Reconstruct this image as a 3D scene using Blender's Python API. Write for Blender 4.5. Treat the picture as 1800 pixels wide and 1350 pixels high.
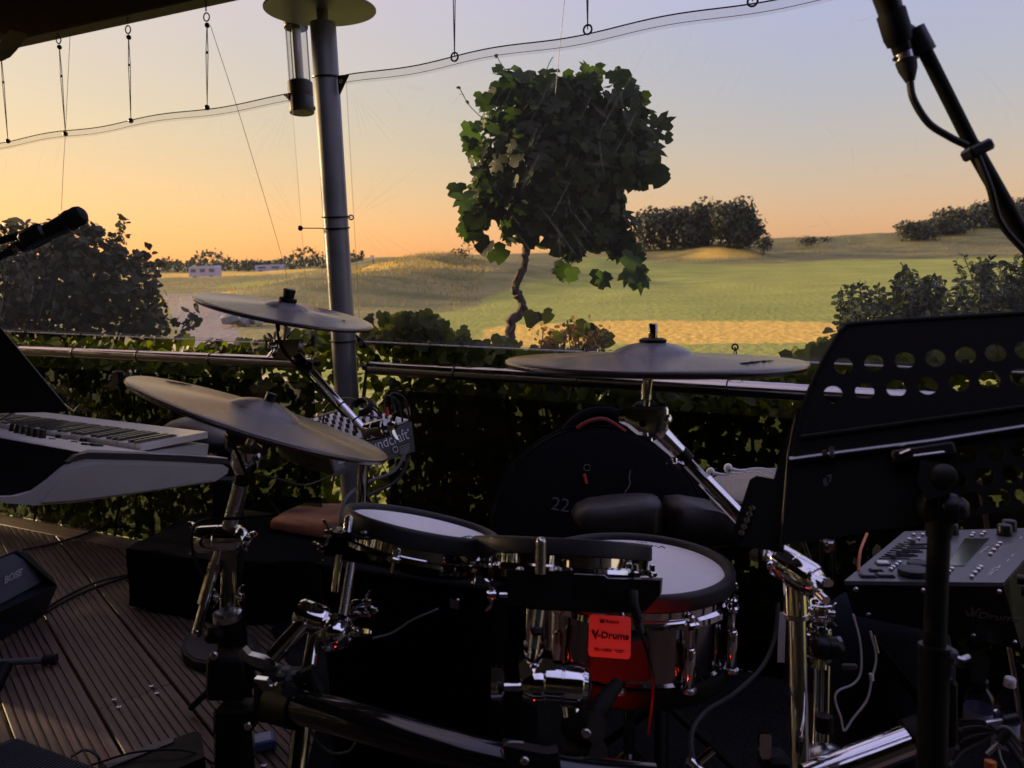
import bpy, bmesh, math, random
import numpy as np
from mathutils import Vector, Matrix, Quaternion
random.seed(7); np.random.seed(7)
S = bpy.context.scene
for o in list(bpy.data.objects): bpy.data.objects.remove(o)
COL = S.collection
R_ = math.radians

# ------------------------------------------------------------------ camera
CAMZ = 1.38; PITCH = R_(9.65); ROLL = R_(1.6); FPX = 1352.0
cam = bpy.data.cameras.new('camera'); camo = bpy.data.objects.new('camera', cam); COL.objects.link(camo)
cF = Vector((0, math.cos(PITCH), -math.sin(PITCH)))
_r = Vector((1, 0, 0)); _u = _r.cross(cF)
cR = math.cos(ROLL)*_r - math.sin(ROLL)*_u
cU = math.cos(ROLL)*_u + math.sin(ROLL)*_r
CAM = Vector((0, 0, CAMZ))
M = Matrix((cR, cU, -cF)).transposed().to_4x4(); M.translation = CAM
camo.matrix_world = M
cam.sensor_width = 36; cam.lens = 36*FPX/1800; cam.clip_start = 0.05; cam.clip_end = 9000
cam.dof.use_dof = True; cam.dof.focus_distance = 1.9; cam.dof.aperture_fstop = 7
S.camera = camo

# ------------------------------------------------------------------ sky, sun, exposure
SUN_AZ = R_(-66); SUN_EL = R_(8.0); EXPO = 1.5
w = bpy.data.worlds.new('World'); S.world = w; w.use_nodes = True
nt = w.node_tree; nt.nodes.clear()
def wn(k, **kw):
    n = nt.nodes.new('ShaderNode'+k)
    for a, v in kw.items():
        if a[0] == 'i' and a[1:].isdigit(): n.inputs[int(a[1:])].default_value = v
        else: setattr(n, a, v)
    return n
wl = nt.links.new
sky = wn('TexSky', sky_type='NISHITA', sun_disc=False, sun_elevation=SUN_EL, sun_rotation=SUN_AZ, altitude=0, air_density=1.6, dust_density=.5, ozone_density=3.0)
# dusk toning of the sky: compressed contrast, warm band at the horizon and towards the sun, mauve above (smooth over the whole dome)
tc = wn('TexCoord'); dv = wn('VectorMath', operation='NORMALIZE'); wl(tc.outputs['Generated'], dv.inputs[0])
sx = wn('SeparateXYZ'); wl(dv.outputs[0], sx.inputs[0])
zc = wn('Clamp', i1=-.02, i2=.36); wl(sx.outputs[2], zc.inputs[0])
z2 = wn('Math', operation='MULTIPLY'); wl(zc.outputs[0], z2.inputs[0]); wl(zc.outputs[0], z2.inputs[1])
hv = wn('VectorMath', operation='MULTIPLY'); hv.inputs[1].default_value = (1, 1, 0); wl(dv.outputs[0], hv.inputs[0])
hl_ = wn('VectorMath', operation='LENGTH'); wl(hv.outputs[0], hl_.inputs[0]); hm_ = wn('Math', operation='MAXIMUM', i1=.5); wl(hl_.outputs['Value'], hm_.inputs[0])
iv = wn('Math', operation='DIVIDE', i0=1.); wl(hm_.outputs[0], iv.inputs[1])
hn = wn('VectorMath', operation='SCALE'); wl(hv.outputs[0], hn.inputs[0]); wl(iv.outputs[0], hn.inputs['Scale'])
cz_ = wn('Math', operation='MULTIPLY_ADD', i1=-1., i2=1.); wl(z2.outputs[0], cz_.inputs[0]); cs_ = wn('Math', operation='SQRT'); wl(cz_.outputs[0], cs_.inputs[0])
h3 = wn('VectorMath', operation='SCALE'); wl(hn.outputs[0], h3.inputs[0]); wl(cs_.outputs[0], h3.inputs['Scale'])
vz = wn('CombineXYZ'); wl(zc.outputs[0], vz.inputs[2]); vs_ = wn('VectorMath', operation='ADD'); wl(h3.outputs[0], vs_.inputs[0]); wl(vz.outputs[0], vs_.inputs[1]); wl(vs_.outputs[0], sky.inputs[0])
dt0 = wn('VectorMath', operation='DOT_PRODUCT'); dt0.inputs[1].default_value = (math.sin(SUN_AZ), math.cos(SUN_AZ), 0); wl(hn.outputs[0], dt0.inputs[0]); dt = wn('Clamp', i1=.06, i2=1.); wl(dt0.outputs['Value'], dt.inputs[0])
sc = wn('SeparateColor'); wl(sky.outputs[0], sc.inputs[0]); cc = wn('CombineColor')
KK = [[-0.565+.07, -0.958+.045, -1.133+.03], [-3.174, -0.099, 2.114], [7.619, 0.615, -0.101], [0.383, 0.133, -0.468]]
for c in range(3):
    m1 = wn('Math', operation='MULTIPLY_ADD', i1=KK[1][c], i2=KK[0][c]-math.log(.15*2**EXPO)); wl(zc.outputs[0], m1.inputs[0])
    m2 = wn('Math', operation='MULTIPLY_ADD', i1=KK[2][c]); wl(z2.outputs[0], m2.inputs[0]); wl(m1.outputs[0], m2.inputs[2])
    m3 = wn('Math', operation='MULTIPLY_ADD', i1=KK[3][c]); wl(dt.outputs[0], m3.inputs[0]); wl(m2.outputs[0], m3.inputs[2])
    ex = wn('Math', operation='EXPONENT'); wl(m3.outputs[0], ex.inputs[0])
    pw = wn('Math', operation='POWER', i1=.35); wl(sc.outputs[c], pw.inputs[0])
    mu = wn('Math', operation='MULTIPLY'); wl(ex.outputs[0], mu.inputs[0]); wl(pw.outputs[0], mu.inputs[1]); wl(mu.outputs[0], cc.inputs[c])
bg = wn('Background', i1=.15); out = wn('OutputWorld')
wl(cc.outputs[0], bg.inputs[0]); wl(bg.outputs[0], out.inputs[0])
sl = bpy.data.lights.new('sun', 'SUN'); sl.energy = 3.4; sl.angle = R_(3.0); sl.color = (1.0, 0.70, 0.38)
so = bpy.data.objects.new('sun', sl); COL.objects.link(so)
sd = Vector((math.sin(SUN_AZ)*math.cos(SUN_EL), math.cos(SUN_AZ)*math.cos(SUN_EL), math.sin(SUN_EL)))
so.rotation_euler = (-sd).to_track_quat('-Z', 'Y').to_euler(); so.location = sd*60
S.view_settings.view_transform = 'Standard'; S.view_settings.look = 'None'
S.view_settings.gamma = 1.0; S.view_settings.exposure = EXPO
S.view_settings.use_curve_mapping = False
S.render.engine = 'CYCLES'
S.cycles.max_bounces = 8; S.cycles.transparent_max_bounces = 24
S.cycles.sample_clamp_indirect = 4

# ------------------------------------------------------------------ geometry from the photograph's view rays
def ray(x, y): return cF + cR*((x-900)/FPX) - cU*((y-675)/FPX)
def P(x, y, d): return CAM + ray(x, y)*d                      # the point d metres away along the view axis
def onz(x, y, z):
    r = ray(x, y); return CAM + r*((z-CAMZ)/r.z)
def onpl(x, y, p0, n):
    r = ray(x, y); return CAM + r*((p0-CAM).dot(n)/r.dot(n))
def pix(p):
    v = p-CAM; d = v.dot(cF); return 900+FPX*v.dot(cR)/d, 675-FPX*v.dot(cU)/d, d
def disc_frame(x, y, d, theta, ratio, spin=0.0):
    """frame (z = axis) of a disc whose outline runs along theta (deg, right side down) and is seen ratio open"""
    t = R_(theta); v = ray(x, y).normalized()
    maj = cR*math.cos(t) - cU*math.sin(t); maj = (maj - v*maj.dot(v)).normalized()
    mn = v.cross(maj).normalized()
    if mn.dot(cU) < 0: mn = -mn
    e = math.asin(ratio)
    n = (-v*math.sin(e) + mn*math.cos(e)).normalized()
    yv = n.cross(maj).normalized()
    m = Matrix((maj, yv, n)).transposed().to_4x4(); m.translation = P(x, y, d)
    return m @ Matrix.Rotation(spin, 4, 'Z')
def frame(z, at, xhint=None):
    z = Vector(z).normalized()
    xh = Vector(xhint) if xhint is not None else (Vector((1, 0, 0)) if abs(z.x) < .9 else Vector((0, 1, 0)))
    x = (xh - z*xh.dot(z)).normalized(); y = z.cross(x)
    m = Matrix((x, y, z)).transposed().to_4x4(); m.translation = Vector(at); return m

# ------------------------------------------------------------------ materials
MAT = {}
def mat(name, col, rough=.5, metal=0., spec=.5, var=.0, vscale=30., bump=0., bscale=120., trans=0., sheen=0., coat=0., rvar=.12, col2=None, alpha=1.):
    m = bpy.data.materials.new(name); m.use_nodes = True; MAT[name] = m
    t = m.node_tree; b = t.nodes['Principled BSDF']
    b.inputs['Base Color'].default_value = (*col, 1); b.inputs['Roughness'].default_value = rough
    b.inputs['Metallic'].default_value = metal; b.inputs['Specular IOR Level'].default_value = spec
    if trans: b.inputs['Transmission Weight'].default_value = trans
    if sheen: b.inputs['Sheen Weight'].default_value = sheen
    if coat: b.inputs['Coat Weight'].default_value = coat; b.inputs['Coat Roughness'].default_value = .12
    tc = t.nodes.new('ShaderNodeTexCoord')
    if var or col2 or rvar:
        n = t.nodes.new('ShaderNodeTexNoise'); n.inputs['Scale'].default_value = vscale; n.inputs['Detail'].default_value = 5
        t.links.new(tc.outputs['Object'], n.inputs['Vector'])
        if var or col2:
            r = t.nodes.new('ShaderNodeMix'); r.data_type = 'RGBA'
            c2 = col2 if col2 else tuple(min(1, c*(1+var)) for c in col)
            c1 = col if col2 else tuple(c*(1-var) for c in col)
            r.inputs[6].default_value = (*c1, 1); r.inputs[7].default_value = (*c2, 1)
            s = t.nodes.new('ShaderNodeMapRange'); s.inputs[1].default_value = .35; s.inputs[2].default_value = .65
            t.links.new(n.outputs[0], s.inputs[0]); t.links.new(s.outputs[0], r.inputs[0]); t.links.new(r.outputs[2], b.inputs['Base Color'])
        if rvar:
            s = t.nodes.new('ShaderNodeMapRange'); s.inputs[1].default_value = .3; s.inputs[2].default_value = .7
            s.inputs[3].default_value = max(.02, rough*(1-rvar)); s.inputs[4].default_value = min(1, rough*(1+rvar))
            t.links.new(n.outputs[0], s.inputs[0]); t.links.new(s.outputs[0], b.inputs['Roughness'])
    if bump:
        n2 = t.nodes.new('ShaderNodeTexNoise'); n2.inputs['Scale'].default_value = bscale; n2.inputs['Detail'].default_value = 3
        t.links.new(tc.outputs['Object'], n2.inputs['Vector'])
        bp = t.nodes.new('ShaderNodeBump'); bp.inputs['Strength'].default_value = bump; bp.inputs['Distance'].default_value = .002
        t.links.new(n2.outputs[0], bp.inputs['Height']); t.links.new(bp.outputs[0], b.inputs['Normal'])
    return m
mat('black_plastic', (.009, .009, .009), .38, spec=.35, var=.2, bump=.05, bscale=600)
mat('matte_black', (.006, .006, .006), .6, spec=.2, bump=.08, bscale=700)
mat('gloss_black', (.006, .006, .006), .12, coat=.4)
mat('rubber', (.015, .014, .014), .55, spec=.35, var=.15, bump=.06, bscale=500)
mat('cloth_black', (.005, .005, .006), .97, sheen=.0, bump=.5, bscale=260, spec=.1)
mat('vinyl', (.014, .011, .011), .5, var=.15, bump=.12, bscale=240)
mat('chrome', (.80, .79, .78), .06, metal=1, rvar=.5, vscale=60)
mat('brushed', (.62, .62, .63), .28, metal=1, rvar=.06, vscale=90)
mat('dark_chrome', (.28, .27, .27), .10, metal=1, rvar=.4)
mat('rail_steel', (.50, .47, .45), .16, metal=1, rvar=.5, vscale=14, bump=.03, bscale=60)
mat('post_paint', (.150, .150, .138), .36, var=.12, vscale=8, bump=.06, bscale=90)
mat('head_white', (.86, .86, .88), .55, var=.03, bump=.05, bscale=900)
mat('key_white', (.62, .60, .56), .22, var=.03)
mat('key_black', (.010, .010, .010), .25)
mat('synth_white', (.50, .49, .47), .42, var=.05, vscale=12, bump=.04, bscale=700)
mat('synth_grey', (.10, .10, .105), .5, bump=.05, bscale=600)
mat('shaded_white', (.36, .35, .335), .45, var=.05, vscale=12, bump=.04, bscale=700)  # white plastic darkened to stand for shade on the keyboard end
mat('synth_black', (.007, .007, .007), .8, spec=.0)
mat('grille_grey', (.15, .155, .175), .5, bump=.3, bscale=900)
mat('faint_print', (.07, .07, .07), .6)
mat('navy_panel', (.016, .018, .026), .42, bump=.06, bscale=500)
mat('module_grey', (.085, .085, .095), .32, var=.06, bump=.04, bscale=900)
mat('print_white', (.55, .55, .55), .5)
mat('print_grey', (.16, .16, .16), .5)
mat('print_black', (.010, .009, .009), .75, spec=.1)
mat('silver_label', (.26, .24, .235), .45, metal=.2, rvar=.25, vscale=25)
mat('orange_cloth', (.26, .085, .035), .85, var=.2, vscale=20, bump=.4, bscale=150, sheen=.2)
mat('red_plastic', (.45, .03, .02), .4)
mat('red_trim', (.16, .012, .010), .6)
mat('yellow_tape', (.50, .60, .05), .5)
mat('orange_plastic', (.55, .16, .05), .4)
mat('grey_cable', (.12, .12, .12), .5)
mat('white_plastic', (.70, .70, .70), .28)
mat('bag_cloth', (.016, .019, .027), .9, var=.3, vscale=8, bump=.5, bscale=200, spec=.15)
mat('beam_wood', (.050, .034, .024), .7, var=.5, vscale=9, bump=.5, bscale=60)
mat('ceiling_paint', (.022, .019, .017), .75, var=.2, vscale=3)
mat('wall_paint', (.010, .009, .008), .8, var=.2, vscale=2)
mat('cord', (.05, .045, .05), .7)
mat('wire', (.12, .11, .11), .5)
mat('bark', (.085, .058, .045), .9, var=.5, vscale=40, bump=.9, bscale=90)
mat('stem', (.06, .07, .03), .8, var=.3)
mat('lamp_black', (.028, .026, .028), .45, bump=.1, bscale=300)
mat('bottle_label', (.34, .36, .52), .5, var=.15, vscale=30)
mat('blue_label', (.06, .10, .22), .45)
mat('carpet', (.010, .011, .014), .97, var=.6, vscale=220, bump=1.0, bscale=400, spec=.05)
mat('soil', (.03, .024, .018), .95, var=.4, vscale=20)

def node_mat(name):
    m = bpy.data.materials.new(name); m.use_nodes = True; MAT[name] = m
    t = m.node_tree; return m, t, t.nodes['Principled BSDF'], (lambda k, **kw: _n(t, k, **kw)), t.links.new
def _n(t, k, **kw):
    n = t.nodes.new('ShaderNode'+k)
    for a, v in kw.items():
        if a.startswith('i') and a[1:].isdigit(): n.inputs[int(a[1:])].default_value = v
        else: setattr(n, a, v)
    return n

# cymbal rubber: fine concentric grooves (local axis z)
m, t, b, N, L = node_mat('cymbal_rubber')
tc = N('TexCoord'); sx = N('SeparateXYZ'); L(tc.outputs['Object'], sx.inputs[0])
cx = N('CombineXYZ'); L(sx.outputs[0], cx.inputs[0]); L(sx.outputs[1], cx.inputs[1])
ln = N('VectorMath', operation='LENGTH'); L(cx.outputs[0], ln.inputs[0])
mu = N('Math', operation='MULTIPLY', i1=2*math.pi/.0028); L(ln.outputs['Value'], mu.inputs[0])
si = N('Math', operation='SINE'); L(mu.outputs[0], si.inputs[0])
no = N('TexNoise'); no.inputs['Scale'].default_value = 6; no.inputs['Detail'].default_value = 8; L(tc.outputs['Object'], no.inputs['Vector'])
bp = N('Bump'); bp.inputs['Strength'].default_value = .55; bp.inputs['Distance'].default_value = .0004
L(si.outputs[0], bp.inputs['Height']); L(bp.outputs[0], b.inputs['Normal'])
mx = N('Mix', data_type='RGBA'); mx.inputs[6].default_value = (.036, .028, .024, 1); mx.inputs[7].default_value = (.060, .047, .040, 1)
L(no.outputs[0], mx.inputs[0]); L(mx.outputs[2], b.inputs['Base Color'])
b.inputs['Roughness'].default_value = .24; b.inputs['Specular IOR Level'].default_value = .5; b.inputs['IOR'].default_value = 1.8

# grey hi-hat rubber, lighter
m, t, b, N, L = node_mat('grey_rubber')
tc = N('TexCoord'); sx = N('SeparateXYZ'); L(tc.outputs['Object'], sx.inputs[0])
cx = N('CombineXYZ'); L(sx.outputs[0], cx.inputs[0]); L(sx.outputs[1], cx.inputs[1])
ln = N('VectorMath', operation='LENGTH'); L(cx.outputs[0], ln.inputs[0])
mu = N('Math', operation='MULTIPLY', i1=2*math.pi/.0045); L(ln.outputs['Value'], mu.inputs[0])
si = N('Math', operation='SINE'); L(mu.outputs[0], si.inputs[0])
bp = N('Bump'); bp.inputs['Strength'].default_value = .9; bp.inputs['Distance'].default_value = .0015
L(si.outputs[0], bp.inputs['Height']); L(bp.outputs[0], b.inputs['Normal'])
b.inputs['Base Color'].default_value = (.23, .21, .20, 1); b.inputs['Roughness'].default_value = .5

# decking: wood grain along local x
m, t, b, N, L = node_mat('deck_wood')
tc = N('TexCoord'); mp = N('Mapping'); mp.inputs['Scale'].default_value = (3, 60, 60); L(tc.outputs['Object'], mp.inputs['Vector'])
oi = N('ObjectInfo'); ad = N('VectorMath', operation='ADD'); L(mp.outputs[0], ad.inputs[0])
sc = N('VectorMath', operation='SCALE'); sc.inputs[0].default_value = (37, 91, 13); L(oi.outputs['Random'], sc.inputs['Scale']); L(sc.outputs[0], ad.inputs[1])
no = N('TexNoise'); no.inputs['Scale'].default_value = 1.3; no.inputs['Detail'].default_value = 9; no.inputs['Roughness'].default_value = .65; L(ad.outputs[0], no.inputs['Vector'])
cr = N('ValToRGB'); e = cr.color_ramp.elements
e[0].position = .3; e[0].color = (.085, .054, .038, 1); e[1].position = .72; e[1].color = (.25, .172, .128, 1); L(no.outputs[0], cr.inputs[0])
n3 = N('TexNoise'); n3.inputs['Scale'].default_value = 4; n3.inputs['Detail'].default_value = 6; L(tc.outputs['Object'], n3.inputs['Vector'])
m2 = N('Mix', data_type='RGBA', blend_type='MULTIPLY'); m2.inputs[0].default_value = .6; L(cr.outputs[0], m2.inputs[6])
c2 = N('ValToRGB'); c2.color_ramp.elements[0].position = .3; c2.color_ramp.elements[0].color = (.5, .5, .5, 1); c2.color_ramp.elements[1].position = .65; L(n3.outputs[0], c2.inputs[0]); L(c2.outputs[0], m2.inputs[7])
m4 = N('Mix', data_type='RGBA', blend_type='MULTIPLY'); m4.inputs[0].default_value = 1; L(m2.outputs[2], m4.inputs[6])
mr = N('MapRange'); mr.inputs[3].default_value = .75; mr.inputs[4].default_value = 1.2; L(oi.outputs['Random'], mr.inputs[0]); L(mr.outputs[0], m4.inputs[7])
L(m4.outputs[2], b.inputs['Base Color']); b.inputs['Roughness'].default_value = .55
bp = N('Bump'); bp.inputs['Strength'].default_value = .5; bp.inputs['Distance'].default_value = .002; L(no.outputs[0], bp.inputs['Height']); L(bp.outputs[0], b.inputs['Normal'])

# leaves: translucent, each leaf its own tint
def leaf_mat(name, c1, c2, trl=.35, rough=.55, spec=.22):
    m, t, b, N, L = node_mat(name)
    oi = N('ObjectInfo'); at = N('Attribute', attribute_name='tint'); ad = N('Math', operation='ADD'); L(oi.outputs['Random'], ad.inputs[0]); L(at.outputs['Fac'], ad.inputs[1])
    fr = N('Math', operation='FRACT'); L(ad.outputs[0], fr.inputs[0])
    tc = N('TexCoord'); no = N('TexNoise'); no.inputs['Scale'].default_value = 25; no.inputs['Detail'].default_value = 4; L(tc.outputs['Object'], no.inputs['Vector'])
    av = N('Math', operation='MULTIPLY_ADD', i1=.45); L(no.outputs[0], av.inputs[0]); 
    h = N('Math', operation='MULTIPLY', i1=.7); L(fr.outputs[0], h.inputs[0]); L(h.outputs[0], av.inputs[2])
    cr = N('ValToRGB'); e = cr.color_ramp.elements; e[0].color = (*c1, 1); e[0].position = .15; e[1].color = (*c2, 1); e[1].position = .95; L(av.outputs[0], cr.inputs[0])
    L(cr.outputs[0], b.inputs['Base Color']); b.inputs['Roughness'].default_value = rough; b.inputs['Specular IOR Level'].default_value = spec
    tr = N('BsdfTranslucent'); hs = N('HueSaturation'); hs.inputs['Saturation'].default_value = 1.25; hs.inputs['Value'].default_value = 1.6; L(cr.outputs[0], hs.inputs['Color']); L(hs.outputs[0], tr.inputs[0])
    ms = N('MixShader', i0=trl); o = t.nodes['Material Output']; L(b.outputs[0], ms.inputs[1]); L(tr.outputs[0], ms.inputs[2]); L(ms.outputs[0], o.inputs['Surface'])
    return m
leaf_mat('vine_leaf', (.013, .024, .008), (.045, .075, .018), .42)
leaf_mat('ivy_leaf', (.014, .024, .008), (.115, .135, .026), .42)
leaf_mat('shrub_leaf', (.024, .034, .018), (.065, .085, .038), .2)
leaf_mat('dark_leaf', (.020, .028, .016), (.060, .066, .034), .25)
leaf_mat('far_leaf', (.022, .028, .018), (.055, .060, .034), .15)
leaf_mat('dry_leaf', (.14, .09, .035), (.30, .21, .09), .3)
leaf_mat('dry_grass', (.16, .135, .052), (.28, .225, .09), .3)

# ground: a colour attribute holds the zones (fairway, dry grass with low-sun gold painted in, gravel), noise breaks them up
m, t, b, N, L = node_mat('terrain')
at = N('Attribute', attribute_name='zone'); sx = N('SeparateColor'); L(at.outputs['Color'], sx.inputs[0])
tc = N('TexCoord'); 
mp = N('Mapping'); mp.inputs['Scale'].default_value = (.5, 1.6, 1); L(tc.outputs['Object'], mp.inputs['Vector'])
n1 = N('TexNoise'); n1.inputs['Scale'].default_value = .35; n1.inputs['Detail'].default_value = 10; n1.inputs['Roughness'].default_value = .7; L(mp.outputs[0], n1.inputs['Vector'])
n2 = N('TexNoise'); n2.inputs['Scale'].default_value = 5; n2.inputs['Detail'].default_value = 8; L(tc.outputs['Object'], n2.inputs['Vector'])
def ramp(c1, c2, p1=.3, p2=.7, src=None):
    cr = N('ValToRGB'); e = cr.color_ramp.elements; e[0].color = (*c1, 1); e[0].position = p1; e[1].color = (*c2, 1); e[1].position = p2; L(src, cr.inputs[0]); return cr.outputs[0]
rough_c = ramp((.115, .130, .044), (.28, .245, .092), .35, .65, n1.outputs[0])
fair_c = ramp((.215, .250, .045), (.33, .350, .075), .3, .7, n1.outputs[0])
gold_c = ramp((.52, .34, .055), (.74, .52, .11), .3, .7, n2.outputs[0])  # dry grass colour with the low sun's glow painted in
grav_c = ramp((.19, .17, .145), (.30, .265, .225), .3, .7, n2.outputs[0])
def mixc(f, a, c):
    mx = N('Mix', data_type='RGBA'); L(f, mx.inputs[0]); L(a, mx.inputs[6]); L(c, mx.inputs[7]); return mx.outputs[2]
def soft(ch):
    ad = N('Math', operation='ADD'); ad.inputs[1].default_value = 0; L(ch, ad.inputs[0])
    k = N('Math', operation='MULTIPLY_ADD', i1=.9, i2=-.45); L(n2.outputs[0], k.inputs[0])
    a2 = N('Math', operation='ADD'); L(ad.outputs[0], a2.inputs[0]); L(k.outputs[0], a2.inputs[1])
    s = N('MapRange', interpolation_type='SMOOTHSTEP'); s.inputs[1].default_value = .35; s.inputs[2].default_value = .65; L(a2.outputs[0], s.inputs[0]); return s.outputs[0]
c = mixc(soft(sx.outputs[0]), rough_c, fair_c); c = mixc(soft(sx.outputs[1]), c, gold_c); c = mixc(soft(sx.outputs[2]), c, grav_c)
L(c, b.inputs['Base Color']); b.inputs['Roughness'].default_value = .9; b.inputs['Specular IOR Level'].default_value = .15
bp = N('Bump'); bp.inputs['Strength'].default_value = .6; bp.inputs['Distance'].default_value = .12; L(n2.outputs[0], bp.inputs['Height']); L(bp.outputs[0], b.inputs['Normal'])

# clear soft sheet: nearly transparent, creases catch light
m, t, b, N, L = node_mat('clear_sheet')
o = t.nodes['Material Output']; t.nodes.remove(b)
tc = N('TexCoord'); mp = N('Mapping'); mp.inputs['Scale'].default_value = (1.2, 1, 2.0); mp.inputs['Rotation'].default_value = (0, .5, 0); L(tc.outputs['Object'], mp.inputs['Vector'])
n1 = N('TexNoise'); n1.inputs['Scale'].default_value = 2.2; n1.inputs['Detail'].default_value = 3; n1.inputs['Distortion'].default_value = 1.2; L(mp.outputs[0], n1.inputs['Vector'])
bp = N('Bump'); bp.inputs['Strength'].default_value = .35; bp.inputs['Distance'].default_value = .03; L(n1.outputs[0], bp.inputs['Height'])
tr = N('BsdfTransparent'); tr.inputs[0].default_value = (.985, .982, .98, 1)
gl = N('BsdfGlossy'); gl.inputs['Roughness'].default_value = .08; gl.inputs[0].default_value = (1, 1, 1, 1); L(bp.outputs[0], gl.inputs['Normal'])
fr = N('LayerWeight', i0=.08); L(bp.outputs[0], fr.inputs['Normal'])
ms = N('MixShader'); L(fr.outputs['Facing'], ms.inputs[0]); 
f2 = N('Math', operation='MULTIPLY_ADD', i1=.10, i2=.010); L(fr.outputs['Facing'], f2.inputs[0]); L(f2.outputs[0], ms.inputs[0])
L(tr.outputs[0], ms.inputs[1]); L(gl.outputs[0], ms.inputs[2])
tl = N('BsdfTranslucent'); tl.inputs[0].default_value = (.9, .88, .85, 1)
# thin crease streaks
acc = None
for sc_, an, lo_, op in (((70, 1, 4.5), .62, .64, .07), ((60, 1, 5.5), -.50, .64, .07), ((90, 1, 7), .12, .65, .06), ((50, 1, 9), 1.3, .66, .05)):
    m3 = N('Mapping'); m3.inputs['Scale'].default_value = sc_; m3.inputs['Rotation'].default_value = (0, an, 0)
    r0 = N('VectorRotate', rotation_type='Y_AXIS'); r0.inputs['Angle'].default_value = an; L(tc.outputs['Object'], r0.inputs['Vector'])
    m3.inputs['Rotation'].default_value = (0, 0, 0); L(r0.outputs[0], m3.inputs['Vector'])
    vo = N('TexNoise'); vo.inputs['Scale'].default_value = 1; vo.inputs['Detail'].default_value = 1; L(m3.outputs[0], vo.inputs['Vector'])
    s = N('MapRange'); s.inputs[1].default_value = lo_; s.inputs[2].default_value = lo_+.08; L(vo.outputs[0], s.inputs[0])
    n5 = N('TexNoise'); n5.inputs['Scale'].default_value = 2.3+an; n5.inputs['Detail'].default_value = 3; L(tc.outputs['Object'], n5.inputs['Vector'])
    s5 = N('MapRange'); s5.inputs[1].default_value = .48; s5.inputs[2].default_value = .66; s5.inputs[3].default_value = 0; s5.inputs[4].default_value = op; L(n5.outputs[0], s5.inputs[0])
    pm = N('Math', operation='MULTIPLY'); L(s.outputs[0], pm.inputs[0]); L(s5.outputs[0], pm.inputs[1])
    if acc is None: acc = pm.outputs[0]
    else:
        ad_ = N('Math', operation='ADD'); L(acc, ad_.inputs[0]); L(pm.outputs[0], ad_.inputs[1]); acc = ad_.outputs[0]
pa = N('Math', operation='ADD', i1=.028); L(acc, pa.inputs[0])
m5 = N('MixShader'); L(pa.outputs[0], m5.inputs[0]); L(ms.outputs[0], m5.inputs[1]); L(tl.outputs[0], m5.inputs[2])
L(m5.outputs[0], o.inputs['Surface'])

# milky hem of the sheet
m, t, b, N, L = node_mat('sheet_hem')
o = t.nodes['Material Output']; t.nodes.remove(b)
tr = N('BsdfTransparent'); tr.inputs[0].default_value = (.92, .91, .91, 1); tl = N('BsdfTranslucent'); tl.inputs[0].default_value = (.8, .78, .78, 1)
df = N('BsdfGlossy'); df.inputs['Roughness'].default_value = .2
a1 = N('MixShader', i0=.05); L(tr.outputs[0], a1.inputs[1]); L(tl.outputs[0], a1.inputs[2])
a2 = N('MixShader', i0=.05); L(a1.outputs[0], a2.inputs[1]); L(df.outputs[0], a2.inputs[2]); L(a2.outputs[0], o.inputs['Surface'])
# pale welded bottom hem, more opaque
m, t, b, N, L = node_mat('sheet_weld')
o = t.nodes['Material Output']; t.nodes.remove(b)
tr = N('BsdfTransparent'); tl = N('BsdfDiffuse'); tl.inputs[0].default_value = (.75, .74, .76, 1); gl = N('BsdfGlossy'); gl.inputs['Roughness'].default_value = .15
a1 = N('MixShader', i0=.35); L(tr.outputs[0], a1.inputs[1]); L(tl.outputs[0], a1.inputs[2]); a2 = N('MixShader', i0=.25); L(a1.outputs[0], a2.inputs[1]); L(gl.outputs[0], a2.inputs[2]); L(a2.outputs[0], o.inputs['Surface'])

# pane glass
def glass(name, tint, k, base=.03, rough=.0):
    m, t, b, N, L = node_mat(name)
    o = t.nodes['Material Output']; t.nodes.remove(b)
    tr = N('BsdfTransparent'); tr.inputs[0].default_value = (*tint, 1); gl = N('BsdfGlossy'); gl.inputs['Roughness'].default_value = rough
    fr = N('LayerWeight', i0=.12); f2 = N('Math', operation='MULTIPLY_ADD', i1=k, i2=base); L(fr.outputs['Fresnel'], f2.inputs[0])
    ms = N('MixShader'); L(f2.outputs[0], ms.inputs[0]); L(tr.outputs[0], ms.inputs[1]); L(gl.outputs[0], ms.inputs[2]); L(ms.outputs[0], o.inputs['Surface'])
glass('pane_glass', (.36, .385, .37), .5)
glass('lamp_glass', (.86, .86, .84), .7, .06)
glass('bottle_glass', (.78, .82, .88), .7, .05)

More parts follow.
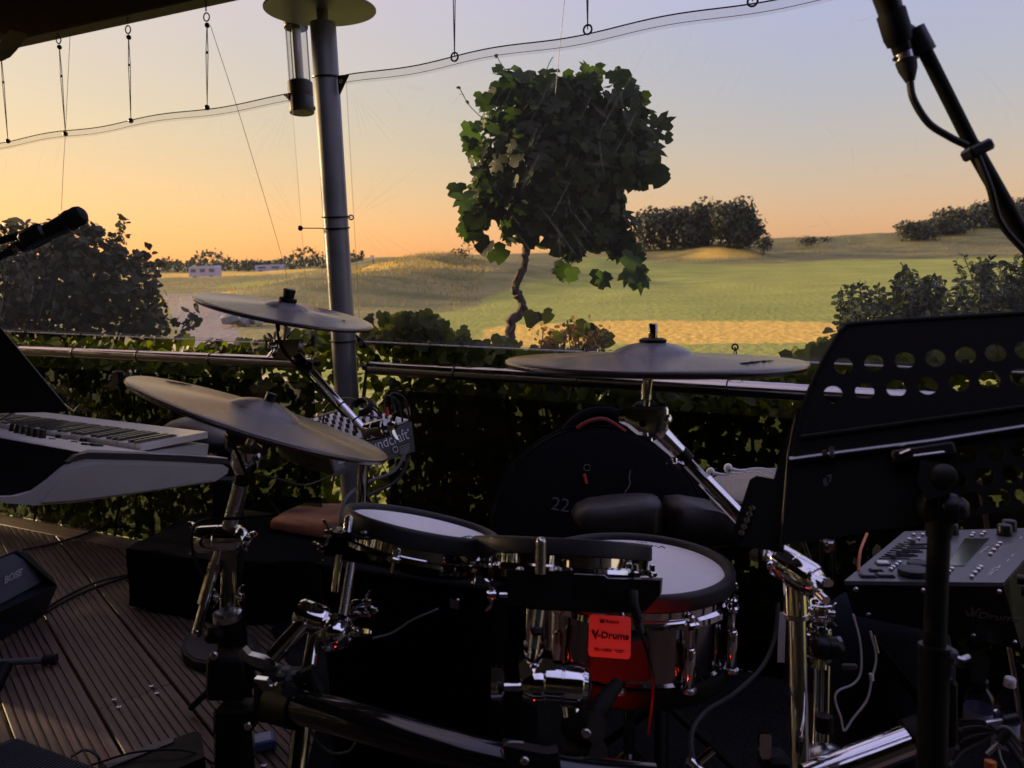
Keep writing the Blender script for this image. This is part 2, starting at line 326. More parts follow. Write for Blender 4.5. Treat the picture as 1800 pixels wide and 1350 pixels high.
# ------------------------------------------------------------------ mesh builder
WM = {}                                  # world matrix of every object made here
class B:
    def __init__(s): s.v = []; s.f = []
    def add(s, vs, fs):
        o = len(s.v); s.v += [Vector(v) for v in vs]; s.f += [tuple(i+o for i in f) for f in fs]; return s
    def box(s, c, sx, sy, sz, m=None, bev=0.):
        """box of full sizes about c, in frame m; bev chamfers the vertical and top edges"""
        m = m or Matrix(); c = Vector(c); hx, hy, hz = sx/2, sy/2, sz/2
        if bev <= 0:
            vs = [m @ (c+Vector((x*hx, y*hy, z*hz))) for z in (-1, 1) for x, y in ((-1,-1),(1,-1),(1,1),(-1,1))]
            return s.add(vs, [(3,2,1,0),(4,5,6,7),(0,1,5,4),(1,2,6,5),(2,3,7,6),(3,0,4,7)])
        def ring(x, y, z, b):
            return [m @ (c+Vector(q)) for q in ((-x+b,-y,z),(x-b,-y,z),(x,-y+b,z),(x,y-b,z),(x-b,y,z),(-x+b,y,z),(-x,y-b,z),(-x,-y+b,z))]
        vs = ring(hx-bev, hy-bev, -hz, bev*.6)+ring(hx, hy, -hz+bev, bev)+ring(hx, hy, hz-bev, bev)+ring(hx-bev, hy-bev, hz, bev*.6)
        fs = [tuple(range(7, -1, -1)), tuple(range(24, 32))]
        for k in range(3):
            for i in range(8):
                j = (i+1) % 8; fs.append((k*8+i, k*8+j, k*8+8+j, k*8+8+i))
        return s.add(vs, fs)
    def tube(s, pts, r, n=12, cap=True, closed=False):
        pts = [Vector(p) for p in pts]; k = len(pts); rr = r if isinstance(r, (list, tuple)) else [r]*k
        rings = []; prev = None; vs = []; fs = []
        for i, p in enumerate(pts):
            if closed: d = (pts[(i+1) % k]-pts[i-1])
            else: d = (pts[min(i+1, k-1)]-pts[max(i-1, 0)])
            d = d.normalized() if d.length > 1e-9 else Vector((0, 0, 1))
            if prev is None:
                h = Vector((0, 0, 1)) if abs(d.z) < .9 else Vector((1, 0, 0)); x = (h-d*h.dot(d)).normalized()
            else:
                x = prev-d*prev.dot(d); x = x.normalized() if x.length > 1e-6 else d.orthogonal().normalized()
            prev = x; y = d.cross(x)
            vs += [p+(x*math.cos(a)+y*math.sin(a))*rr[i] for a in (2*math.pi*q/n for q in range(n))]
        for i in range(k if closed else k-1):
            a, b2 = i*n, ((i+1) % k)*n
            for q in range(n): fs.append((a+q, a+(q+1) % n, b2+(q+1) % n, b2+q))
        if cap and not closed: fs += [tuple(range(n-1, -1, -1)), tuple(range((k-1)*n, k*n))]
        return s.add(vs, fs)
    def lathe(s, prof, m=None, n=32, close=True):
        """prof: (radius, height) pairs turned about z of frame m"""
        m = m or Matrix(); vs = []; fs = []; k = len(prof)
        for r, h in prof: vs += [m @ Vector((r*math.cos(a), r*math.sin(a), h)) for a in (2*math.pi*q/n for q in range(n))]
        for i in range(k-1):
            for q in range(n): fs.append((i*n+q, i*n+(q+1) % n, (i+1)*n+(q+1) % n, (i+1)*n+q))
        if close:
            if prof[0][0] > 1e-6: fs.append(tuple(range(n-1, -1, -1)))
            if prof[-1][0] > 1e-6: fs.append(tuple(range((k-1)*n, k*n)))
        return s.add(vs, fs)
    def prism(s, poly, h0, h1, m=None):
        m = m or Matrix(); n = len(poly)
        vs = [m @ Vector((x, y, h0)) for x, y in poly]+[m @ Vector((x, y, h1)) for x, y in poly]
        return s.add(vs, [tuple(range(n-1, -1, -1)), tuple(range(n, 2*n))]+[(i, (i+1) % n, n+(i+1) % n, n+i) for i in range(n)])
    def loft(s, rings, cap=True):
        n = len(rings[0]); vs = [p for r in rings for p in r]; fs = []
        for i in range(len(rings)-1):
            for q in range(n): fs.append((i*n+q, i*n+(q+1) % n, (i+1)*n+(q+1) % n, (i+1)*n+q))
        if cap: fs += [tuple(range(n-1, -1, -1)), tuple(range((len(rings)-1)*n, len(rings)*n))]
        return s.add(vs, fs)
    def ball(s, c, r, m=None, n=14, sz=1.):
        m = m or Matrix.Translation(Vector(c)) ; k = n//2
        return s.lathe([(r*math.sin(math.pi*i/k), -r*sz*math.cos(math.pi*i/k)) for i in range(k+1)], m, n, False)
    def build(s, name, material, parent=None, fr=None, smooth=True, ang=35):
        me = bpy.data.meshes.new(name)
        base = fr if fr is not None else (WM[parent] if parent is not None else Matrix())
        inv = base.inverted()
        me.from_pydata([inv @ v for v in s.v], [], s.f) if True else None
        me.materials.append(MAT[material]); me.update()
        bm = bmesh.new(); bm.from_mesh(me); bmesh.ops.remove_doubles(bm, verts=bm.verts, dist=1e-6); bmesh.ops.recalc_face_normals(bm, faces=bm.faces); bm.to_mesh(me); bm.free()
        if smooth:
            me.shade_smooth(); me.set_sharp_from_angle(angle=R_(ang))
        return link(name, me, parent, base)
def link(name, me, parent, base):
    o = bpy.data.objects.new(name, me); COL.objects.link(o)
    if parent is not None:
        o.parent = parent; o.matrix_basis = WM[parent].inverted() @ base
    else: o.matrix_basis = base
    WM[o] = base.copy(); return o
def tag(o, label=None, cat=None, group=None, kind=None):
    if label: o['label'] = label
    if cat: o['category'] = cat
    if group: o['group'] = group
    if kind: o['kind'] = kind
    return o
def thing(name, at, label, cat, group=None):
    m = at if isinstance(at, Matrix) else Matrix.Translation(Vector(at))
    o = bpy.data.objects.new(name, None); o.empty_display_size = .05; COL.objects.link(o); o.matrix_basis = m; WM[o] = m.copy()
    return tag(o, label, cat, group)
def bez(pts, n=24):
    """smooth path through points (Catmull-Rom)"""
    pts = [Vector(p) for p in pts]; q = [2*pts[0]-pts[1]]+pts+[2*pts[-1]-pts[-2]]; out = []
    m = max(2, n//(len(pts)-1))
    for i in range(1, len(q)-2):
        for k in range(m):
            t = k/m; a, b, c, d = q[i-1:i+3]
            out.append(.5*((2*b)+(c-a)*t+(2*a-5*b+4*c-d)*t*t+(3*b-a-3*c+d)*t**3))
    return out+[pts[-1]]
def text(s, size, fr, material, parent, name='lettering', align='CENTER', sx=1., shear=0., off=0., ext=.0003):
    cu = bpy.data.curves.new('t', 'FONT'); cu.body = s; cu.size = size; cu.align_x = align; cu.align_y = 'CENTER'; cu.shear = shear; cu.offset = off; cu.extrude = ext; cu.resolution_u = 3
    to = bpy.data.objects.new('t', cu); COL.objects.link(to)
    dg = bpy.context.evaluated_depsgraph_get(); me = bpy.data.meshes.new_from_object(to.evaluated_get(dg)); bpy.data.objects.remove(to)
    me.transform(Matrix.Diagonal((sx, 1, 1, 1))); me.materials.clear(); me.materials.append(MAT[material]); me.name = name
    return link(name, me, parent, fr)
# ================================================================== SETTING
Z0 = -0.75                                     # ground outside the raised deck
RZ = .95                                       # handrail height
rl0, rl1 = onz(55, 617, RZ), onz(578, 640, RZ)
rr0, rr1 = onz(636, 646, RZ), onz(1380, 688, RZ)
POST = (rl1+rr0)/2; POST.z = 0
dL = (rl1-rl0).normalized(); nL = Vector((-dL.y, dL.x, 0))     # points outward
dR = (rr1-rr0).normalized(); nR = Vector((-dR.y, dR.x, 0))
rl0 = rl1-dL*3.2; rr1 = rr0+dR*3.6

# ---- terrain: one sheet to the horizon
def bump2(x, y, cx, cy, sx, sy, h, rot=0.):
    c, s = math.cos(rot), math.sin(rot); u = (x-cx)*c+(y-cy)*s; v = -(x-cx)*s+(y-cy)*c
    return h*np.exp(-(u/sx)**2-(v/sy)**2)
def fnoise(x, y, sc, seed):
    r = np.random.RandomState(seed); z = 0*x
    for k in range(6):
        a = r.rand()*6.28; f = sc*(1.0+.9*k); z = z+np.sin((x*math.cos(a)+y*math.sin(a))*f+r.rand()*6.28)/(1+.6*k)
    return z/2.2
def height(x, y):
    r = np.sqrt(x*x+y*y)
    z = Z0+0*x
    far = np.clip((r-14)/40, 0, 1)
    z = z+far*fnoise(x, y, .09, 3)*.20+far*fnoise(x, y, .30, 17)*.07
    z = z+bump2(x, y, -4.5, 50, 9, 9, 2.05)+bump2(x, y, -9.5, 38, 4.5, 6, 1.15)+bump2(x, y, 0, 72, 16, 11, 1.9)
    z = z+bump2(x, y, -4.5, 50, 14, 14, 1)*fnoise(x, y, .55, 9)*.28
    z = z+bump2(x, y, 26, 112, 34, 14, 2.2)+bump2(x, y, 27, 100, 5, 5, .9)+bump2(x, y, 60, 120, 40, 16, 2.0)
    z = z+bump2(x, y, 84, 130, 26, 20, 2.4)+bump2(x, y, 112, 150, 30, 26, 3.6)
    z = z+bump2(x, y, -14, 96, 10, 7, 1.6)
    z = z+np.clip((r-70)/60, 0, 1)*fnoise(x, y, .16, 5)*.35
    z = z-np.clip((r-170)/400, 0, 1)*1.2
    return z
TA = np.concatenate([np.linspace(-180, -52, 40)[:-1], np.linspace(-52, 52, 520), np.linspace(52, 180, 40)[1:]])
TR = np.concatenate([np.linspace(.0, 6, 8)[1:], np.geomspace(6.5, 260, 190), np.geomspace(290, 6000, 22)])
aa, rr_ = np.meshgrid(np.radians(TA), TR, indexing='ij')
X = np.sin(aa)*rr_; Y = np.cos(aa)*rr_; Zt = height(X, Y)
# zones, by where they lie on the ground
def pxmask(X, Y, Zt):
    n = X.size; xs = X.ravel(); ys = Y.ravel(); zs = Zt.ravel()-CAMZ
    d = ys*cF.y+zs*cF.z; d = np.where(d > .5, d, .5)
    px = 900+FPX*(xs*cR.x+ys*cR.y+zs*cR.z)/d; py = 675-FPX*(xs*cU.x+ys*cU.y+zs*cU.z)/d
    return px.reshape(X.shape), py.reshape(X.shape)
def sst(a, b, x): t = np.clip((x-a)/(b-a), 0, 1); return t*t*(3-2*t)
wob = fnoise(X, Y, .35, 21)
fairway = sst(-1.2, 1.2, X-.22*Y+9.0+wob*.8)*sst(92, 80, Y+wob*3-.1*X)           # mown ground right of the dune
fairway = fairway*(1-.9*np.clip(bump2(X, Y, -4.5, 50, 9, 9, 1)*1.6, 0, 1))
fairway = np.maximum(fairway, sst(60, 66, Y)*sst(92, 86, Y)*sst(-26, -24, X)*sst(-12, -14, X))
gold = 1.3*sst(16.8, 18.8, Y+.14*X+wob*.7)*sst(24.2, 20.8, Y+.14*X+wob*1.2)*sst(-1.6, .5, X)*sst(11, 7, X)
gold = np.maximum(gold, sst(41, 43, Y+wob)*sst(51, 47, Y+wob)*sst(-5.5, -8, X)*.95)      # strip behind the path
gold = np.maximum(gold, .75*bump2(X, Y, -4.6, 45.5, 5.5, 1.6, 1, .18))  # sunlit dune crest, its light painted as gold
gold = np.maximum(gold, .85*bump2(X, Y, 27, 97, 6, 3, 1))+.55*bump2(X, Y, 36, 101, 12, 1.6, 1)
gold = np.maximum(gold, .8*sst(100, 108, Y)*sst(170, 140, Y)*sst(-14, -20, X))
gl_ = [onz(x, y, Z0) for x, y in ((285, 519), (296, 540), (330, 606))]; gr2 = [onz(x, y, Z0) for x, y in ((372, 514), (392, 540), (432, 606))]
def edge_x(pts, Y):
    ys = [p.y for p in pts][::-1]; xs = [p.x for p in pts][::-1]; return np.interp(Y, ys, xs)
path = sst(-.2, .25, X-edge_x(gl_, Y)+wob*.15)*sst(-.2, .25, edge_x(gr2, Y)-X+wob*.15)*sst(gl_[0].y+1.5, gl_[0].y-.5, Y)*sst(7, 8, Y)
me = bpy.data.meshes.new('ground'); na, nr = X.shape
V = np.stack([X, Y, Zt], -1).reshape(-1, 3)
V = np.vstack([V, [[0, 0, Z0]]])
fs = []
for i in range(na-1):
    for j in range(nr-1):
        a = i*nr+j; fs.append((a, a+1, a+nr+1, a+nr))
    fs.append((len(V)-1, i*nr, (i+1)*nr))
me.from_pydata(V.tolist(), [], fs); me.shade_smooth(); me.materials.append(MAT['terrain'])
ca = me.color_attributes.new('zone', 'FLOAT_COLOR', 'POINT')
cz = np.ones((len(V), 4), np.float32); cz[:-1, 0] = fairway.ravel(); cz[:-1, 1] = gold.ravel(); cz[:-1, 2] = path.ravel(); cz[-1, :3] = 0
ca.data.foreach_set('color', cz.ravel())
bmx = bmesh.new(); bmx.from_mesh(me); bmesh.ops.recalc_face_normals(bmx, faces=bmx.faces); bmx.to_mesh(me); bmx.free()
ground = link('ground', me, None, Matrix()); tag(ground, kind='structure')
def gz(x, y): return float(height(np.array([float(x)]), np.array([float(y)]))[0])
def gray(px, py, dguess=200.):
    """where the view ray first meets the ground"""
    r = ray(px, py); t = 4.
    while t < 900:
        p = CAM+r*t
        if p.z < gz(p.x, p.y): return p
        t *= 1.01
    return CAM+r*dguess

# ---- foliage helpers
def leaf_mesh(name, outline, material, fold=.25, curl=.2):
    """leaf in the xy plane, stalk at the origin, tip towards +y; folded on the midrib and curled"""
    half = [(x, y) for x, y in outline]; vs = []; fs = []
    ys = [p[1] for p in half]; top = max(ys)
    mid = [(0, 0, 0), (0, top*.5, -curl*.06*top), (0, top, -curl*.35*top)]
    for x, y, z in mid: vs.append((x, y, z))
    R1 = []
    for x, y in half: R1.append(len(vs)); vs.append((x, y, abs(x)*fold-curl*.35*top*(y/top)**2))
    L1 = []
    for x, y in half: L1.append(len(vs)); vs.append((-x, y, abs(x)*fold-curl*.35*top*(y/top)**2))
    for S1, flip in ((R1, False), (L1, True)):
        seq = [0]+S1+[2]
        for i in range(len(seq)-1):
            f = (1, seq[i], seq[i+1]); fs.append(f[::-1] if flip else f)
    me = bpy.data.meshes.new(name); me.from_pydata(vs, [], fs); me.materials.append(MAT[material]); me.shade_smooth(); return me
GRAPE = [(.10, -.12), (.34, -.10), (.56, .14), (.30, .24), (.40, .38), (.52, .62), (.22, .52), (.16, .74)]
GRAPE2 = [(.16, -.14), (.44, -.04), (.54, .26), (.34, .34), (.42, .58), (.17, .66)]
IVY = [(.20, -.06), (.40, .10), (.44, .32), (.28, .52), (.12, .78)]
OVAL = [(.20, .22), (.27, .50), (.17, .80)]
RAG = [(.15, .10), (.42, .30), (.22, .45), (.40, .75), (.12, .85)]
def rot_to(n, up=None, roll=0.):
    n = n.normalized(); up = up or Vector((0, 0, -1)); y = up-n*up.dot(n)
    y = y.normalized() if y.length > 1e-4 else n.orthogonal().normalized(); x = y.cross(n)
    m = Matrix((x, y, n)).transposed().to_4x4(); return m @ Matrix.Rotation(roll, 4, 'Z')
def plant_leaves(root, mats, meshes, nparts=0, name='leaf', massname='foliage', eye=True):
    """mats: leaf matrices (world). The nparts that show largest become leaf objects, the rest one mass."""
    if nparts:
        mats = sorted(mats, key=lambda m: (m.translation-CAM).length/max(1e-3, m.to_scale()[0]))
        inv = WM[root].inverted()
        for i, m in enumerate(mats[:nparts]):
            o = bpy.data.objects.new(name, meshes[i % len(meshes)]); COL.objects.link(o); o.parent = root; o.matrix_basis = inv @ m
        mats = mats[nparts:]
    if not mats: return None
    V = []; F = []; T = []; k = 0
    base = []
    for me in meshes: base.append((np.array([v.co[:] for v in me.vertices]), [tuple(p.vertices) for p in me.polygons]))
    inv = np.array(WM[root].inverted())
    for i, m in enumerate(mats):
        vv, ff = base[i % len(base)]; A = inv @ np.array(m)
        V.append(vv @ A[:3, :3].T+A[:3, 3]); F += [tuple(q+k for q in f) for f in ff]; T.append(np.full(len(vv), random.random())); k += len(vv)
    V = np.concatenate(V); me = bpy.data.meshes.new(massname); me.from_pydata(V.tolist(), [], F); me.shade_smooth()
    at = me.attributes.new('tint', 'FLOAT', 'POINT'); at.data.foreach_set('value', np.concatenate(T).astype(np.float32))
    me.materials.append(meshes[0].materials[0])
    o = link(massname, me, root, WM[root]); o['kind'] = 'stuff'; return o
def rv(s=1.): return Vector((random.gauss(0, s), random.gauss(0, s), random.gauss(0, s)))

# ---- far trees and bushes beyond the course
far_leaf = [leaf_mesh('far_leaf_blade', RAG, 'far_leaf', .3, .3)]
def far_tree(name, px0, px1, pytop, dist, label, cat, group, dens=900, pybase=None, clump=7, seed=0, lsz=.05, mesh=None, trunkmat='bark'):
    random.seed(seed); xc = (px0+px1)/2
    p = P(xc, 445, dist); gx, gy = p.x, p.y; zb = gz(gx, gy)-.1
    top = P(xc, pytop, dist).z; wd = (px1-px0)/FPX*dist; h = top-zb
    root = thing(name, (gx, gy, zb), label, cat, group)
    b = B(); cl = []
    for k in range(clump):
        a = random.uniform(-.5, .5)*wd*.62; e = 1-abs(a)/(wd*.62)*.7
        c = Vector((gx+a, gy+random.uniform(-.25, .25)*wd*.5, zb+h*(.10+.58*random.random())*e+.1*h)); cl.append((c, wd*random.uniform(.20, .30), h*random.uniform(.26, .36)*(.6+.4*e)))
        b.tube([(gx+a*.25, gy, zb), (gx+a*.6, gy, zb+h*.25), tuple(c)], [h*.03, h*.02, h*.006], 6)
    b.build('trunk', trunkmat, root)
    ms = []
    for k in range(dens):
        c, rx, rz = random.choice(cl); d = rv().normalized()*(random.random()**.4)
        q = c+Vector((d.x*rx, d.y*rx, d.z*rz))
        if q.z < zb: q.z = zb+random.random()*.2*h
        if q.z > top: q.z = top-random.random()*.2*h
        s = max(h, wd*.55)*lsz*random.uniform(.7, 1.7)
        ms.append(Matrix.Translation(q) @ rot_to(d+rv(.5), Vector((random.uniform(-1, 1), 0, random.uniform(-.6, 1)))) @ Matrix.Scale(s*1.3, 4))
    plant_leaves(root, ms, mesh or far_leaf, 0, massname='crown'); return root
far_tree('pine_tree', 1112, 1235, 354, 104, 'dark wind-clipped tree at the left end of the distant clump', 'tree', 'tree clump beyond the fairway', 3600, clump=16, seed=3)
far_tree('pine_tree', 1180, 1300, 350, 102, 'dark wind-clipped tree in the middle of the distant clump', 'tree', 'tree clump beyond the fairway', 3600, clump=16, seed=4)
far_tree('pine_tree', 1240, 1338, 346, 99, 'tallest dark tree at the right end of the distant clump', 'tree', 'tree clump beyond the fairway', 3200, clump=15, seed=5)
far_tree('low_bush', 1318, 1362, 404, 96, 'small low bush just right of the distant tree clump', 'bush', 'low scrub on the dunes', 420, clump=5, seed=6)
far_tree('low_bush', 1395, 1462, 412, 104, 'low dark scrub halfway between tree clump and right hill', 'bush', 'low scrub on the dunes', 420, clump=5, seed=7)
far_tree('low_bush', 775, 850, 418, 62, 'low scrub on the dune crest left of the vine tree', 'bush', 'low scrub on the dunes', 450, clump=6, seed=8)
far_tree('low_bush', 1075, 1135, 402, 88, 'low scrub partly hidden behind the right edge of the vine crown', 'bush', 'low scrub on the dunes', 450, clump=6, seed=12)
far_tree('hill_tree', 1570, 1665, 376, 108, 'rounded dark bush at the foot of the right hill', 'tree', 'trees on the right hill', 1500, clump=9, seed=9)
far_tree('hill_tree', 1625, 1760, 362, 118, 'wide tree on the right hill beside the rounded bush', 'tree', 'trees on the right hill', 2200, clump=11, seed=10)
far_tree('hill_tree', 1700, 1860, 348, 122, 'highest tree on the right hill behind the microphone boom', 'tree', 'trees on the right hill', 2600, clump=12, seed=11)
far_tree('hill_tree', 1595, 1705, 380, 113, 'low spreading tree in the gap between bush and wide hill tree', 'tree', 'trees on the right hill', 2200, clump=12, seed=14)
far_tree('hill_tree', 1665, 1790, 364, 117, 'dense tree in the middle of the right hill wood', 'tree', 'trees on the right hill', 2400, clump=12, seed=15)
far_tree('hill_tree', 1750, 1900, 352, 121, 'tree at the right picture edge on the wooded hill', 'tree', 'trees on the right hill', 2400, clump=12, seed=16)
# far tree line on the left: too far off to tell trees apart
root = thing('far_wood', (-60, 190, -1), 'thin line of far-off woods on the left horizon', 'woods'); root['kind'] = 'stuff'
random.seed(5); ms = []
for k in range(3800):
    px = random.uniform(-60, 640); d = random.uniform(150, 230); p = P(px, 450, d); hh = 1.2+1.3*abs(math.sin(px*.021)+.6*math.sin(px*.053+1))
    q = Vector((p.x, p.y, gz(p.x, p.y)+random.random()**1.4*hh*1.4)); ms.append(Matrix.Translation(q) @ rot_to(rv(), Vector((0, 0, 1))) @ Matrix.Scale(random.uniform(.5, 1.1), 4))
plant_leaves(root, ms, far_leaf, 0, massname='woods_mass')
# rough grass on the dunes, uncountable
random.seed(11); tuft = []
gm = bpy.data.meshes.new('dry_blade'); gm.from_pydata([(-.05, 0, 0), (.05, 0, 0), (.02, .03, .6), (-.01, .12, 1)], [], [(0, 1, 2), (0, 2, 3)]); gm.materials.append(MAT['dry_grass'])
gm2 = bpy.data.meshes.new('dry_blade2'); gm2.from_pydata([(-.05, 0, 0), (.05, 0, 0), (.06, -.05, .5), (.12, -.16, .9)], [], [(0, 1, 2), (0, 2, 3)]); gm2.materials.append(MAT['dry_grass'])
for k in range(22000):
    if k < 13000: x, y = random.gauss(-5, 6), random.gauss(48, 8)
    elif k < 18000: x, y = random.uniform(-12, 70), random.gauss(104, 7)
    else: x, y = random.uniform(-45, -12), random.uniform(44, 110)
    if y < 26 or (k < 13000 and x > -.5-.02*y): continue
    s = random.uniform(.08, .22)*(1+y/120)
    tuft.append(Matrix.Translation((x, y, gz(x, y)-.03)) @ Matrix.Rotation(random.random()*6.28, 4, 'Z') @ Matrix.Diagonal((s*1.6, s, s, 1)))
gr = thing('rough_grass', (0, 45, Z0), 'dry rough grass tufts covering the dunes', 'grass'); gr['kind'] = 'stuff'
plant_leaves(gr, tuft, [gm, gm2], 0, massname='grass_blades')

# far sheds / vans on the left
def shed(px0, px1, py0, py1, d, label, windows=3):
    a = P(px0, py1, d); wd = (px1-px0)/FPX*d; hh = (py1-py0)/FPX*d; zb = gz(a.x, a.y)-.3; top = P(px0, py0, d).z
    rt = thing('white_caravan', (a.x+wd/2, a.y, zb), label, 'caravan', 'white caravans far off')
    m = Matrix.Translation((a.x+wd/2, a.y, 0))
    poly = [(-wd/2, zb+.25*(top-zb)), (wd/2, zb+.25*(top-zb)), (wd/2, top-.12*hh), (wd/2-.15*hh, top), (-wd/2+.15*hh, top), (-wd/2, top-.12*hh)]
    mm = m @ Matrix.Rotation(math.pi/2, 4, 'X')
    B().prism(poly, -1.1, 1.1, mm).build('body', 'bottle_label', rt)
    for i in range(windows):
        u = -wd/2+wd*(i+.5)/windows; B().box((u, -1.12, zb+(top-zb)*.68), wd/windows*.55, .03, hh*.26, m).build('window', 'synth_grey', rt)
    for sx in (-.3, .3): B().lathe([(0, -.1), (.33, -.1), (.33, .1), (0, .1)], frame((0, 1, 0), (a.x+wd/2+sx*wd, a.y-1.0, zb+.33)), 14).build('wheel', 'rubber', rt)
shed(338, 386, 468, 490, 120, 'white caravan far left, the nearer and larger of two')
shed(452, 500, 466, 480, 150, 'pale caravan far off, just left of the steel post', 2)
# heap of stones beside the path
p = gray(428, 575); hr = thing('stone_heap', (p.x, p.y, gz(p.x, p.y)), 'pale grey stone heap beside the gravel path', 'stone heap')
random.seed(3)
for k in range(14):
    q = p+Vector((random.uniform(-.7, .7), random.uniform(-.4, .4), 0)); s = random.uniform(.12, .3)
    b = B(); b.ball((0, 0, 0), s, Matrix.Translation((q.x, q.y, gz(q.x, q.y)+s*.5+random.random()*.15)) @ Matrix.Rotation(random.random()*3, 4, rv().normalized()) @ Matrix.Diagonal((1.2, .8, .7, 1)), 7)
    b.build('stone', 'print_grey' if k % 3 else 'synth_white', hr, ang=20)
# course marker post on the dune
p = P(654, 438, 48); mk = thing('marker_post', (p.x, p.y, gz(p.x, p.y)), 'small pale marker post on the dune beside the steel post', 'marker post')
B().tube([(p.x, p.y, gz(p.x, p.y)-.1), (p.x, p.y, gz(p.x, p.y)+.55)], .06, 8).build('shaft', 'synth_grey', mk); B().box((p.x, p.y-.07, gz(p.x, p.y)+.45), .24, .03, .24).build('plate', 'synth_white', mk)
# ================================================================== VERANDA
# ---- deck: grooved boards, each its own plank
DU = Vector((-.649, .761, 0)).normalized(); DV = Vector((DU.y, -DU.x, 0))          # along, across
Dm = Matrix((DU, DV, Vector((0, 0, 1)))).transposed().to_4x4()
deck = B().box((0, -.4, -.115), 9, 5.2, .05).build('deck', 'soil'); tag(deck, kind='structure')
PW, GAPW = .2175, .0075
def plank_mesh(v0, ends0, ends1, name='plank'):
    """ends: (u at the v0 edge, u at the far edge) at either end"""
    prof = [(0, -.028), (0, -.004), (.003, 0)]
    g = 9; fl = .010
    pitch = (PW-.006)/g
    for k in range(g):
        a = .003+k*pitch
        if k: prof += [(a, 0)]
        prof += [(a+pitch*.62, 0), (a+pitch*.66, -.006), (a+pitch*.96, -.006)] if k < g-1 else []
    prof += [(PW-.003, 0), (PW, -.004), (PW, -.028)]
    b = B(); n = len(prof)
    vs = []
    for e in (ends0, ends1):
        for v, z in prof: vs.append((e[0]+(e[1]-e[0])*v/PW, v0+v, z))
    fs = [(i, i+1, n+i+1, n+i) for i in range(n-1)]+[tuple(range(n)), tuple(range(2*n-1, n-1, -1))]
    b.add(vs, fs)
    me = bpy.data.meshes.new(name); me.from_pydata([tuple(v) for v in b.v], [], b.f); me.materials.append(MAT['deck_wood'])
    bm = bmesh.new(); bm.from_mesh(me); bmesh.ops.recalc_face_normals(bm, faces=bm.faces); bm.to_mesh(me); bm.free(); return me
edgeL = rl1+nL*.02; edgeR = rr0+nR*.02
def u_edge(v):
    """where a line at offset v along the boards meets the deck border"""
    best = 9
    for p0, n in ((edgeL, nL), (edgeR, nR)):
        q = Vector((p0.x, p0.y, 0))-n*.115; o = DV*v
        u = (q-o).dot(n)/DU.dot(n)
        if u > -1: best = min(best, u)
    return best
jref = onz(235, 1225, 0); vj = jref.dot(DV); uj = jref.dot(DU)
v00 = onz(389, 1309, 0).dot(DV)-GAPW/2
screws = []
random.seed(2)
k0 = -18
for k in range(k0, 14):
    v0 = v00+k*(PW+GAPW)+GAPW
    ue = (u_edge(v0), u_edge(v0+PW))
    if min(ue) < -2: continue
    here = v0 < vj < v0+PW
    js = [uj] if here else [random.uniform(-.4, 1.2), ]
    js = [j for j in js if j < min(ue)-.3]
    cuts = [-2.6]+js
    for i, c in enumerate(cuts):
        e0 = (c+.002, c+.002); e1 = ue if i == len(cuts)-1 else (cuts[i+1]-.002,)*2
        me = plank_mesh(v0, e0, e1)
        o = link('plank', me, deck, Dm @ Matrix.Translation((0, 0, random.uniform(-.0003, .0003))))
    for j in js:
        for du in (-.028, .028):
            for vv in (.052, PW-.052): screws.append(Vector((j+du, v0+vv, .0)))
    u = uj-.35*(k % 2)-.62
    for vv in (.05, PW-.05): screws.append(Vector((u, v0+vv, 0)))
sm = B().lathe([(0, -.004), (.0070, -.004), (.0078, .0010), (.0046, .0016), (.0030, -.0006), (0, -.0006)], n=12)
sme = bpy.data.meshes.new('screw'); sme.from_pydata([tuple(v) for v in sm.v], [], sm.f); sme.materials.append(MAT['brushed'])
for q in screws:
    p = Dm @ q
    if p.x > .2 or p.y < .6: continue
    link('screw', sme, deck, Matrix.Translation(p+Vector((0, 0, .001))))
for p0, d, n, l0, l1 in ((edgeL, dL, nL, -3.5, .03), (edgeR, dR, nR, -.02, 3.6)):
    q = Vector((p0.x, p0.y, -.012)); m = Matrix((d, n, Vector((0, 0, 1)))).transposed().to_4x4(); m.translation = q
    o = B().box(((l0+l1)/2, -.055, 0), l1-l0, .11, .028, m, .003).build('border_board', 'deck_wood', deck, m)
# drum rug
rg = [onz(560, 1270, 0), onz(478, 1110, 0), onz(560, 1010, 0), onz(1500, 1010, 0), Vector((1.9, 1.3, 0)), Vector((1.6, .5, 0)), Vector((-.45, .45, 0))]
rug = B().prism([(p.x, p.y) for p in rg], .004, .011).build('drum_rug', 'carpet'); tag(rug, 'dark blue-black carpet spread under the drum kit', 'rug')

# ---- roof over the deck
zbeam = onpl(200, 31, rl1, nL).z
bm_ = Matrix((dL, nL, Vector((0, 0, 1)))).transposed().to_4x4(); bm_.translation = Vector((rl1.x, rl1.y, 0))
beam = thing('roof_beam', (rl1.x, rl1.y, zbeam), 'dark timber roof beam crossing the top left corner', 'beam')
B().box((-1.6, .05, zbeam+.10), 4.6, .10, .20, bm_, .006).build('timber', 'beam_wood', beam)
B().box((-1.6, .105, zbeam+.16), 4.6, .012, .13, bm_).build('fascia', 'beam_wood', beam)
bR = Matrix((dR, nR, Vector((0, 0, 1)))).transposed().to_4x4(); bR.translation = Vector((rr0.x, rr0.y, 0))
beam2 = thing('roof_beam', (rr0.x, rr0.y, zbeam), 'timber roof beam above the right-hand clear sheet', 'beam')
B().box((2.0, .05, zbeam+.10), 3.55, .10, .20, bR, .006).build('timber', 'beam_wood', beam2)
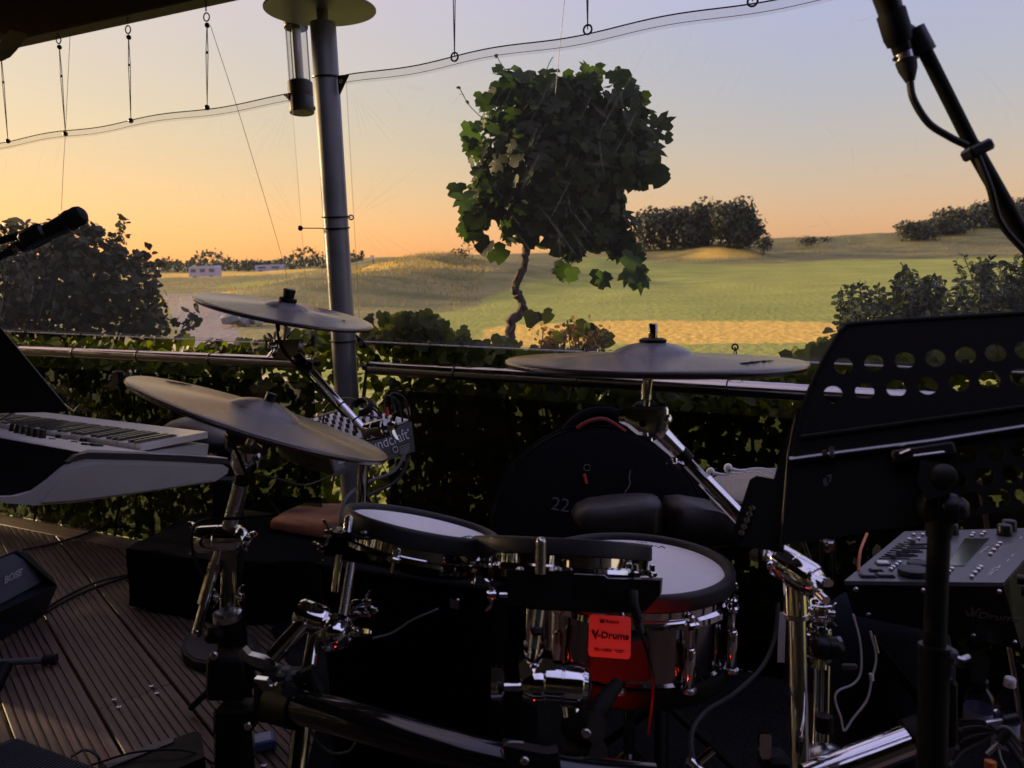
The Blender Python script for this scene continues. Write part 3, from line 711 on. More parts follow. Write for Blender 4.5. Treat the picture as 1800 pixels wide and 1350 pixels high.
# rafter end and bracket at the far left
pe = onpl(2, 95, rl1-nL*.25, nL)
rf = thing('rafter_end', pe, 'short dark rafter end below the beam at the left edge', 'rafter')
q = [onpl(x, y, rl1-nL*.25, nL) for x, y in ((-70, 60), (34, 56), (14, 84), (2, 97), (-12, 104), (-70, 112))]
B().loft([[p-nL*.04 for p in q], [p+nL*.04 for p in q]]).build('timber', 'beam_wood', rf, ang=30)
roofz = zbeam+.21
pl = bm_ @ Vector((-4, .12, 0)); pc_ = bm_ @ Vector((.05, .16, 0)); pr = bR @ Vector((3.4, .12, 0))
rp = [(pl.x, pl.y), (pc_.x, pc_.y), (-.75, 1.9), (-.60, -.2), (3.6, -.5), (3.6, -2.3), (-5.5, -2.3)]  # unseen roof outline, left open over the drums to let sky light in
roof = B().prism(rp, roofz, roofz+.08).build('roof', 'ceiling_paint'); tag(roof, kind='structure')
wall = B().box((.5, -2.45, 2.4), 13, .25, 5.4).build('wall', 'wall_paint'); tag(wall, kind='structure')  # unseen wall behind the camera, raised to block blue sky light

# ---- steel post with disc and lamp
dpost = (POST-CAM).dot(cF); pr_ = 21.5/FPX*pix(Vector((POST.x, POST.y, 1.4)))[2]
ptop = onpl(566, 42, POST, -cF.cross(Vector((1,0,0))) if False else Vector((0, 1, 0))).z
post = thing('steel_post', POST, 'grey painted round steel post with a disc on top', 'post')
B().lathe([(pr_, -.3), (pr_, ptop), (pr_*.96, ptop+.004), (0, ptop+.004)], Matrix.Translation((POST.x, POST.y, 0)), 40).build('shaft', 'post_paint', post)
zd = onpl(563, 19, POST, Vector((0, 1, 0))).z
B().lathe([(.022, ptop), (.022, zd+.01)], Matrix.Translation((POST.x, POST.y, 0)), 20).build('neck', 'post_paint', post)
rd = 97/FPX*pix(Vector((POST.x, POST.y, zd)))[2]
B().lathe([(0, zd), (rd-.002, zd), (rd, zd+.002), (rd, zd+.006), (rd-.002, zd+.008), (0, zd+.008)], Matrix.Translation((POST.x-.006, POST.y, 0)), 64).build('disc_plate', 'post_paint', post)
dl = dpost-.03
lt, lb = P(519, 30, dl-.02), P(531, 199, dl)
ax = (lt-lb).normalized(); ll = (lt-lb).length; lm = frame(ax, lb); rl = 21.5/FPX*dl
lamp = thing('post_lamp', lb, 'glass cylinder lamp with black collars fixed to the post', 'lamp')
B().lathe([(0, 0), (rl*.96, 0), (rl, .004), (rl, ll*.155), (rl*.97, ll*.165), (rl, ll*.175), (rl*1.01, ll*.315), (rl*.9, ll*.33), (0, ll*.33)], lm, 36).build('base_cap', 'lamp_black', lamp)
B().lathe([(rl*.88, ll*.33), (rl*.88, ll*.9)], lm, 36, False).build('glass_tube', 'lamp_glass', lamp)
B().lathe([(0, ll*.885), (rl*.95, ll*.885), (rl*.97, ll*.90), (rl*.97, ll*.985), (rl*.9, ll), (0, ll)], lm, 36).build('top_cap', 'lamp_black', lamp)
for a in (.4, 2.5, 4.6): B().tube([lm @ Vector((rl*.8*math.cos(a), rl*.8*math.sin(a), h)) for h in (ll*.33, ll*.89)], .0025, 6).build('support_rod', 'lamp_black', lamp)
B().lathe([(0, ll*.33), (rl*.35, ll*.33), (rl*.35, ll*.87), (0, ll*.87)], lm, 20).build('inner_tube', 'white_plastic', lamp)
B().tube([P(548, 190, dl), P(562, 191, dl+.03)], .008, 12).build('stub', 'lamp_black', lamp)

# ---- handrails, end brackets, glass
def rail(name, a, b, lab):
    root = thing(name, a, lab, 'handrail')
    d = (b-a).normalized()
    pr = []
    B().tube([a, b], .0255, 28).build('rail_tube', 'rail_steel', root)
    return root, d
railL, _ = rail('handrail', rl0, rl1-dL*(pr_+.02), 'polished steel handrail running left from the post')
railR, _ = rail('handrail', rr0+dR*(pr_*.9+.0), rr1, 'polished steel handrail running right from the post')
for root, q, s in ((railL, rl1-dL*(pr_+.03), -1), (railR, rr0+dR*(pr_*.9-.005), 1)):
    d = dL if s < 0 else dR
    B().tube([q, q-d*s*.0+d*(-s)*-.0+(-d*s)*.03], .011, 12).build('end_bracket', 'black_plastic', root)
    B().lathe([(0, 0), (.0265, 0), (.0265, .006), (0, .006)], frame(d, q), 24).build('end_cap', 'black_plastic', root)
for p, root, d, n in ((onz(205, 640, RZ), railL, dL, nL), (onz(1130, 690, RZ), railR, dR, nR)):
    q = Vector((p.x, p.y, RZ-.03)); 
    B().box((0, 0, -.03), .05, .03, .06, frame((0, 0, 1), q, d), .006).build('glass_clamp', 'matte_black', root)
for p0, d, n, root_l, spans in ((rl1, dL, nL, 'dark glass balustrade panel left of the post', ((-3.2, -.10),)), (rr0, dR, nR, 'dark glass balustrade panel right of the post', ((.10, 1.62), (1.66, 3.2)))):
    for i, (a, b_) in enumerate(spans):
        m = Matrix((d, n, Vector((0, 0, 1)))).transposed().to_4x4(); m.translation = Vector((p0.x, p0.y, 0))+n*.012
        lab = root_l if len(spans) == 1 else ['dark glass balustrade panel just right of the post', 'dark glass balustrade panel behind the right music stand'][i]
        o = B().box(((a+b_)/2, 0, .44), b_-a, .010, .85, m).build('glass_panel', 'pane_glass', None, m); tag(o, lab, 'glass panel')

# ---- clear weather sheets hung above the rail
def sheet(name, p0, d, n, tl, tr_, bl, br, lab, ext=0.):
    """corner pixels lie in the vertical plane through p0"""
    a, b, c, e = [onpl(*q, p0+n*.03, n) for q in (tl, tr_, bl, br)]
    root = thing(name, (a+b)/2, lab, 'clear sheet')
    NU, NV = 90, 60; vs = []; fs = []; ph = random.random()*6
    def pt(u, v):
        p = (a*(1-u)+b*u)*(1-v)+(c*(1-u)+e*u)*v
        wv = .005*math.sin(u*13+ph)+.002*math.sin(u*31+v*5+ph)+.006*math.sin(v*5+u*6)
        edge = min(1, 6*min(u, 1-u, v+.05, 1-v+.05)); sag = .012*math.sin(u*math.pi*4)**2*(1-v)
        return p+n*wv*edge-Vector((0, 0, sag))
    for i in range(NU+1):
        for j in range(NV+1): vs.append(pt(i/NU, j/NV))
    for i in range(NU):
        for j in range(NV): k = i*(NV+1)+j; fs.append((k, k+1, k+NV+2, k+NV+1))
    B().add(vs, fs).build('sheet', 'clear_sheet', root, ang=180)
    for nm, v0, v1, mt in (('top_hem', .0, .034, 'sheet_hem'), ('bottom_hem', .985, .996, 'sheet_hem')):
        vv = []; ff = []
        for i in range(NU+1):
            for v in (v0, v1): vv.append(pt(i/NU, v)-n*.004)
        for i in range(NU): ff.append((2*i, 2*i+1, 2*i+3, 2*i+2))
        B().add(vv, ff).build(nm, mt, root, ang=180)
    B().tube([pt(i/60, 0)+Vector((0, 0, .003)) for i in range(61)], .0022, 6).build('top_cord', 'cord', root)
    B().tube([pt(i/60, .026)+Vector((0, 0, .003)) for i in range(61)], .0010, 5).build('stitch_line', 'cord', root)
    B().tube([pt(i/60, 1.0)-n*.004 for i in range(61)], .0028, 6).build('bottom_weld', 'sheet_weld', root)
    for u, us in ((0, .02), (1, -.02)): B().tube([pt(u, j/30) for j in range(31)], .0022, 6).build('side_weld', 'sheet_hem', root)
    return root, pt
shL, ptL = sheet('weather_sheet', rl1, dL, nL, (-220, 284), (512, 165), (-220, 572), (546, 606), 'clear creased plastic sheet left of the steel post')
shR, ptR = sheet('weather_sheet', rr0, dR, nR, (608, 133), (2100, -142), (634, 600), (2100, 668), 'clear creased plastic sheet right of the steel post')
def tri(px, pts, p0, n, root):
    q = [onpl(x, y, p0, n) for x, y in pts]; z = n*.004
    B().add([p-z for p in q]+[p+z for p in q], [(0, 1, 2), (5, 4, 3), (0, 3, 4, 1), (1, 4, 5, 2), (2, 5, 3, 0)]).build('corner_patch', 'black_plastic', root, smooth=False)
    c = sum(q, Vector())/3
    B().lathe([(.004, -.006), (.008, -.006), (.008, .006), (.004, .006)], frame(n, c-n*.002), 14, False).build('eyelet', 'brushed', root)
tri(0, ((594, 133), (613, 131), (597, 166)), rr0+nR*.02, nR, shR)
tri(0, ((626, 588), (648, 610), (633, 612)), rr0+nR*.02, nR, shR)
tri(0, ((552, 588), (553, 606), (535, 612)), rl1+nL*.02, nL, shL)
tri(0, ((498, 166), (512, 163), (509, 176)), rl1+nL*.02, nL, shL)

# creases fanning out from the lashed corners of the sheets
random.seed(19)
for (ax_, ay_, a0_, a1_, root, p0, n, cnt) in ((612, 152, 40, 85, shR, rr0, nR, 9), (620, 384, -62, -20, shR, rr0, nR, 9), (622, 386, 20, 65, shR, rr0, nR, 6), (508, 176, 95, 140, shL, rl1, nL, 7), (532, 402, 205, 250, shL, rl1, nL, 8), (540, 590, 215, 260, shL, rl1, nL, 6), (640, 590, -70, -30, shR, rr0, nR, 7)):
    for k in range(cnt//2+1):
        a = R_(a0_+(a1_-a0_)*2*(k+random.random())/(cnt+2)); st = random.uniform(6, 30); ln_ = random.uniform(50, 150)
        pts = [onpl(ax_+math.cos(a)*t_+math.sin(a)*2.5*math.sin(t_*.05), ay_+math.sin(a)*t_, p0+n*.024, n) for t_ in (st, st+ln_*.35, st+ln_*.7, st+ln_)]
        B().tube(pts, [.0001, .0005, .0004, .0001], 5).build('crease', 'sheet_hem', root)
for k in range(26):
    x_, y_ = random.uniform(660, 1560), random.choice((random.uniform(30, 330), random.uniform(340, 560))); a = random.gauss(-.6, .5); ln_ = random.uniform(18, 60)
    pts = [onpl(x_+math.cos(a)*t_, y_+math.sin(a)*t_+3*math.sin(t_*.06), rr0+nR*.024, nR) for t_ in (0, ln_*.5, ln_)]
    B().tube(pts, [.0001, .0006, .0001], 5).build('crease', 'sheet_hem', shR)
# ---- hanging cords with eyelets and toggles
def ring(b, c, r, t, n, k=18):
    f = frame(n, c); return b.tube([f @ Vector((r*math.cos(2*math.pi*i/k), r*math.sin(2*math.pi*i/k), 0)) for i in range(k)], t, 6, closed=True)
def hang(px, ytop, ye, bx, by, p0, n, lab, ringbot=False, double=True):
    top, eye, bot = [onpl(x, y, p0+n*.03, n) for x, y in ((px, ytop), (px, ye), (bx, by))]
    top.z = max(top.z, zbeam+.01)
    root = thing('hanging_cord', top, lab, 'hanging cord', 'cords holding up the clear sheets')
    B().tube([top, eye+Vector((0, 0, .022))], .0030, 8).build('screw_shank', 'cord', root)
    b = B(); ring(b, eye, .016 if not ringbot else .012, .0028, n); b.build('eye_ring', 'cord', root)
    e2 = eye-Vector((0, 0, .02)); off = n.cross(Vector((0, 0, 1)))*.006
    mid = e2.lerp(bot, .35)
    B().tube([e2, mid-off, bot], .0018, 6).build('cord_strand', 'wire', root)
    if double: B().tube([e2, mid+off, bot], .0018, 6).build('cord_strand', 'wire', root)
    B().ball(mid, .006, n=8).build('knot', 'cord', root); B().ball(e2-Vector((0, 0, .012)), .011, n=10).build('toggle', 'black_plastic', root)
    if ringbot:
        b = B(); ring(b, bot, .014, .0032, n); b.build('bottom_ring', 'black_plastic', root)
    else: B().ball(bot, .012, n=10).build('bottom_toggle', 'black_plastic', root)
hang(0, 66, 80, 14, 248, rl1, nL, 'leftmost hanging cord at the left picture edge')
hang(103, 46, 70, 115, 235, rl1, nL, 'hanging cord above the left microphone, second from left')
hang(225, 28, 52, 230, 212, rl1, nL, 'hanging cord third from the left, between two others')
hang(363, 8, 30, 364, 189, rl1, nL, 'hanging cord nearest the glass lamp, with a slanting wire')
hang(797, -200, -160, 799, 100, rr0, nR, 'hanging cord with ring, left above the vine tree', True)
hang(1031, -240, -200, 1033, 52, rr0, nR, 'hanging cord with ring, right above the vine tree', True)
hang(1322, -260, -220, 1323, 2, rr0, nR, 'hanging cord whose ring just shows at the top edge', True)
def wirething(pts, lab, r=.0012):
    o = thing('tie_wire', pts[0], lab, 'wire'); B().tube(bez(pts, 20), r, 6).build('strand', 'wire', o)
wirething([onpl(370, 45, rl1+nL*.06, nL), onpl(425, 215, rl1+nL*.3, nL), onpl(495, 450, rl1+nL*.9, nL), onpl(505, 500, rl1+nL*1.0, nL)], 'thin wire slanting down from the fourth hanging cord')
wirething([onpl(124, 44, rl1+nL*.06, nL), onpl(115, 230, rl1+nL*.08, nL), onpl(111, 300, rl1+nL*.1, nL), onpl(108, 370, rl1+nL*.12, nL)], 'thin wire hanging down behind the left microphone')
wirething([P(993, -8, 2.9), P(985, 70, 2.98), P(975, 180, 3.1), P(965, 300, 3.25)], 'thin wire leading up from the vine tree crown')
# cord lashings round the post
for y0, y1, lab, tog in ((381, 384, 'upper black cord lashing round the post with a small ring', (617, 382)), (401, 402, 'lower black cord lashing round the post with a toggle', (528, 401)), (598, 600, 'black cord lashing round the foot of the post by the rail', None), (135, 140, 'black cord lashing round the top of the post', None)):
    z = onpl(590, y0, POST, Vector((0, 1, 0))).z
    o = thing('post_lashing', (POST.x, POST.y, z), lab, 'cord', 'cord lashings on the post')
    B().tube([(POST.x+(pr_+.003)*math.cos(a), POST.y+(pr_+.003)*math.sin(a), z+.004*math.sin(a*1.0)) for a in (2*math.pi*i/28 for i in range(28))], .0032, 6, closed=True).build('loop', 'black_plastic', o)
    if tog:
        e = onpl(*tog, POST+nL*.03, Vector((0, 1, 0))); s = 1 if tog[0] > 590 else -1
        B().tube([(POST.x+s*pr_, POST.y-.02, z), e], .002, 6).build('tail', 'black_plastic', o)
        if s > 0: b = B(); ring(b, e, .009, .003, (0, 1, 0)); b.build('ring', 'brushed', o)
        else: B().ball(e, .011, n=10).build('toggle', 'black_plastic', o)
# bottom ties from sheet to rail
def tie(px, pyt, p0, d, n, pt_, lab):
    top = onpl(px, pyt, p0+n*.03, n); s = (top-p0).dot(d); q = p0+d*(s-.012); q2 = p0+d*(s+.03)
    q.z = q2.z = RZ
    o = thing('rail_tie', q, lab, 'cord', 'cords tying the sheets to the rail')
    b = B(); ring(b, top, .009, .0028, n); b.build('ring', 'black_plastic', o)
    for w_ in (q, q2): B().tube([top, Vector((w_.x, w_.y, RZ+.026))+n*.01], .0020, 6).build('cord_strand', 'black_plastic', o)
    f = frame(d, q); B().tube([f @ Vector((.028*math.cos(a), .028*math.sin(a), 0)) for a in (2*math.pi*i/18 for i in range(18))], .0020, 6, closed=True).build('loop', 'black_plastic', o)
for px, py, lab in ((45, 584, 'rail tie nearest the left picture edge'), (142, 588, 'rail tie second from the left edge'), (255, 594, 'rail tie third from the left edge'), (382, 600, 'rail tie below the high left cymbal')): tie(px, py, rl1, dL, nL, ptL, lab)
for px, py, lab in ((812, 606, 'rail tie between the post and the ride cymbal'), (1029, 612, 'rail tie behind the left half of the ride cymbal'), (1292, 610, 'rail tie behind the right half of the ride cymbal')): tie(px, py, rr0, dR, nR, ptR, lab)

# ================================================================== PLANTS NEAR THE VERANDA
vine = [leaf_mesh('vine_leaf_blade', GRAPE, 'vine_leaf', .28, .35), leaf_mesh('vine_leaf_blade', GRAPE2, 'vine_leaf', .12, .6), leaf_mesh('vine_leaf_blade', GRAPE, 'vine_leaf', -.15, .5), leaf_mesh('vine_leaf_blade', GRAPE2, 'vine_leaf', .4, .2)]
ivy = [leaf_mesh('ivy_leaf_blade', IVY, 'ivy_leaf', .2, .4), leaf_mesh('ivy_leaf_blade', GRAPE2, 'ivy_leaf', .1, .5), leaf_mesh('ivy_leaf_blade', IVY, 'ivy_leaf', .35, .2)]
oval = [leaf_mesh('shrub_leaf_blade', OVAL, 'shrub_leaf', .25, .3), leaf_mesh('shrub_leaf_blade', OVAL, 'shrub_leaf', .05, .6)]
bushl = [leaf_mesh('bush_leaf_blade', OVAL, 'dark_leaf', .25, .4), leaf_mesh('bush_leaf_blade', IVY, 'dark_leaf', .1, .4)]
dryl = [leaf_mesh('dry_leaf_blade', RAG, 'dry_leaf', .3, .5)]
VD = 3.3
random.seed(21)
tb = P(886, 640, VD); vt = thing('vine_tree', (tb.x, tb.y, gz(tb.x, tb.y)), 'round-headed grapevine tree with a thin twisting trunk', 'tree')
tp = bez([Vector((tb.x-.05, tb.y, gz(tb.x, tb.y)-.05)), P(880, 700, VD), P(890, 610, VD), P(906, 565, VD), P(914, 528, VD+.03), P(908, 490, VD), P(928, 445, VD), P(940, 405, VD+.02), P(962, 340, VD)], 60)
B().tube([p+rv(.004)+Vector((.012*math.sin(i*.55), 0, 0)) for i, p in enumerate(tp)], [.020+.006*random.random()-.006*i/len(tp) for i in range(len(tp))], 10).build('trunk', 'bark', vt)
b = B()
for a in range(7):
    e = P(985+120*math.cos(a*2.4)*random.uniform(.4, 1), 290+120*math.sin(a*1.7+.5)*random.uniform(.3, .9), VD+random.uniform(-.05, .2))
    b.tube(bez([tp[-10], tp[-1].lerp(e, .4)+rv(.04), e], 10), [.010-.0008*i for i in range(11)], 6)
b.build('branches', 'bark', vt)
blobs = [(900,185,72),(1000,180,78),(1085,195,68),(1128,245,42),(862,262,52),(960,290,105),(1068,285,80),(856,345,52),(935,365,78),(1035,375,78),(1085,415,44),(1000,432,40),(1104,445,24),(836,385,30),(1140,300,34),(985,225,90),(1020,315,95),(905,290,80)]
ms = []
blobs = [(985+(x-985)*.92, 280+(y-285)*.93, r_*.90) for x, y, r_ in blobs]
for bx_, by_, br_ in blobs:
    for k in range(int(br_*br_*.024)+8):
        d = rv().normalized(); rr1_ = br_*(random.random()**.33)
        q = P(bx_+d.x*rr1_, by_-d.z*rr1_, VD)+cF*(d.y*rr1_/FPX*VD*1.0)
        out = Vector((d.x, d.y, d.z*.6+.35))+rv(.35); s = random.uniform(.048, .105)
        ms.append(Matrix.Translation(q) @ rot_to(out, Vector((random.gauss(0, .5), random.gauss(0, .3), -1)), random.gauss(0, .4)) @ Matrix.Scale(s, 4))
for px, py in ((1040,118),(1018,150),(880,150),(845,172),(1125,165),(1160,210),(1165,235),(1150,270),(1158,300),(812,395),(826,400),(820,345),(808,330),(825,245),(830,220),(1130,480),(1108,470),(1062,478),(1005,470),(985,465),(865,430),(1120,455),(1085,128),(960,130),(920,140)):
    for j in range(2):
        q = P(px+random.uniform(-8, 8), py+random.uniform(-8, 8), VD+random.uniform(-.2, .1))
        ms.append(Matrix.Translation(q) @ rot_to(Vector((random.gauss(0, .5), -1, random.gauss(.2, .4))), Vector((random.gauss(0, .6), 0, -1))) @ Matrix.Scale(random.uniform(.06, .11), 4))
plant_leaves(vt, ms, vine, 300)
# tendrils
b = B()
for pts in (((850, 210), (825, 185), (806, 152)), ((890, 125), (878, 108), (873, 95)), ((960, 125), (966, 110), (972, 100))): b.tube(bez([P(x, y, VD-.1) for x, y in pts], 10), .0018, 5)
b.build('tendrils', 'stem', vt)
for (x, y) in ((806, 152), (812, 165), (820, 178), (873, 96)):
    q = P(x, y, VD-.1); o = bpy.data.objects.new('leaf', vine[0]); COL.objects.link(o); o.parent = vt; o.matrix_basis = WM[vt].inverted() @ (Matrix.Translation(q) @ rot_to(rv(), Vector((0, 0, -1))) @ Matrix.Scale(.02, 4))

# ivy hedge behind the balustrade
def interp(t, x):
    for (a, b_), (c, d) in zip(t, t[1:]):
        if a <= x <= c: return b_+(d-b_)*(x-a)/(c-a)
    return t[0][1] if x < t[0][0] else t[-1][1]
def hedge(lab, p0, d, n, s0, s1, prof, cnt, seed, nparts, size=(.036, .070), z0=-.75):
    random.seed(seed); mid = p0+d*(s0+s1)/2+n*.4
    root = thing('ivy_hedge', (mid.x, mid.y, Z0), lab, 'hedge', 'ivy hedge behind the balustrade'); ms = []; b = B()
    for k in range(40):
        s = random.uniform(s0, s1); q = p0+d*s+n*random.uniform(.15, .6); zt = random.uniform(.3, .9)
        b.tube(bez([Vector((q.x, q.y, Z0)), Vector((q.x, q.y, Z0+.6))+rv(.1), Vector((q.x, q.y, zt))+rv(.12)], 10), .007, 5)
    b.build('stems', 'bark', root)
    while len(ms) < cnt:
        s = random.uniform(s0, s1); dep = .08+.75*random.random()**1.3; q = p0+d*s+n*dep
        qx = Vector((q.x, q.y, 1.0)); px = pix(qx)[0]
        ytop = interp(prof, px)
        r = ray(px, ytop); r2 = math.hypot(q.x, q.y)/math.hypot(r.x, r.y); ztop = CAMZ+r.z*r2
        ztop = min(ztop, 1.25)
        z = z0+(ztop-z0)*(random.random()**.75) if random.random() < .85 else ztop-.12*random.random()
        q.z = z+random.gauss(0, .015)
        o = -n+Vector((0, 0, .5))+rv(.55); sz = random.uniform(*size)*(1.15 if z > ztop-.15 else 1)
        ms.append(Matrix.Translation(q) @ rot_to(o, Vector((random.gauss(0, .6), random.gauss(0, .3), -1)), random.gauss(0, .5)) @ Matrix.Scale(sz, 4))
    plant_leaves(root, ms, ivy, nparts); return root
hedge('dark ivy hedge behind the glass left of the post', rl1, dL, nL, -3.1, -.12, ((-300, 560), (0, 592), (250, 605), (420, 606), (520, 592), (600, 575)), 7000, 31, 300)
hedge('green ivy hedge behind the rail between post and vine trunk', rr0, dR, nR, -.05, .55, ((600, 575), (650, 562), (700, 548), (760, 556), (800, 590), (860, 612), (950, 615)), 3400, 32, 300)
hedge('dark ivy hedge behind the glass right of the vine trunk', rr0, dR, nR, .55, 3.0, ((800, 612), (900, 622), (1000, 612), (1100, 640), (1200, 662), (1300, 668), (1380, 632), (1450, 590), (1900, 560)), 7400, 33, 300)
# dry flowering shrub beside the vine trunk
random.seed(41); q0 = P(1000, 660, 3.0); ds = thing('dry_shrub', (q0.x, q0.y, gz(q0.x, q0.y)), 'dry brown seed-headed shrub just right of the vine trunk', 'shrub'); ms = []; b = B()
for k in range(46):
    px = random.uniform(950, 1062); py = 570+random.random()**1.5*50+abs(px-1005)*.25; e = P(px, py, 3.0+random.uniform(-.15, .15))
    b.tube(bez([Vector((q0.x+random.gauss(0, .04), q0.y, .3)), e-Vector((0, 0, .25))+rv(.02), e], 8), .0022, 5)
    for j in range(16): ms.append(Matrix.Translation(e+rv(.018)) @ rot_to(rv(), rv()) @ Matrix.Scale(random.uniform(.010, .022), 4))
b.build('stems', 'stem', ds); plant_leaves(ds, ms, dryl, 0, massname='seed_heads')
ms = []
for (x, y) in ((1040, 572), (1052, 585), (1030, 575), (1062, 590), (1045, 598), (955, 550), (940, 548), (985, 585), (1010, 570), (898, 597), (880, 590)):
    ms.append(Matrix.Translation(P(x, y, 2.95)) @ rot_to(Vector((random.gauss(0, .4), -1, .5)), Vector((random.gauss(0, .6), 0, -1))) @ Matrix.Scale(random.uniform(.05, .09), 4))
plant_leaves(ds, ms, ivy, 11)
# big bush at the left
def bush(name, blobs, dist, lab, meshes, per, size, seed, nparts, thick=1.0, wisps=()):
    random.seed(seed); c = P(blobs[0][0], blobs[0][1], dist)
    root = thing(name, (c.x, c.y, gz(c.x, c.y)), lab, 'bush'); ms = []; b = B()
    base = Vector((c.x, c.y, gz(c.x, c.y)))
    for bx_, by_, br_ in blobs:
        e = P(bx_, by_, dist); b.tube(bez([base+rv(.1)*Vector((1, 1, 0)).length*.3, base.lerp(e, .5)+rv(.08), e], 8), [.02-.0016*i for i in range(9)][:9], 6)
        for k in range(int(br_*br_*per)+4):
            d = rv().normalized(); r = br_*(random.random()**.36)
            q = P(bx_+d.x*r, by_-d.z*r, dist)+cF*(d.y*r/FPX*dist*thick)
            ms.append(Matrix.Translation(q) @ rot_to(d+Vector((0, 0, .3))+rv(.6), Vector((random.gauss(0, .8), random.gauss(0, .5), random.gauss(-.2, .8)))) @ Matrix.Scale(random.uniform(*size), 4))
    for w_ in wisps:
        pts = bez([P(x, y, dist) for x, y in w_], 14); b.tube(pts, .004, 5)
        for p in pts:
            for j in range(2): ms.append(Matrix.Translation(p+rv(.02)) @ rot_to(rv(), rv()) @ Matrix.Scale(random.uniform(*size), 4))
    b.build('stems', 'bark', root); plant_leaves(root, ms, meshes, nparts); return root
bush('left_bush', [(70, 520, 110), (150, 490, 85), (225, 520, 62), (30, 455, 58), (125, 432, 42), (185, 440, 40), (-60, 500, 110), (255, 560, 45), (160, 560, 70), (40, 570, 60), (85, 440, 50), (205, 455, 22), (60, 405, 18), (150, 400, 16), (240, 470, 20), (270, 510, 18), (20, 400, 20), (110, 398, 14)], 5.2, 'big dense dark bush filling the left behind the sheet', bushl, .10, (.035, .075), 51, 300,
     wisps=(((190, 450), (215, 410), (218, 388)), ((110, 430), (95, 405), (90, 395)), ((235, 500), (268, 475), (282, 462)), ((250, 560), (290, 560), (335, 575)), ((300, 600), (335, 570), (342, 548)), ((225, 470), (250, 452), (262, 445)), ((150, 430), (160, 412), (172, 400))))
# leafy shrub at the right: upright sprigs of small oval leaves
random.seed(61); q0 = P(1700, 640, 2.9); rs = thing('right_shrub', (q0.x, q0.y, gz(q0.x, q0.y)), 'small-leaved evergreen shrub behind the right music stand', 'shrub'); ms = []; b = B()
rprof = ((1470, 512), (1490, 500), (1530, 488), (1560, 500), (1600, 452), (1630, 490), (1660, 470), (1720, 428), (1750, 452), (1800, 436), (1900, 430))
for k in range(150):
    px = random.uniform(1478, 1900); yt = interp(rprof, px)+random.random()**1.3*85+3; dd = 2.9+random.uniform(-.35, .5); e = P(px, yt, dd); st = P(px+random.gauss(10, 14), yt+90, dd+.05)
    pts = bez([st, st.lerp(e, .5)+rv(.012), e], 16); b.tube(pts, .0022, 5)
    for i, p in enumerate(pts):
        for j in range(3):
            dvec = Vector((random.gauss(0, 1), random.gauss(-.2, 1), random.gauss(.5, .5)))
            ms.append(Matrix.Translation(p+rv(.004)) @ rot_to(rv(.6)+Vector((0, -.4, .6)), dvec) @ Matrix.Scale(random.uniform(.020, .036), 4))
for k in range(2600):
    px = random.uniform(1490, 1950); y = interp(rprof, px)+40+random.random()*170; e = P(px, y, 2.95+random.uniform(-.3, .6)); ms.append(Matrix.Translation(e) @ rot_to(rv(.8)+Vector((0, -.5, .6)), rv()) @ Matrix.Scale(random.uniform(.022, .036), 4))
e0 = P(1480, 505, 2.7)
pts = bez([P(1490, 575, 2.7), P(1484, 545, 2.7), P(1478, 505, 2.7)], 12); b.tube(pts, .002, 5)
for p in pts: ms.append(Matrix.Translation(p+rv(.004)) @ rot_to(rv(.5)+Vector((0, -1, .3)), rv()+Vector((0, 0, .5))) @ Matrix.Scale(.026, 4))
b.build('stems', 'stem', rs); plant_leaves(rs, ms, oval, 300)

# added unseen hedge left of the veranda, keeps low sun off the deck
random.seed(77); hl = thing('shade_hedge', (-4.9, 2.2, Z0), 'tall added hedge, unseen, shading the deck from the left', 'hedge'); ms_ = []
for k in range(6000):
    y_ = random.uniform(-2.5, 5.1); top_ = 2.45+.12*math.sin(y_*2.3)+.08*math.sin(y_*5.1); q = Vector((-4.9+random.uniform(-.35, .35), y_, Z0+(top_-Z0)*random.random()**.8))
    ms_.append(Matrix.Translation(q) @ rot_to(Vector((1, 0, .4))+rv(.5), rv()) @ Matrix.Scale(random.uniform(.12, .22), 4))
b = B()
for y_ in range(-2, 4): b.tube([(-4.9, y_, Z0), (-4.85, y_+.1, 2.0)], .03, 6)
b.build('stems', 'bark', hl); plant_leaves(hl, ms_, bushl, 0)
# ================================================================== INSTRUMENTS AND GEAR
def part(b, name, mt, root, **k): return b.build(name, mt, root, **k)
def rod(root, name, p0, p1, r, mt='chrome', n=18, r1=None):
    return B().tube([p0, p1], [r, r1 if r1 else r], n).build(name, mt, root)
def cable(root, name, pts, r=.003, mt='rubber', n=40): return B().tube(bez(pts, n), r, 8).build(name, mt, root)
def wing(root, c, axis, up, s=.02, name='wing_nut', mt='chrome'):
    """hub with two flared wings in the plane of up"""
    m = frame(axis, c, up); b = B()
    b.lathe([(0, 0), (s*.42, 0), (s*.45, s*.2), (s*.35, s*.75), (0, s*.8)], m, 16)
    for sg in (-1, 1):
        rg = []
        for u, w, h in ((.25, .22, .35), (.7, .30, .5), (1.15, .26, .85), (1.35, .12, 1.05)):
            rg.append([m @ Vector((sg*u*s, y*w*s, h*s*.8+z*s*.14)) for y, z in ((-1, -1), (1, -1), (1.2, 0), (1, 1), (-1, 1), (-1.2, 0))])
        b.loft(rg)
    return b.build(name, mt, root, ang=50)
def barrel(root, c, axis, r, l, name='clamp_barrel', mt='chrome'):
    """chrome clamp body: stepped drum with a domed end"""
    m = frame(axis, c)
    return B().lathe([(0, -l/2-.006), (r*.5, -l/2-.004), (r*.9, -l/2), (r, -l/2+.004), (r, -.002), (r*.94, -.001), (r*.94, .001), (r, .002), (r, l/2-.005), (r*.93, l/2), (r*.8, l/2+.001), (r*.72, l/2+.006), (r*.4, l/2+.011), (0, l/2+.012)], m, 32).build(name, mt, root)
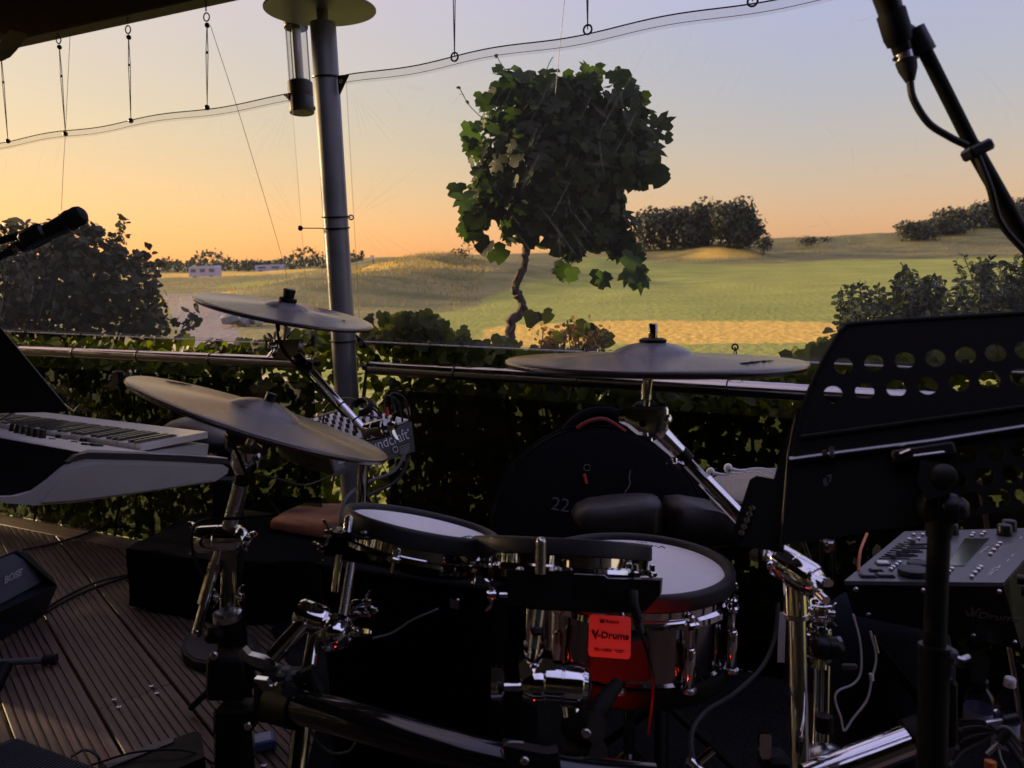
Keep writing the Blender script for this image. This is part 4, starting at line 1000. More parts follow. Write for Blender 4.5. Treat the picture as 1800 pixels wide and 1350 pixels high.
def bolt(root, c, axis, r=.006, name='bolt', mt='brushed'):
    return B().lathe([(0, 0), (r, 0), (r, .003), (r*.8, .004), (r*.5, .004), (r*.45, .001), (0, .001)], frame(axis, c), 14).build(name, mt, root)
def blk(root, name, c, sx, sy, sz, m, mt='matte_black', bev=.004): return B().box(c, sx, sy, sz, m, bev).build(name, mt, root)
cV = -cF                                                     # towards the camera
fcam = Matrix((cR, cU, -cF)).transposed().to_4x4()           # x right, y up, z to camera
def at_cam(p): m = fcam.copy(); m.translation = p; return m
def pblock(root, name, px0, py0, px1, py1, d, depth, mt='matte_black', bev=.004):
    """upright block whose front face covers that window at depth d"""
    c = P((px0+px1)/2, (py0+py1)/2, d+depth/2); w_ = abs(px1-px0)/FPX*d; h_ = abs(py1-py0)/FPX*d
    return B().box((0, 0, 0), w_, h_, depth, at_cam(c), bev).build(name, mt, root)

# ---- cymbals
def cymbal(lab, x, y, d, D, theta, ratio, spin=0., knob='felt', group='cymbals', thick=.010, mt='cymbal_rubber', bell=.055, bh=.024, drop=.020, name='cymbal_pad', letter=None):
    m = disc_frame(x, y, d, theta, ratio, spin); Rr = D/2
    root = thing(name, m, lab, 'cymbal', group)
    pr = [(.006, drop+bh)]
    for i in range(9):
        t_ = i/8; pr.append((.006+(bell-.006)*t_, drop+bh*math.cos(t_*math.pi/2)**.8*(1 if t_ < 1 else 0)+.0))
    for i in range(1, 11):
        t_ = i/10; pr.append((bell+(Rr-.004-bell)*t_, drop*(1-t_)**1.35 if t_ < 1 else 0))
    pr += [(Rr-.001, -.0015), (Rr, -thick*.4), (Rr-.003, -thick*.85), (Rr-.012, -thick)]
    pr += [(Rr*.6, drop*.35-thick), (bell, drop*.8-thick), (.006, drop*.8-thick)]
    bow = B().lathe(pr, m, 96).build('cymbal_bow', mt, root, m, ang=28)
    b = B()
    if knob == 'felt':
        b.lathe([(.0, drop+bh-.002), (.017, drop+bh-.002), (.018, drop+bh+.002), (.017, drop+bh+.007), (.0, drop+bh+.007)], m, 24); b.build('felt_washer', 'matte_black', root)
        B().lathe([(0, drop+bh+.007), (.0105, drop+bh+.007), (.0115, drop+bh+.012), (.0125, drop+bh+.024), (.010, drop+bh+.026), (.004, drop+bh+.0265), (0, drop+bh+.0265)], m, 14).build('wing_cap', 'black_plastic', root, ang=25)
    elif knob == 'rod':
        b.lathe([(.0, drop+bh-.002), (.020, drop+bh-.002), (.021, drop+bh+.003), (.015, drop+bh+.006), (.0, drop+bh+.006)], m, 24); b.build('felt_washer', 'matte_black', root)
        B().lathe([(0, drop+bh+.005), (.0068, drop+bh+.005), (.0068, drop+bh+.026), (.0055, drop+bh+.028), (0, drop+bh+.028)], m, 16).build('rod_tip', 'dark_chrome', root)
    else:
        B().lathe([(0, drop+bh-.004), (.008, drop+bh-.004), (.008, drop+bh+.012), (0, drop+bh+.013)], m, 16).build('rod_tip', 'black_plastic', root)
    return root, m, bow
c1, c1m, c1b = cymbal('low tilted cymbal pad lit warm, left of the kit', 464, 733, 1.14, .386, 16.9, .115, knob='small', bell=.054, bh=.017, drop=.008)
c2, c2m, _ = cymbal('high dark cymbal pad in front of the steel post', 503.5, 545, 1.57, .357, 9.7, .115, knob='felt', bell=.044, bh=.011, drop=.007)
c3, c3m, _ = cymbal('large dark ride cymbal pad before the golf course', 1147, 632, 1.17, .450, .6, .062, knob='rod', bell=.062, bh=.017, drop=.010, thick=.012)
# printing on the pads
for root, m, ang, rr_, s, tx in ((c1, c1m, 2.62, .155, .011, 'V-CYMBAL'), (c3, c3m, -.55, .165, .020, 'V-Cymbal'), (c2, c2m, -.35, .12, .009, 'V')):
    zz = .0005 if root is c1 else .0012
    f = m @ Matrix.Rotation(ang, 4, 'Z') @ Matrix.Translation((rr_, 0, zz+.0022)) @ Matrix.Rotation(-math.pi/2 if root is not c1 else math.pi/2, 4, 'Z')
    text(tx, s, f, 'print_black', root, ext=.0006)
# ---- high left cymbal boom
r = thing('cymbal_boom', P(505, 600, 1.57), 'chrome boom arm holding the high left cymbal', 'cymbal arm')
t0 = P(501, 604, 1.57); ax2 = (c2m @ Vector((0, 0, 1))-c2m.translation).normalized()
rod(r, 'cymbal_rod', t0, c2m.translation+ax2*.0, .0045); rod(r, 'rod_sleeve', t0+ax2*.012, t0+ax2*.034, .0068)
b = B(); f = at_cam(t0-cU*.004); b.loft([[f @ Vector((x, y, z)) for x, y in ((-.036, .010), (.034, .012), (.030, -.018), (.010, -.030), (-.018, -.026), (-.032, -.012))] for z in (-.016, .016)]); b.build('tilter', 'dark_chrome', r, ang=30)
wing(r, P(484, 607, 1.55), -cR*.8-cF*.6, cU*-1, .018)
a0, a1 = P(520, 622, 1.57), P(652, 768, 1.50)
rod(r, 'arm_neck', a0, a0.lerp(a1, .22), .0085, 'black_plastic'); rod(r, 'arm_tube', a0.lerp(a1, .2), a1, .0075, 'chrome'); 
B().tube([a0.lerp(a1, .30), a0.lerp(a1, .95)], .0078, 6).build('knurled_grip', 'brushed', r, smooth=False)
barrel(r, P(531, 641, 1.56), cR, .011, .022, 'collar', 'black_plastic')
for t_ in (.62, .8): B().tube([a0.lerp(a1, t_), a0.lerp(a1, t_+.012)], .0085, 14).build('band', 'matte_black', r)
barrel(r, P(662, 756, 1.5), cR*.8+cU*.2-cF*.5, .019, .05, 'clamp_barrel', 'dark_chrome'); wing(r, P(684, 748, 1.48), cR-cF*.4, cU, .020)
rod(r, 'pole', P(640, 800, 1.5), P(634, 905, 1.5), .0105, 'dark_chrome'); barrel(r, P(641, 800, 1.5), cU, .013, .02, 'pole_top', 'chrome')
cable(r, 'pad_cable', [P(488, 566, 1.56), P(489, 590, 1.55), P(500, 620, 1.55), P(540, 660, 1.55), P(600, 725, 1.53), P(618, 735, 1.52), P(628, 760, 1.5)], .0028)
B().tube([P(487, 560, 1.56), P(489, 582, 1.555)], [.0055, .004], 12).build('cable_plug', 'rubber', r)

# ---- low left cymbal stand
r = thing('cymbal_stand', P(405, 1340, 1.12), 'chrome cymbal stand under the low left cymbal', 'cymbal stand')
ax1 = (c1m @ Vector((0, 0, 1))-c1m.translation).normalized()
th = P(436, 783, 1.16)
rod(r, 'cymbal_rod', th, c1m @ Vector((0, 0, .01)), .006, 'chrome')
u1 = (P(446, 762, 1.15)-P(385, 985, 1.22)).normalized()
B().lathe([(0, -.040), (.012, -.040), (.020, -.026), (.0225, -.004), (.021, .006), (.014, .010), (0, .010)], frame(u1, P(436, 792, 1.165)), 20).build('tilter_cup', 'chrome', r)
blk(r, 'tilter_lug', (0, 0, 0), .030, .034, .024, at_cam(P(415, 775, 1.17)), 'dark_chrome', .006)
rod(r, 'tilter_neck', P(432, 815, 1.17), P(424, 850, 1.18), .0135, 'black_plastic', r1=.011)
rod(r, 'upper_tube', P(426, 838, 1.18), P(398, 948, 1.2), .0105, 'chrome')
rod(r, 'tube_sleeve', P(424, 850, 1.18), P(404, 925, 1.195), .0118, 'brushed')
barrel(r, P(386, 947, 1.2), cR*.98-cF*.15+cU*.04, .0215, .070); wing(r, P(424, 951, 1.19), cR, cU*.3+cF, .019); wing(r, P(352, 946, 1.2), -cR, cU, .019)
B().loft([[P(x, y, d) for x, y, d in ((366, 968, 1.19), (416, 968, 1.19), (414, 1010, 1.20), (372, 1006, 1.20))], [P(x, y, d) for x, y, d in ((366, 968, 1.23), (416, 968, 1.23), (414, 1010, 1.23), (372, 1006, 1.23))]]).build('knuckle', 'dark_chrome', r)
rod(r, 'lower_rod', P(384, 968, 1.19), P(346, 1112, 1.17), .0068, 'chrome')
B().tube([P(378, 990, 1.188), P(357, 1062, 1.178)], .0088, 7).build('knurled_grip', 'brushed', r, smooth=False)
B().ball(P(346, 1112, 1.17), .008).build('rod_end', 'chrome', r)
rod(r, 'main_tube', P(404, 985, 1.21), P(402, 1090, 1.2), .0125, 'dark_chrome', r1=.0145)
wing(r, P(418, 1048, 1.19), cR-cF*.5, cU, .014); wing(r, P(386, 1050, 1.19), -cR-cF*.3, cU, .012)
cable(r, 'pad_cable', [P(392, 742, 1.12), P(408, 775, 1.13), P(424, 812, 1.13), P(440, 845, 1.14), P(484, 895, 1.14), P(480, 906, 1.14), P(420, 911, 1.15), P(360, 915, 1.16), P(338, 935, 1.17), P(345, 990, 1.18), P(386, 1050, 1.19)], .0026, n=70)
cable(r, 'thin_cable', [P(436, 830, 1.17), P(490, 842, 1.3), P(540, 852, 1.5), P(600, 828, 1.6)], .0016)
# ---- rack leg and clamps at the left
r = thing('drum_rack', P(405, 1345, 1.02), 'black drum rack upright with clamps at the front left of the kit', 'drum rack')
B().lathe([(.0195, -.30), (.0195, -.002), (.018, 0), (0, 0)], frame((.0, .0, 1), P(400, 1088, 1.15)), 28).build('leg_tube', 'matte_black', r)
B().lathe([(0, 0), (.0205, 0), (.0205, .010), (.016, .0125), (.006, .0125), (0, .0125)], frame((0, 0, 1), P(400, 1088, 1.15)), 28).build('leg_cap', 'brushed', r)
pblock(r, 'clamp_body', 372, 1146, 440, 1222, 1.09, .05); pblock(r, 'clamp_body', 384, 1236, 450, 1282, 1.09, .05)
pblock(r, 'lower_sleeve', 384, 1270, 436, 1360, 1.11, .045)
pblock(r, 'hinge', 362, 1100, 396, 1128, 1.12, .03, 'matte_black', .006)
for (x, y) in ((377, 1152), (510, 1270), (437, 1276), (524, 1200), (557, 1217)): bolt(r, P(x, y, 1.075), cV, .0055)
b = B(); f = at_cam(P(452, 1158, 1.10)); b.prism([(-.024, .012), (-.018, .017), (-.010, .008), (.010, .003), (.028, -.010), (.024, -.016), (.0, -.009), (-.022, .002)], -.008, .008, f); b.build('quick_lever', 'brushed', r, ang=30)
pblock(r, 'cross_clamp', 452, 1178, 540, 1262, 1.06, .055, 'matte_black', .010)
for (x, y) in ((496, 1183), (511, 1191), (503, 1176), (518, 1184)): pblock(r, 'clamp_tooth', x-7, y-3, x+7, y+4, 1.045, .014, 'synth_grey', .001)
b = B(); f = at_cam(P(478, 1198, 1.04)); b.prism([(-.022, .006), (-.006, .004), (.0, -.004), (.014, -.002), (.016, -.010), (-.012, -.010)], -.006, .006, f); b.build('clamp_latch', 'chrome', r, ang=30)
B().tube([P(520, 1195, 1.05), P(548, 1180, 1.05), P(552, 1200, 1.05), P(562, 1216, 1.05)], .010, 10).build('clamp_ear', 'matte_black', r)
rod(r, 'brace_tube', P(478, 1156, 1.10), P(535, 1094, 1.12), .0125, 'chrome'); 
# ---- curved front rack bar
r = thing('rack_bar', P(760, 1310, .96), 'glossy black curved front bar of the drum rack', 'rack bar')
B().tube(bez([P(500, 1236, 1.06), P(560, 1250, 1.02), P(640, 1272, .98), P(760, 1308, .95), P(880, 1338, .93), P(1010, 1362, .92), P(1150, 1376, .92)], 60), .0225, 28).build('bar_tube', 'gloss_black', r)
B().tube([P(486, 1232, 1.07), P(528, 1243, 1.045)], .030, 20).build('end_sleeve', 'matte_black', r)
b = B(); f = at_cam(P(935, 1325, .90)); b.prism([(-.034, .014), (.018, .004), (.030, .006), (.034, -.014), (-.030, -.018)], -.010, .010, f); b.build('quick_clamp', 'black_plastic', r, ang=30); bolt(r, P(922, 1336, .885), cV, .005)
b = B(); b.tube(bez([P(880, 1320, .9), P(888, 1308, .89), P(900, 1304, .89), P(920, 1305, .89)], 12), .0012, 6); b.tube(bez([P(880, 1318, .9), P(886, 1332, .9), P(905, 1345, .9), P(925, 1352, .9)], 12), .0012, 6); b.build('clamp_wire', 'brushed', r)
# ---- left tom mount
r = thing('tom_mount', P(575, 1100, 1.12), 'chrome ball clamp and tube carrying the left tom', 'tom mount')
barrel(r, P(548, 1086, 1.13), cR*.93-cU*.30-cF*.15, .0225, .044); 
B().lathe([(0, -.026), (.018, -.026), (.0265, -.012), (.0275, .004), (.022, .012), (.019, .0125), (.016, .010), (.016, .013), (.010, .019), (0, .021)], frame(cR*.35-cF*.9+cU*.1, P(590, 1112, 1.12)), 32).build('ball_socket', 'chrome', r)
B().tube([P(562, 1092, 1.12), P(584, 1105, 1.13)], .020, 24).build('neck', 'chrome', r)
wing(r, P(622, 1110, 1.11), cR-cF*.3, cU*-.3+cF, .017)
rod(r, 'tom_rod', P(602, 1086, 1.13), P(618, 990, 1.16), .0070, 'brushed'); rod(r, 'tom_rod_tip', P(589, 1040, 1.17), P(597, 975, 1.18), .0062, 'chrome')
B().tube([P(609, 1048, 1.15), P(611, 1034, 1.15)], .0105, 18).build('memory_lock', 'matte_black', r)
barrel(r, P(636, 1072, 1.17), cR, .016, .03, 'rear_clamp', 'dark_chrome'); wing(r, P(640, 1058, 1.15), cR-cF*.3, cU, .014)
rod(r, 'down_tube', P(553, 1118, 1.13), P(541, 1190, 1.10), .0105, 'chrome'); rod(r, 'lower_tube', P(541, 1185, 1.10), P(520, 1362, 1.05), .0135, 'dark_chrome')
# ---- tom pads
def tom(lab, x, y, d, D, theta, ratio, group='tom pads', white=True, hoop=.024, lugs=6, spin=.3):
    m = disc_frame(x, y, d, theta, ratio, spin); Rr = D/2
    root = thing('tom_pad', m, lab, 'drum pad', group)
    B().lathe([(Rr-.014, -.006), (Rr-.011, -.001), (Rr-.006, .0005), (Rr-.002, -.001), (Rr, -.005), (Rr, -hoop), (Rr-.004, -hoop-.002), (Rr-.014, -hoop), (Rr-.014, -.006)], m, 72, False).build('rubber_hoop', 'rubber', root, m, ang=60)
    B().lathe([(0, -.010), (Rr-.013, -.010), (Rr-.013, -.014), (0, -.014)], m, 64).build('mesh_head', 'head_white' if white else 'rubber', root, m)
    B().lathe([(Rr-.010, -hoop-.001), (Rr-.003, -hoop-.002), (Rr-.003, -hoop-.015), (Rr+.002, -hoop-.018), (Rr+.003, -hoop-.024), (Rr-.004, -hoop-.026), (Rr-.012, -hoop-.026)], m, 72, False).build('chrome_hoop', 'chrome', root, m)
    B().lathe([(0, -hoop-.045), (Rr*.80, -hoop-.045), (Rr*.88, -hoop-.036), (Rr*.88, -hoop-.020), (0, -hoop-.020)], m, 48).build('shell', 'gloss_black', root, m)
    for i in range(lugs):
        a = 2*math.pi*i/lugs; q = Matrix.Translation((math.cos(a)*(Rr+.001), math.sin(a)*(Rr+.001), 0))
        l = B().lathe([(0, -hoop-.042), (.0035, -hoop-.042), (.0035, -hoop-.018), (.0062, -hoop-.017), (.0062, -hoop-.008), (.003, -hoop-.006), (0, -hoop-.006)], m @ q, 10).build('tension_lug', 'chrome', root, m)
        B().box((0, 0, -hoop-.022), .016, .020, .008, m @ q @ Matrix.Rotation(a, 4, 'Z'), .002).build('lug_ear', 'chrome', root, m)
    return root, m
t1, t1m = tom('left tom pad with a sliver of white head showing', 744, 914, 1.28, .262, 11.5, .135, hoop=.026)
f = t1m @ Matrix.Rotation(-.3-.35, 4, 'Z') @ Matrix.Translation((.078, 0, -.0097)) @ Matrix.Rotation(-math.pi/2, 4, 'Z'); text('V-Drums', .011, f, 'print_black', t1, sx=1.3, ext=.0002)
t2, t2m = tom('front tom pad seen edge-on with chrome hoop', 986, 951, 1.25, .292, 3.0, -.028, hoop=.023, lugs=8, spin=.05)
t3, t3m = tom('third tom pad whose rim arcs behind the left tom', 738, 915, 1.60, .235, 12, .19, white=False)
# tom brackets: moulded black mounts
b = B(); q = [(575, 932, 1.20), (640, 940, 1.17), (760, 965, 1.16), (830, 975, 1.20), (830, 1000, 1.20), (760, 1012, 1.16), (632, 990, 1.17), (572, 976, 1.20)]
b.loft([[P(*p) for p in q], [P(x+12, y-8, d+.08) for x, y, d in q]]); b.build('mount_body', 'matte_black', t1, ang=30)
blk(t1, 'mount_plate', (0, 0, 0), .058, .006, .045, at_cam(P(620, 938, 1.18)) @ Matrix.Rotation(-.12, 4, 'Z'), 'black_plastic', .002)
rod(t1, 'mount_rod', P(611, 938, 1.165), P(613, 916, 1.175), .0075, 'brushed'); B().ball(P(613, 914, 1.175), .0075).build('rod_tip', 'brushed', t1)
for (x, y) in ((640, 938), (600, 935)): bolt(t1, P(x, y, 1.16), cU, .005)
wing(t1, P(584, 938, 1.20), -cR, cU, .016); wing(t1, P(570, 965, 1.19), -cR-cU*.5, cU, .013, mt='dark_chrome')
b = B(); q = [(890, 1003), (930, 1004), (1020, 1010), (1062, 1012), (1068, 1017), (1162, 1020), (1160, 1046), (1135, 1074), (1060, 1078), (935, 1071), (893, 1064)]
b.loft([[P(x, y, 1.06+.012*abs(x-1000)/100) for x, y in q], [P(x+3, y-4, 1.15) for x, y in q]]); b.build('mount_body', 'black_plastic', t2, ang=30)
b = B(); q = [(892, 1002), (1008, 1004), (1010, 1072), (893, 1064)]; b.loft([[P(x, y, 1.045) for x, y in q], [P(x, y, 1.07) for x, y in q]]); b.build('mount_cover', 'matte_black', t2, ang=30)
rod(t2, 'mount_rod', P(950, 1008, 1.03), P(951, 953, 1.03), .0072, 'brushed'); B().ball(P(951, 953, 1.03), .0072).build('rod_tip', 'brushed', t2)
for x in (914, 980): B().lathe([(0, -.004), (.006, -.004), (.0055, .002), (.003, .004), (0, .0045)], frame(cU, P(x, 1002, 1.055)), 16).build('dome_bolt', 'brushed', t2)
B().tube([P(1112, 1040, 1.06), P(1114, 1062, 1.05), P(1122, 1085, 1.05)], [.008, .007, .0055], 12).build('cable_plug', 'rubber', t2)
for i in range(6): B().tube([P(1115+i*1.1, 1066+i*4.2, 1.05), P(1115.4+i*1.1, 1067.8+i*4.2, 1.05)], .0070, 10).build('strain_rib', 'rubber', t2)
B().tube([P(1121, 1094, 1.05), P(1126, 1112, 1.05)], .0062, 12).build('plug_collar', 'navy_panel', t2)
cable(t2, 'tom_cable', [P(1126, 1110, 1.05), P(1136, 1140, 1.06), P(1146, 1180, 1.1), P(1148, 1220, 1.15), P(1140, 1290, 1.2)], .0024)
wing(t2, P(872, 1046, 1.08), -cR, cU, .017, mt='chrome'); rod(t2, 'wing_shaft', P(878, 1046, 1.08), P(896, 1046, 1.08), .004)
# front tom post and clamp
r = thing('tom_mount', P(935, 1340, .98), 'chrome barrel clamp below the front tom with drum key bolt', 'tom mount')
rod(r, 'tom_rod', P(948, 1072, 1.045), P(937, 1150, 1.03), .0078, 'brushed'); rod(r, 'rod_tip', P(938, 1140, 1.03), P(932, 1184, 1.02), .0062, 'chrome')
pblock(r, 'memory_lock', 932, 1101, 956, 1113, 1.02, .03)
barrel(r, P(990, 1202, 1.0), cR*.99-cF*.1-cU*.05, .0285, .052)
B().lathe([(.010, -.020), (.021, -.018), (.026, -.006), (.026, .006), (.021, .018), (.010, .020)], frame(cR-cF*.1, P(945, 1203, 1.0)), 28).build('clamp_jaw', 'chrome', r)
b = B(); f = at_cam(P(938, 1184, 1.0)); b.prism([(-.020, .018), (-.012, .026), (.0, .006), (.012, .026), (.024, .024), (.030, .004), (.022, -.014), (-.016, -.014)], -.016, .016, f); b.build('clamp_fork', 'chrome', r, ang=40)
rod(r, 'wing_shaft', P(882, 1208, 1.0), P(925, 1207, 1.0), .0058); 
f = at_cam(P(874, 1205, 1.0)); b = B(); b.loft([[f @ Vector((x, y, z)) for y, z in ((.024*s_, -.005), (.024*s_, .005), (0, .009), (-.024*s_, .005), (-.024*s_, -.005), (0, -.009))] for x, s_ in ((-.008, .95), (-.004, 1.05), (.006, 1.0), (.009, .6))]); b.build('wing_nut', 'chrome', r, ang=50)
rod(r, 'down_tube', P(1003, 1232, 1.0), P(1006, 1262, .99), .0118, 'chrome'); 
B().tube(bez([P(1000, 1258, .99), P(1018, 1270, .98), P(1050, 1262, .98), P(1066, 1225, 1.0), P(1080, 1200, 1.02)], 16), [.014]*5+[.013]*12, 12).build('rack_elbow', 'matte_black', r) if False else None
for x, y in ((1032, 1282), (1036, 1330)):
    B().tube([P(x-30, y-12, 1.0), P(x+16, y-2, .97)], .019, 20).build('rack_clamp', 'matte_black', r); bolt(r, P(x-2, y+6, .955), cV, .006)
B().tube([P(1042, 1262, 1.0), P(1062, 1232, 1.01), P(1086, 1200, 1.03)], [.014, .012, .009], 12).build('clamp_arm', 'matte_black', r)

# ---- snare
SD = 1.45; sm_ = disc_frame(1114, 985, SD, 4.0, .315, 0); SR = .186
sn = thing('snare_drum', sm_, 'chrome snare drum pad with large white head', 'snare drum')
B().lathe([(SR-.020, -.008), (SR-.017, -.001), (SR-.010, .001), (SR-.003, -.001), (SR, -.006), (SR, -.026), (SR-.006, -.028), (SR-.020, -.028), (SR-.020, -.008)], sm_, 96, False).build('rubber_hoop', 'rubber', sn, sm_, ang=60)
hd = B().lathe([(0, -.012), (SR-.019, -.012), (SR-.019, -.018), (0, -.018)], sm_, 80).build('mesh_head', 'head_white', sn, sm_)
B().lathe([(SR-.008, -.027), (SR-.001, -.028), (SR-.001, -.040), (SR+.006, -.044), (SR+.007, -.054), (SR-.002, -.057), (SR-.012, -.057)], sm_, 96, False).build('chrome_hoop', 'chrome', sn, sm_)
B().lathe([(SR-.010, -.055), (SR-.010, -.155), (SR-.006, -.160), (SR-.006, -.165)], sm_, 96, False).build('shell', 'dark_chrome', sn, sm_)
B().lathe([(SR-.014, -.163), (SR, -.163), (SR+.003, -.170), (SR, -.196), (SR-.012, -.200), (0, -.200)], sm_, 80).build('bottom_ring', 'matte_black', sn, sm_)
for i in range(10):
    a = 2*math.pi*(i+.35)/10; q = sm_ @ Matrix.Translation((math.cos(a)*(SR+.006), math.sin(a)*(SR+.006), 0)) @ Matrix.Rotation(a, 4, 'Z')
    l = B().lathe([(0, -.160), (.0085, -.160), (.0100, -.156), (.0100, -.095), (.0085, -.090), (.0060, -.088), (0, -.088)], q, 16).build('tube_lug', 'chrome', sn, sm_)
    B().lathe([(0, -.09), (.0032, -.09), (.0032, -.046), (.0060, -.044), (.0060, -.034), (.003, -.031), (0, -.031)], q, 10).build('tension_rod', 'chrome', l, sm_)
    B().box((-.002, 0, -.049), .022, .026, .012, q, .003).build('hoop_ear', 'chrome', sn, sm_)
    B().lathe([(.006, -.164), (.0135, -.164), (.0135, -.159), (.006, -.159), (.006, -.164)], q, 16, False).build('lug_foot', 'brushed', sn, sm_)
f = sm_ @ Matrix.Rotation(math.pi/2-.10, 4, 'Z') @ Matrix.Translation((.138, 0, -.0117)) @ Matrix.Rotation(math.pi/2, 4, 'Z')
text('V-Drums', .020, f, 'print_black', sn, sx=1.35, off=.0004, ext=.0001); text('Roland', .008, f @ Matrix.Translation((0, -.017, 0)), 'print_black', sn, ext=.0001)
# red-lit badge on the shell and sensor box
bp_ = P(1071.5, 1119, 1.232); bf = frame(-ray(1071, 1119)+cR*-.10+cU*-.10, bp_, cR-cU*.05)
w_, h_, c_ = .0335, .0325, .005
poly = [(-w_+c_, -h_), (w_-c_, -h_), (w_-c_*.3, -h_+c_*.3), (w_, -h_+c_), (w_, h_-c_), (w_-c_*.3, h_-c_*.3), (w_-c_, h_), (-w_+c_, h_), (-w_+c_*.3, h_-c_*.3), (-w_, h_-c_), (-w_, -h_+c_), (-w_+c_*.3, -h_+c_*.3)]
bd = B().prism(poly, -.004, 0, bf).build('badge', 'silver_label', sn, bf, ang=30)
text('V-Drums', .0135, bf @ Matrix.Translation((.001, .001, .0004)), 'print_black', bd, sx=1.18, off=.0003); text('V', .0205, bf @ Matrix.Translation((-.0225, .0005, .0004)), 'print_black', bd, sx=.75, off=.0005)
text('PD-140DS', .0065, bf @ Matrix.Translation((-.010, -.0215, .0004)), 'print_black', bd, sx=1.0); text('Roland', .0072, bf @ Matrix.Translation((.0035, .0225, .0004)), 'print_black', bd, sx=1.05)
B().box((-.0125, .0225, .0004), .007, .005, .0005, bf).build('emblem', 'print_black', bd)
for k in (0, 1): B().box((.016, -.020-.0028*k, .0003), .016-.006*k, .0009, .0004, bf).build('small_print', 'print_black', bd)
pblock(sn, 'sensor_box', 1034, 1110, 1140, 1188, 1.245, .06, 'matte_black', .005)
# snare stand basket and post
r = thing('snare_stand', P(1165, 1340, 1.42), 'dark chrome snare stand beneath the snare drum', 'snare stand')
for a in (-1.2, .4, 2.4):
    q = sm_ @ Vector((math.cos(a)*.17, math.sin(a)*.17, -.20)); c_0 = sm_ @ Vector((0, 0, -.27))
    B().tube([c_0, q, q+(sm_ @ Vector((0, 0, .03))-sm_.translation)], .0065, 10).build('basket_arm', 'matte_black', r)
c0 = sm_ @ Vector((0, 0, -.26)); B().ball(c0, .020).build('basket_ball', 'dark_chrome', r)
rod(r, 'stand_tube', c0, Vector((c0.x, c0.y, .18)), .0115, 'dark_chrome')
for x, y, w1 in ((1096, 1204, 16), (1128, 1216, 14)): barrel(r, P(x, y, 1.38), cR*.6+cU*.4-cF*.6, .014, .034, 'tilter_piece', 'chrome')
wing(r, P(1134, 1200, 1.36), cR-cF*.4, cU, .016); wing(r, P(1088, 1222, 1.36), -cR-cF*.4, cU, .014)
for a in (.3, 2.4, 4.5):
    B().tube([(c0.x, c0.y, .42), (c0.x+.30*math.cos(a), c0.y+.30*math.sin(a), .03)], .009, 10).build('leg', 'dark_chrome', r); B().ball((c0.x+.30*math.cos(a), c0.y+.30*math.sin(a), .026), .015).build('rubber_foot', 'rubber', r)

# ---- ride boom and right-hand stand
r = thing('boom_stand', P(1405, 1345, 1.06), 'tall chrome boom stand carrying the ride cymbal', 'cymbal stand')
ax3 = (c3m @ Vector((0, 0, 1))-c3m.translation).normalized()
th = P(1136, 716, 1.18)
rod(r, 'cymbal_rod', th, c3m.translation, .0050, 'chrome'); rod(r, 'rod_sleeve', P(1136, 702, 1.18), P(1137, 675, 1.18), .0082, 'brushed'); rod(r, 'rod_upper', P(1137, 676, 1.18), P(1137, 655, 1.18), .0066, 'brushed')
b = B(); pr_t = [(-46, -20), (-42, -24), (38, -24), (41, -18), (40, 18), (30, 32), (14, 30), (-14, 26), (-34, 10), (-46, 4)]
q0_ = lambda dd, k: [P(1134+x*k, 738+y*k, dd) for x, y in pr_t]
b.loft([q0_(1.155, .80), q0_(1.160, 1.0), q0_(1.195, 1.0), q0_(1.20, .8)]); b.build('tilter', 'chrome', r, ang=40)
B().lathe([(.0065, 0), (.0075, .0015), (.0085, 0), (.010, -.004)], frame(cV, P(1130, 745, 1.156)), 20, False).build('tilter_bolt_ring', 'dark_chrome', r); B().lathe([(0, 0), (.0055, 0), (.0055, .001), (0, .001)], frame(cV, P(1130, 745, 1.155)), 16).build('tilter_bolt', 'matte_black', r)
B().lathe([(0, 0), (.008, 0), (.009, .004), (.006, .010), (0, .012)], frame(cV*.4+cR*.5+cU*.2, P(1168, 738, 1.165)), 20).build('tilter_dome', 'chrome', r)
n0, n1 = P(1158, 762, 1.18), P(1200, 802, 1.185); B().tube([n0, n0.lerp(n1, .5), n1], [.016, .014, .0125], 20).build('arm_neck', 'chrome', r)
B().tube([P(1192, 796, 1.185), P(1206, 812, 1.186)], .0155, 18).build('collar', 'matte_black', r); wing(r, P(1186, 806, 1.17), -cU-cF*.4, cR, .010)
a0, a1 = P(1202, 806, 1.185), P(1392, 1003, 1.13)
rod(r, 'arm_tube', a0, a1, .0092, 'dark_chrome'); rod(r, 'arm_sleeve', a0.lerp(a1, .2), a0.lerp(a1, .98), .0118, 'chrome')
barrel(r, P(1398, 1002, 1.09), cR*.55-cF*.75-cU*.35, .0245, .062); wing(r, P(1362, 985, 1.11), -cR*.9+cU*.3, cU*.3+cF, .019)
wing(r, P(1424, 1018, 1.05), cR*.6-cF*.6-cU*.3, cR-cU*.3, .022)
rod(r, 'boom_tail', P(1418, 1020, 1.08), P(1452, 1056, 1.03), .0062, 'chrome')
rod(r, 'upper_tube', P(1397, 1012, 1.10), P(1400, 1086, 1.09), .0165, 'chrome'); rod(r, 'main_tube', P(1401, 1082, 1.09), P(1407, 1365, 1.06), .0125, 'chrome')
B().tube([P(1400, 1078, 1.09), P(1400.5, 1086, 1.09)], .0178, 24).build('tube_ring', 'brushed', r)
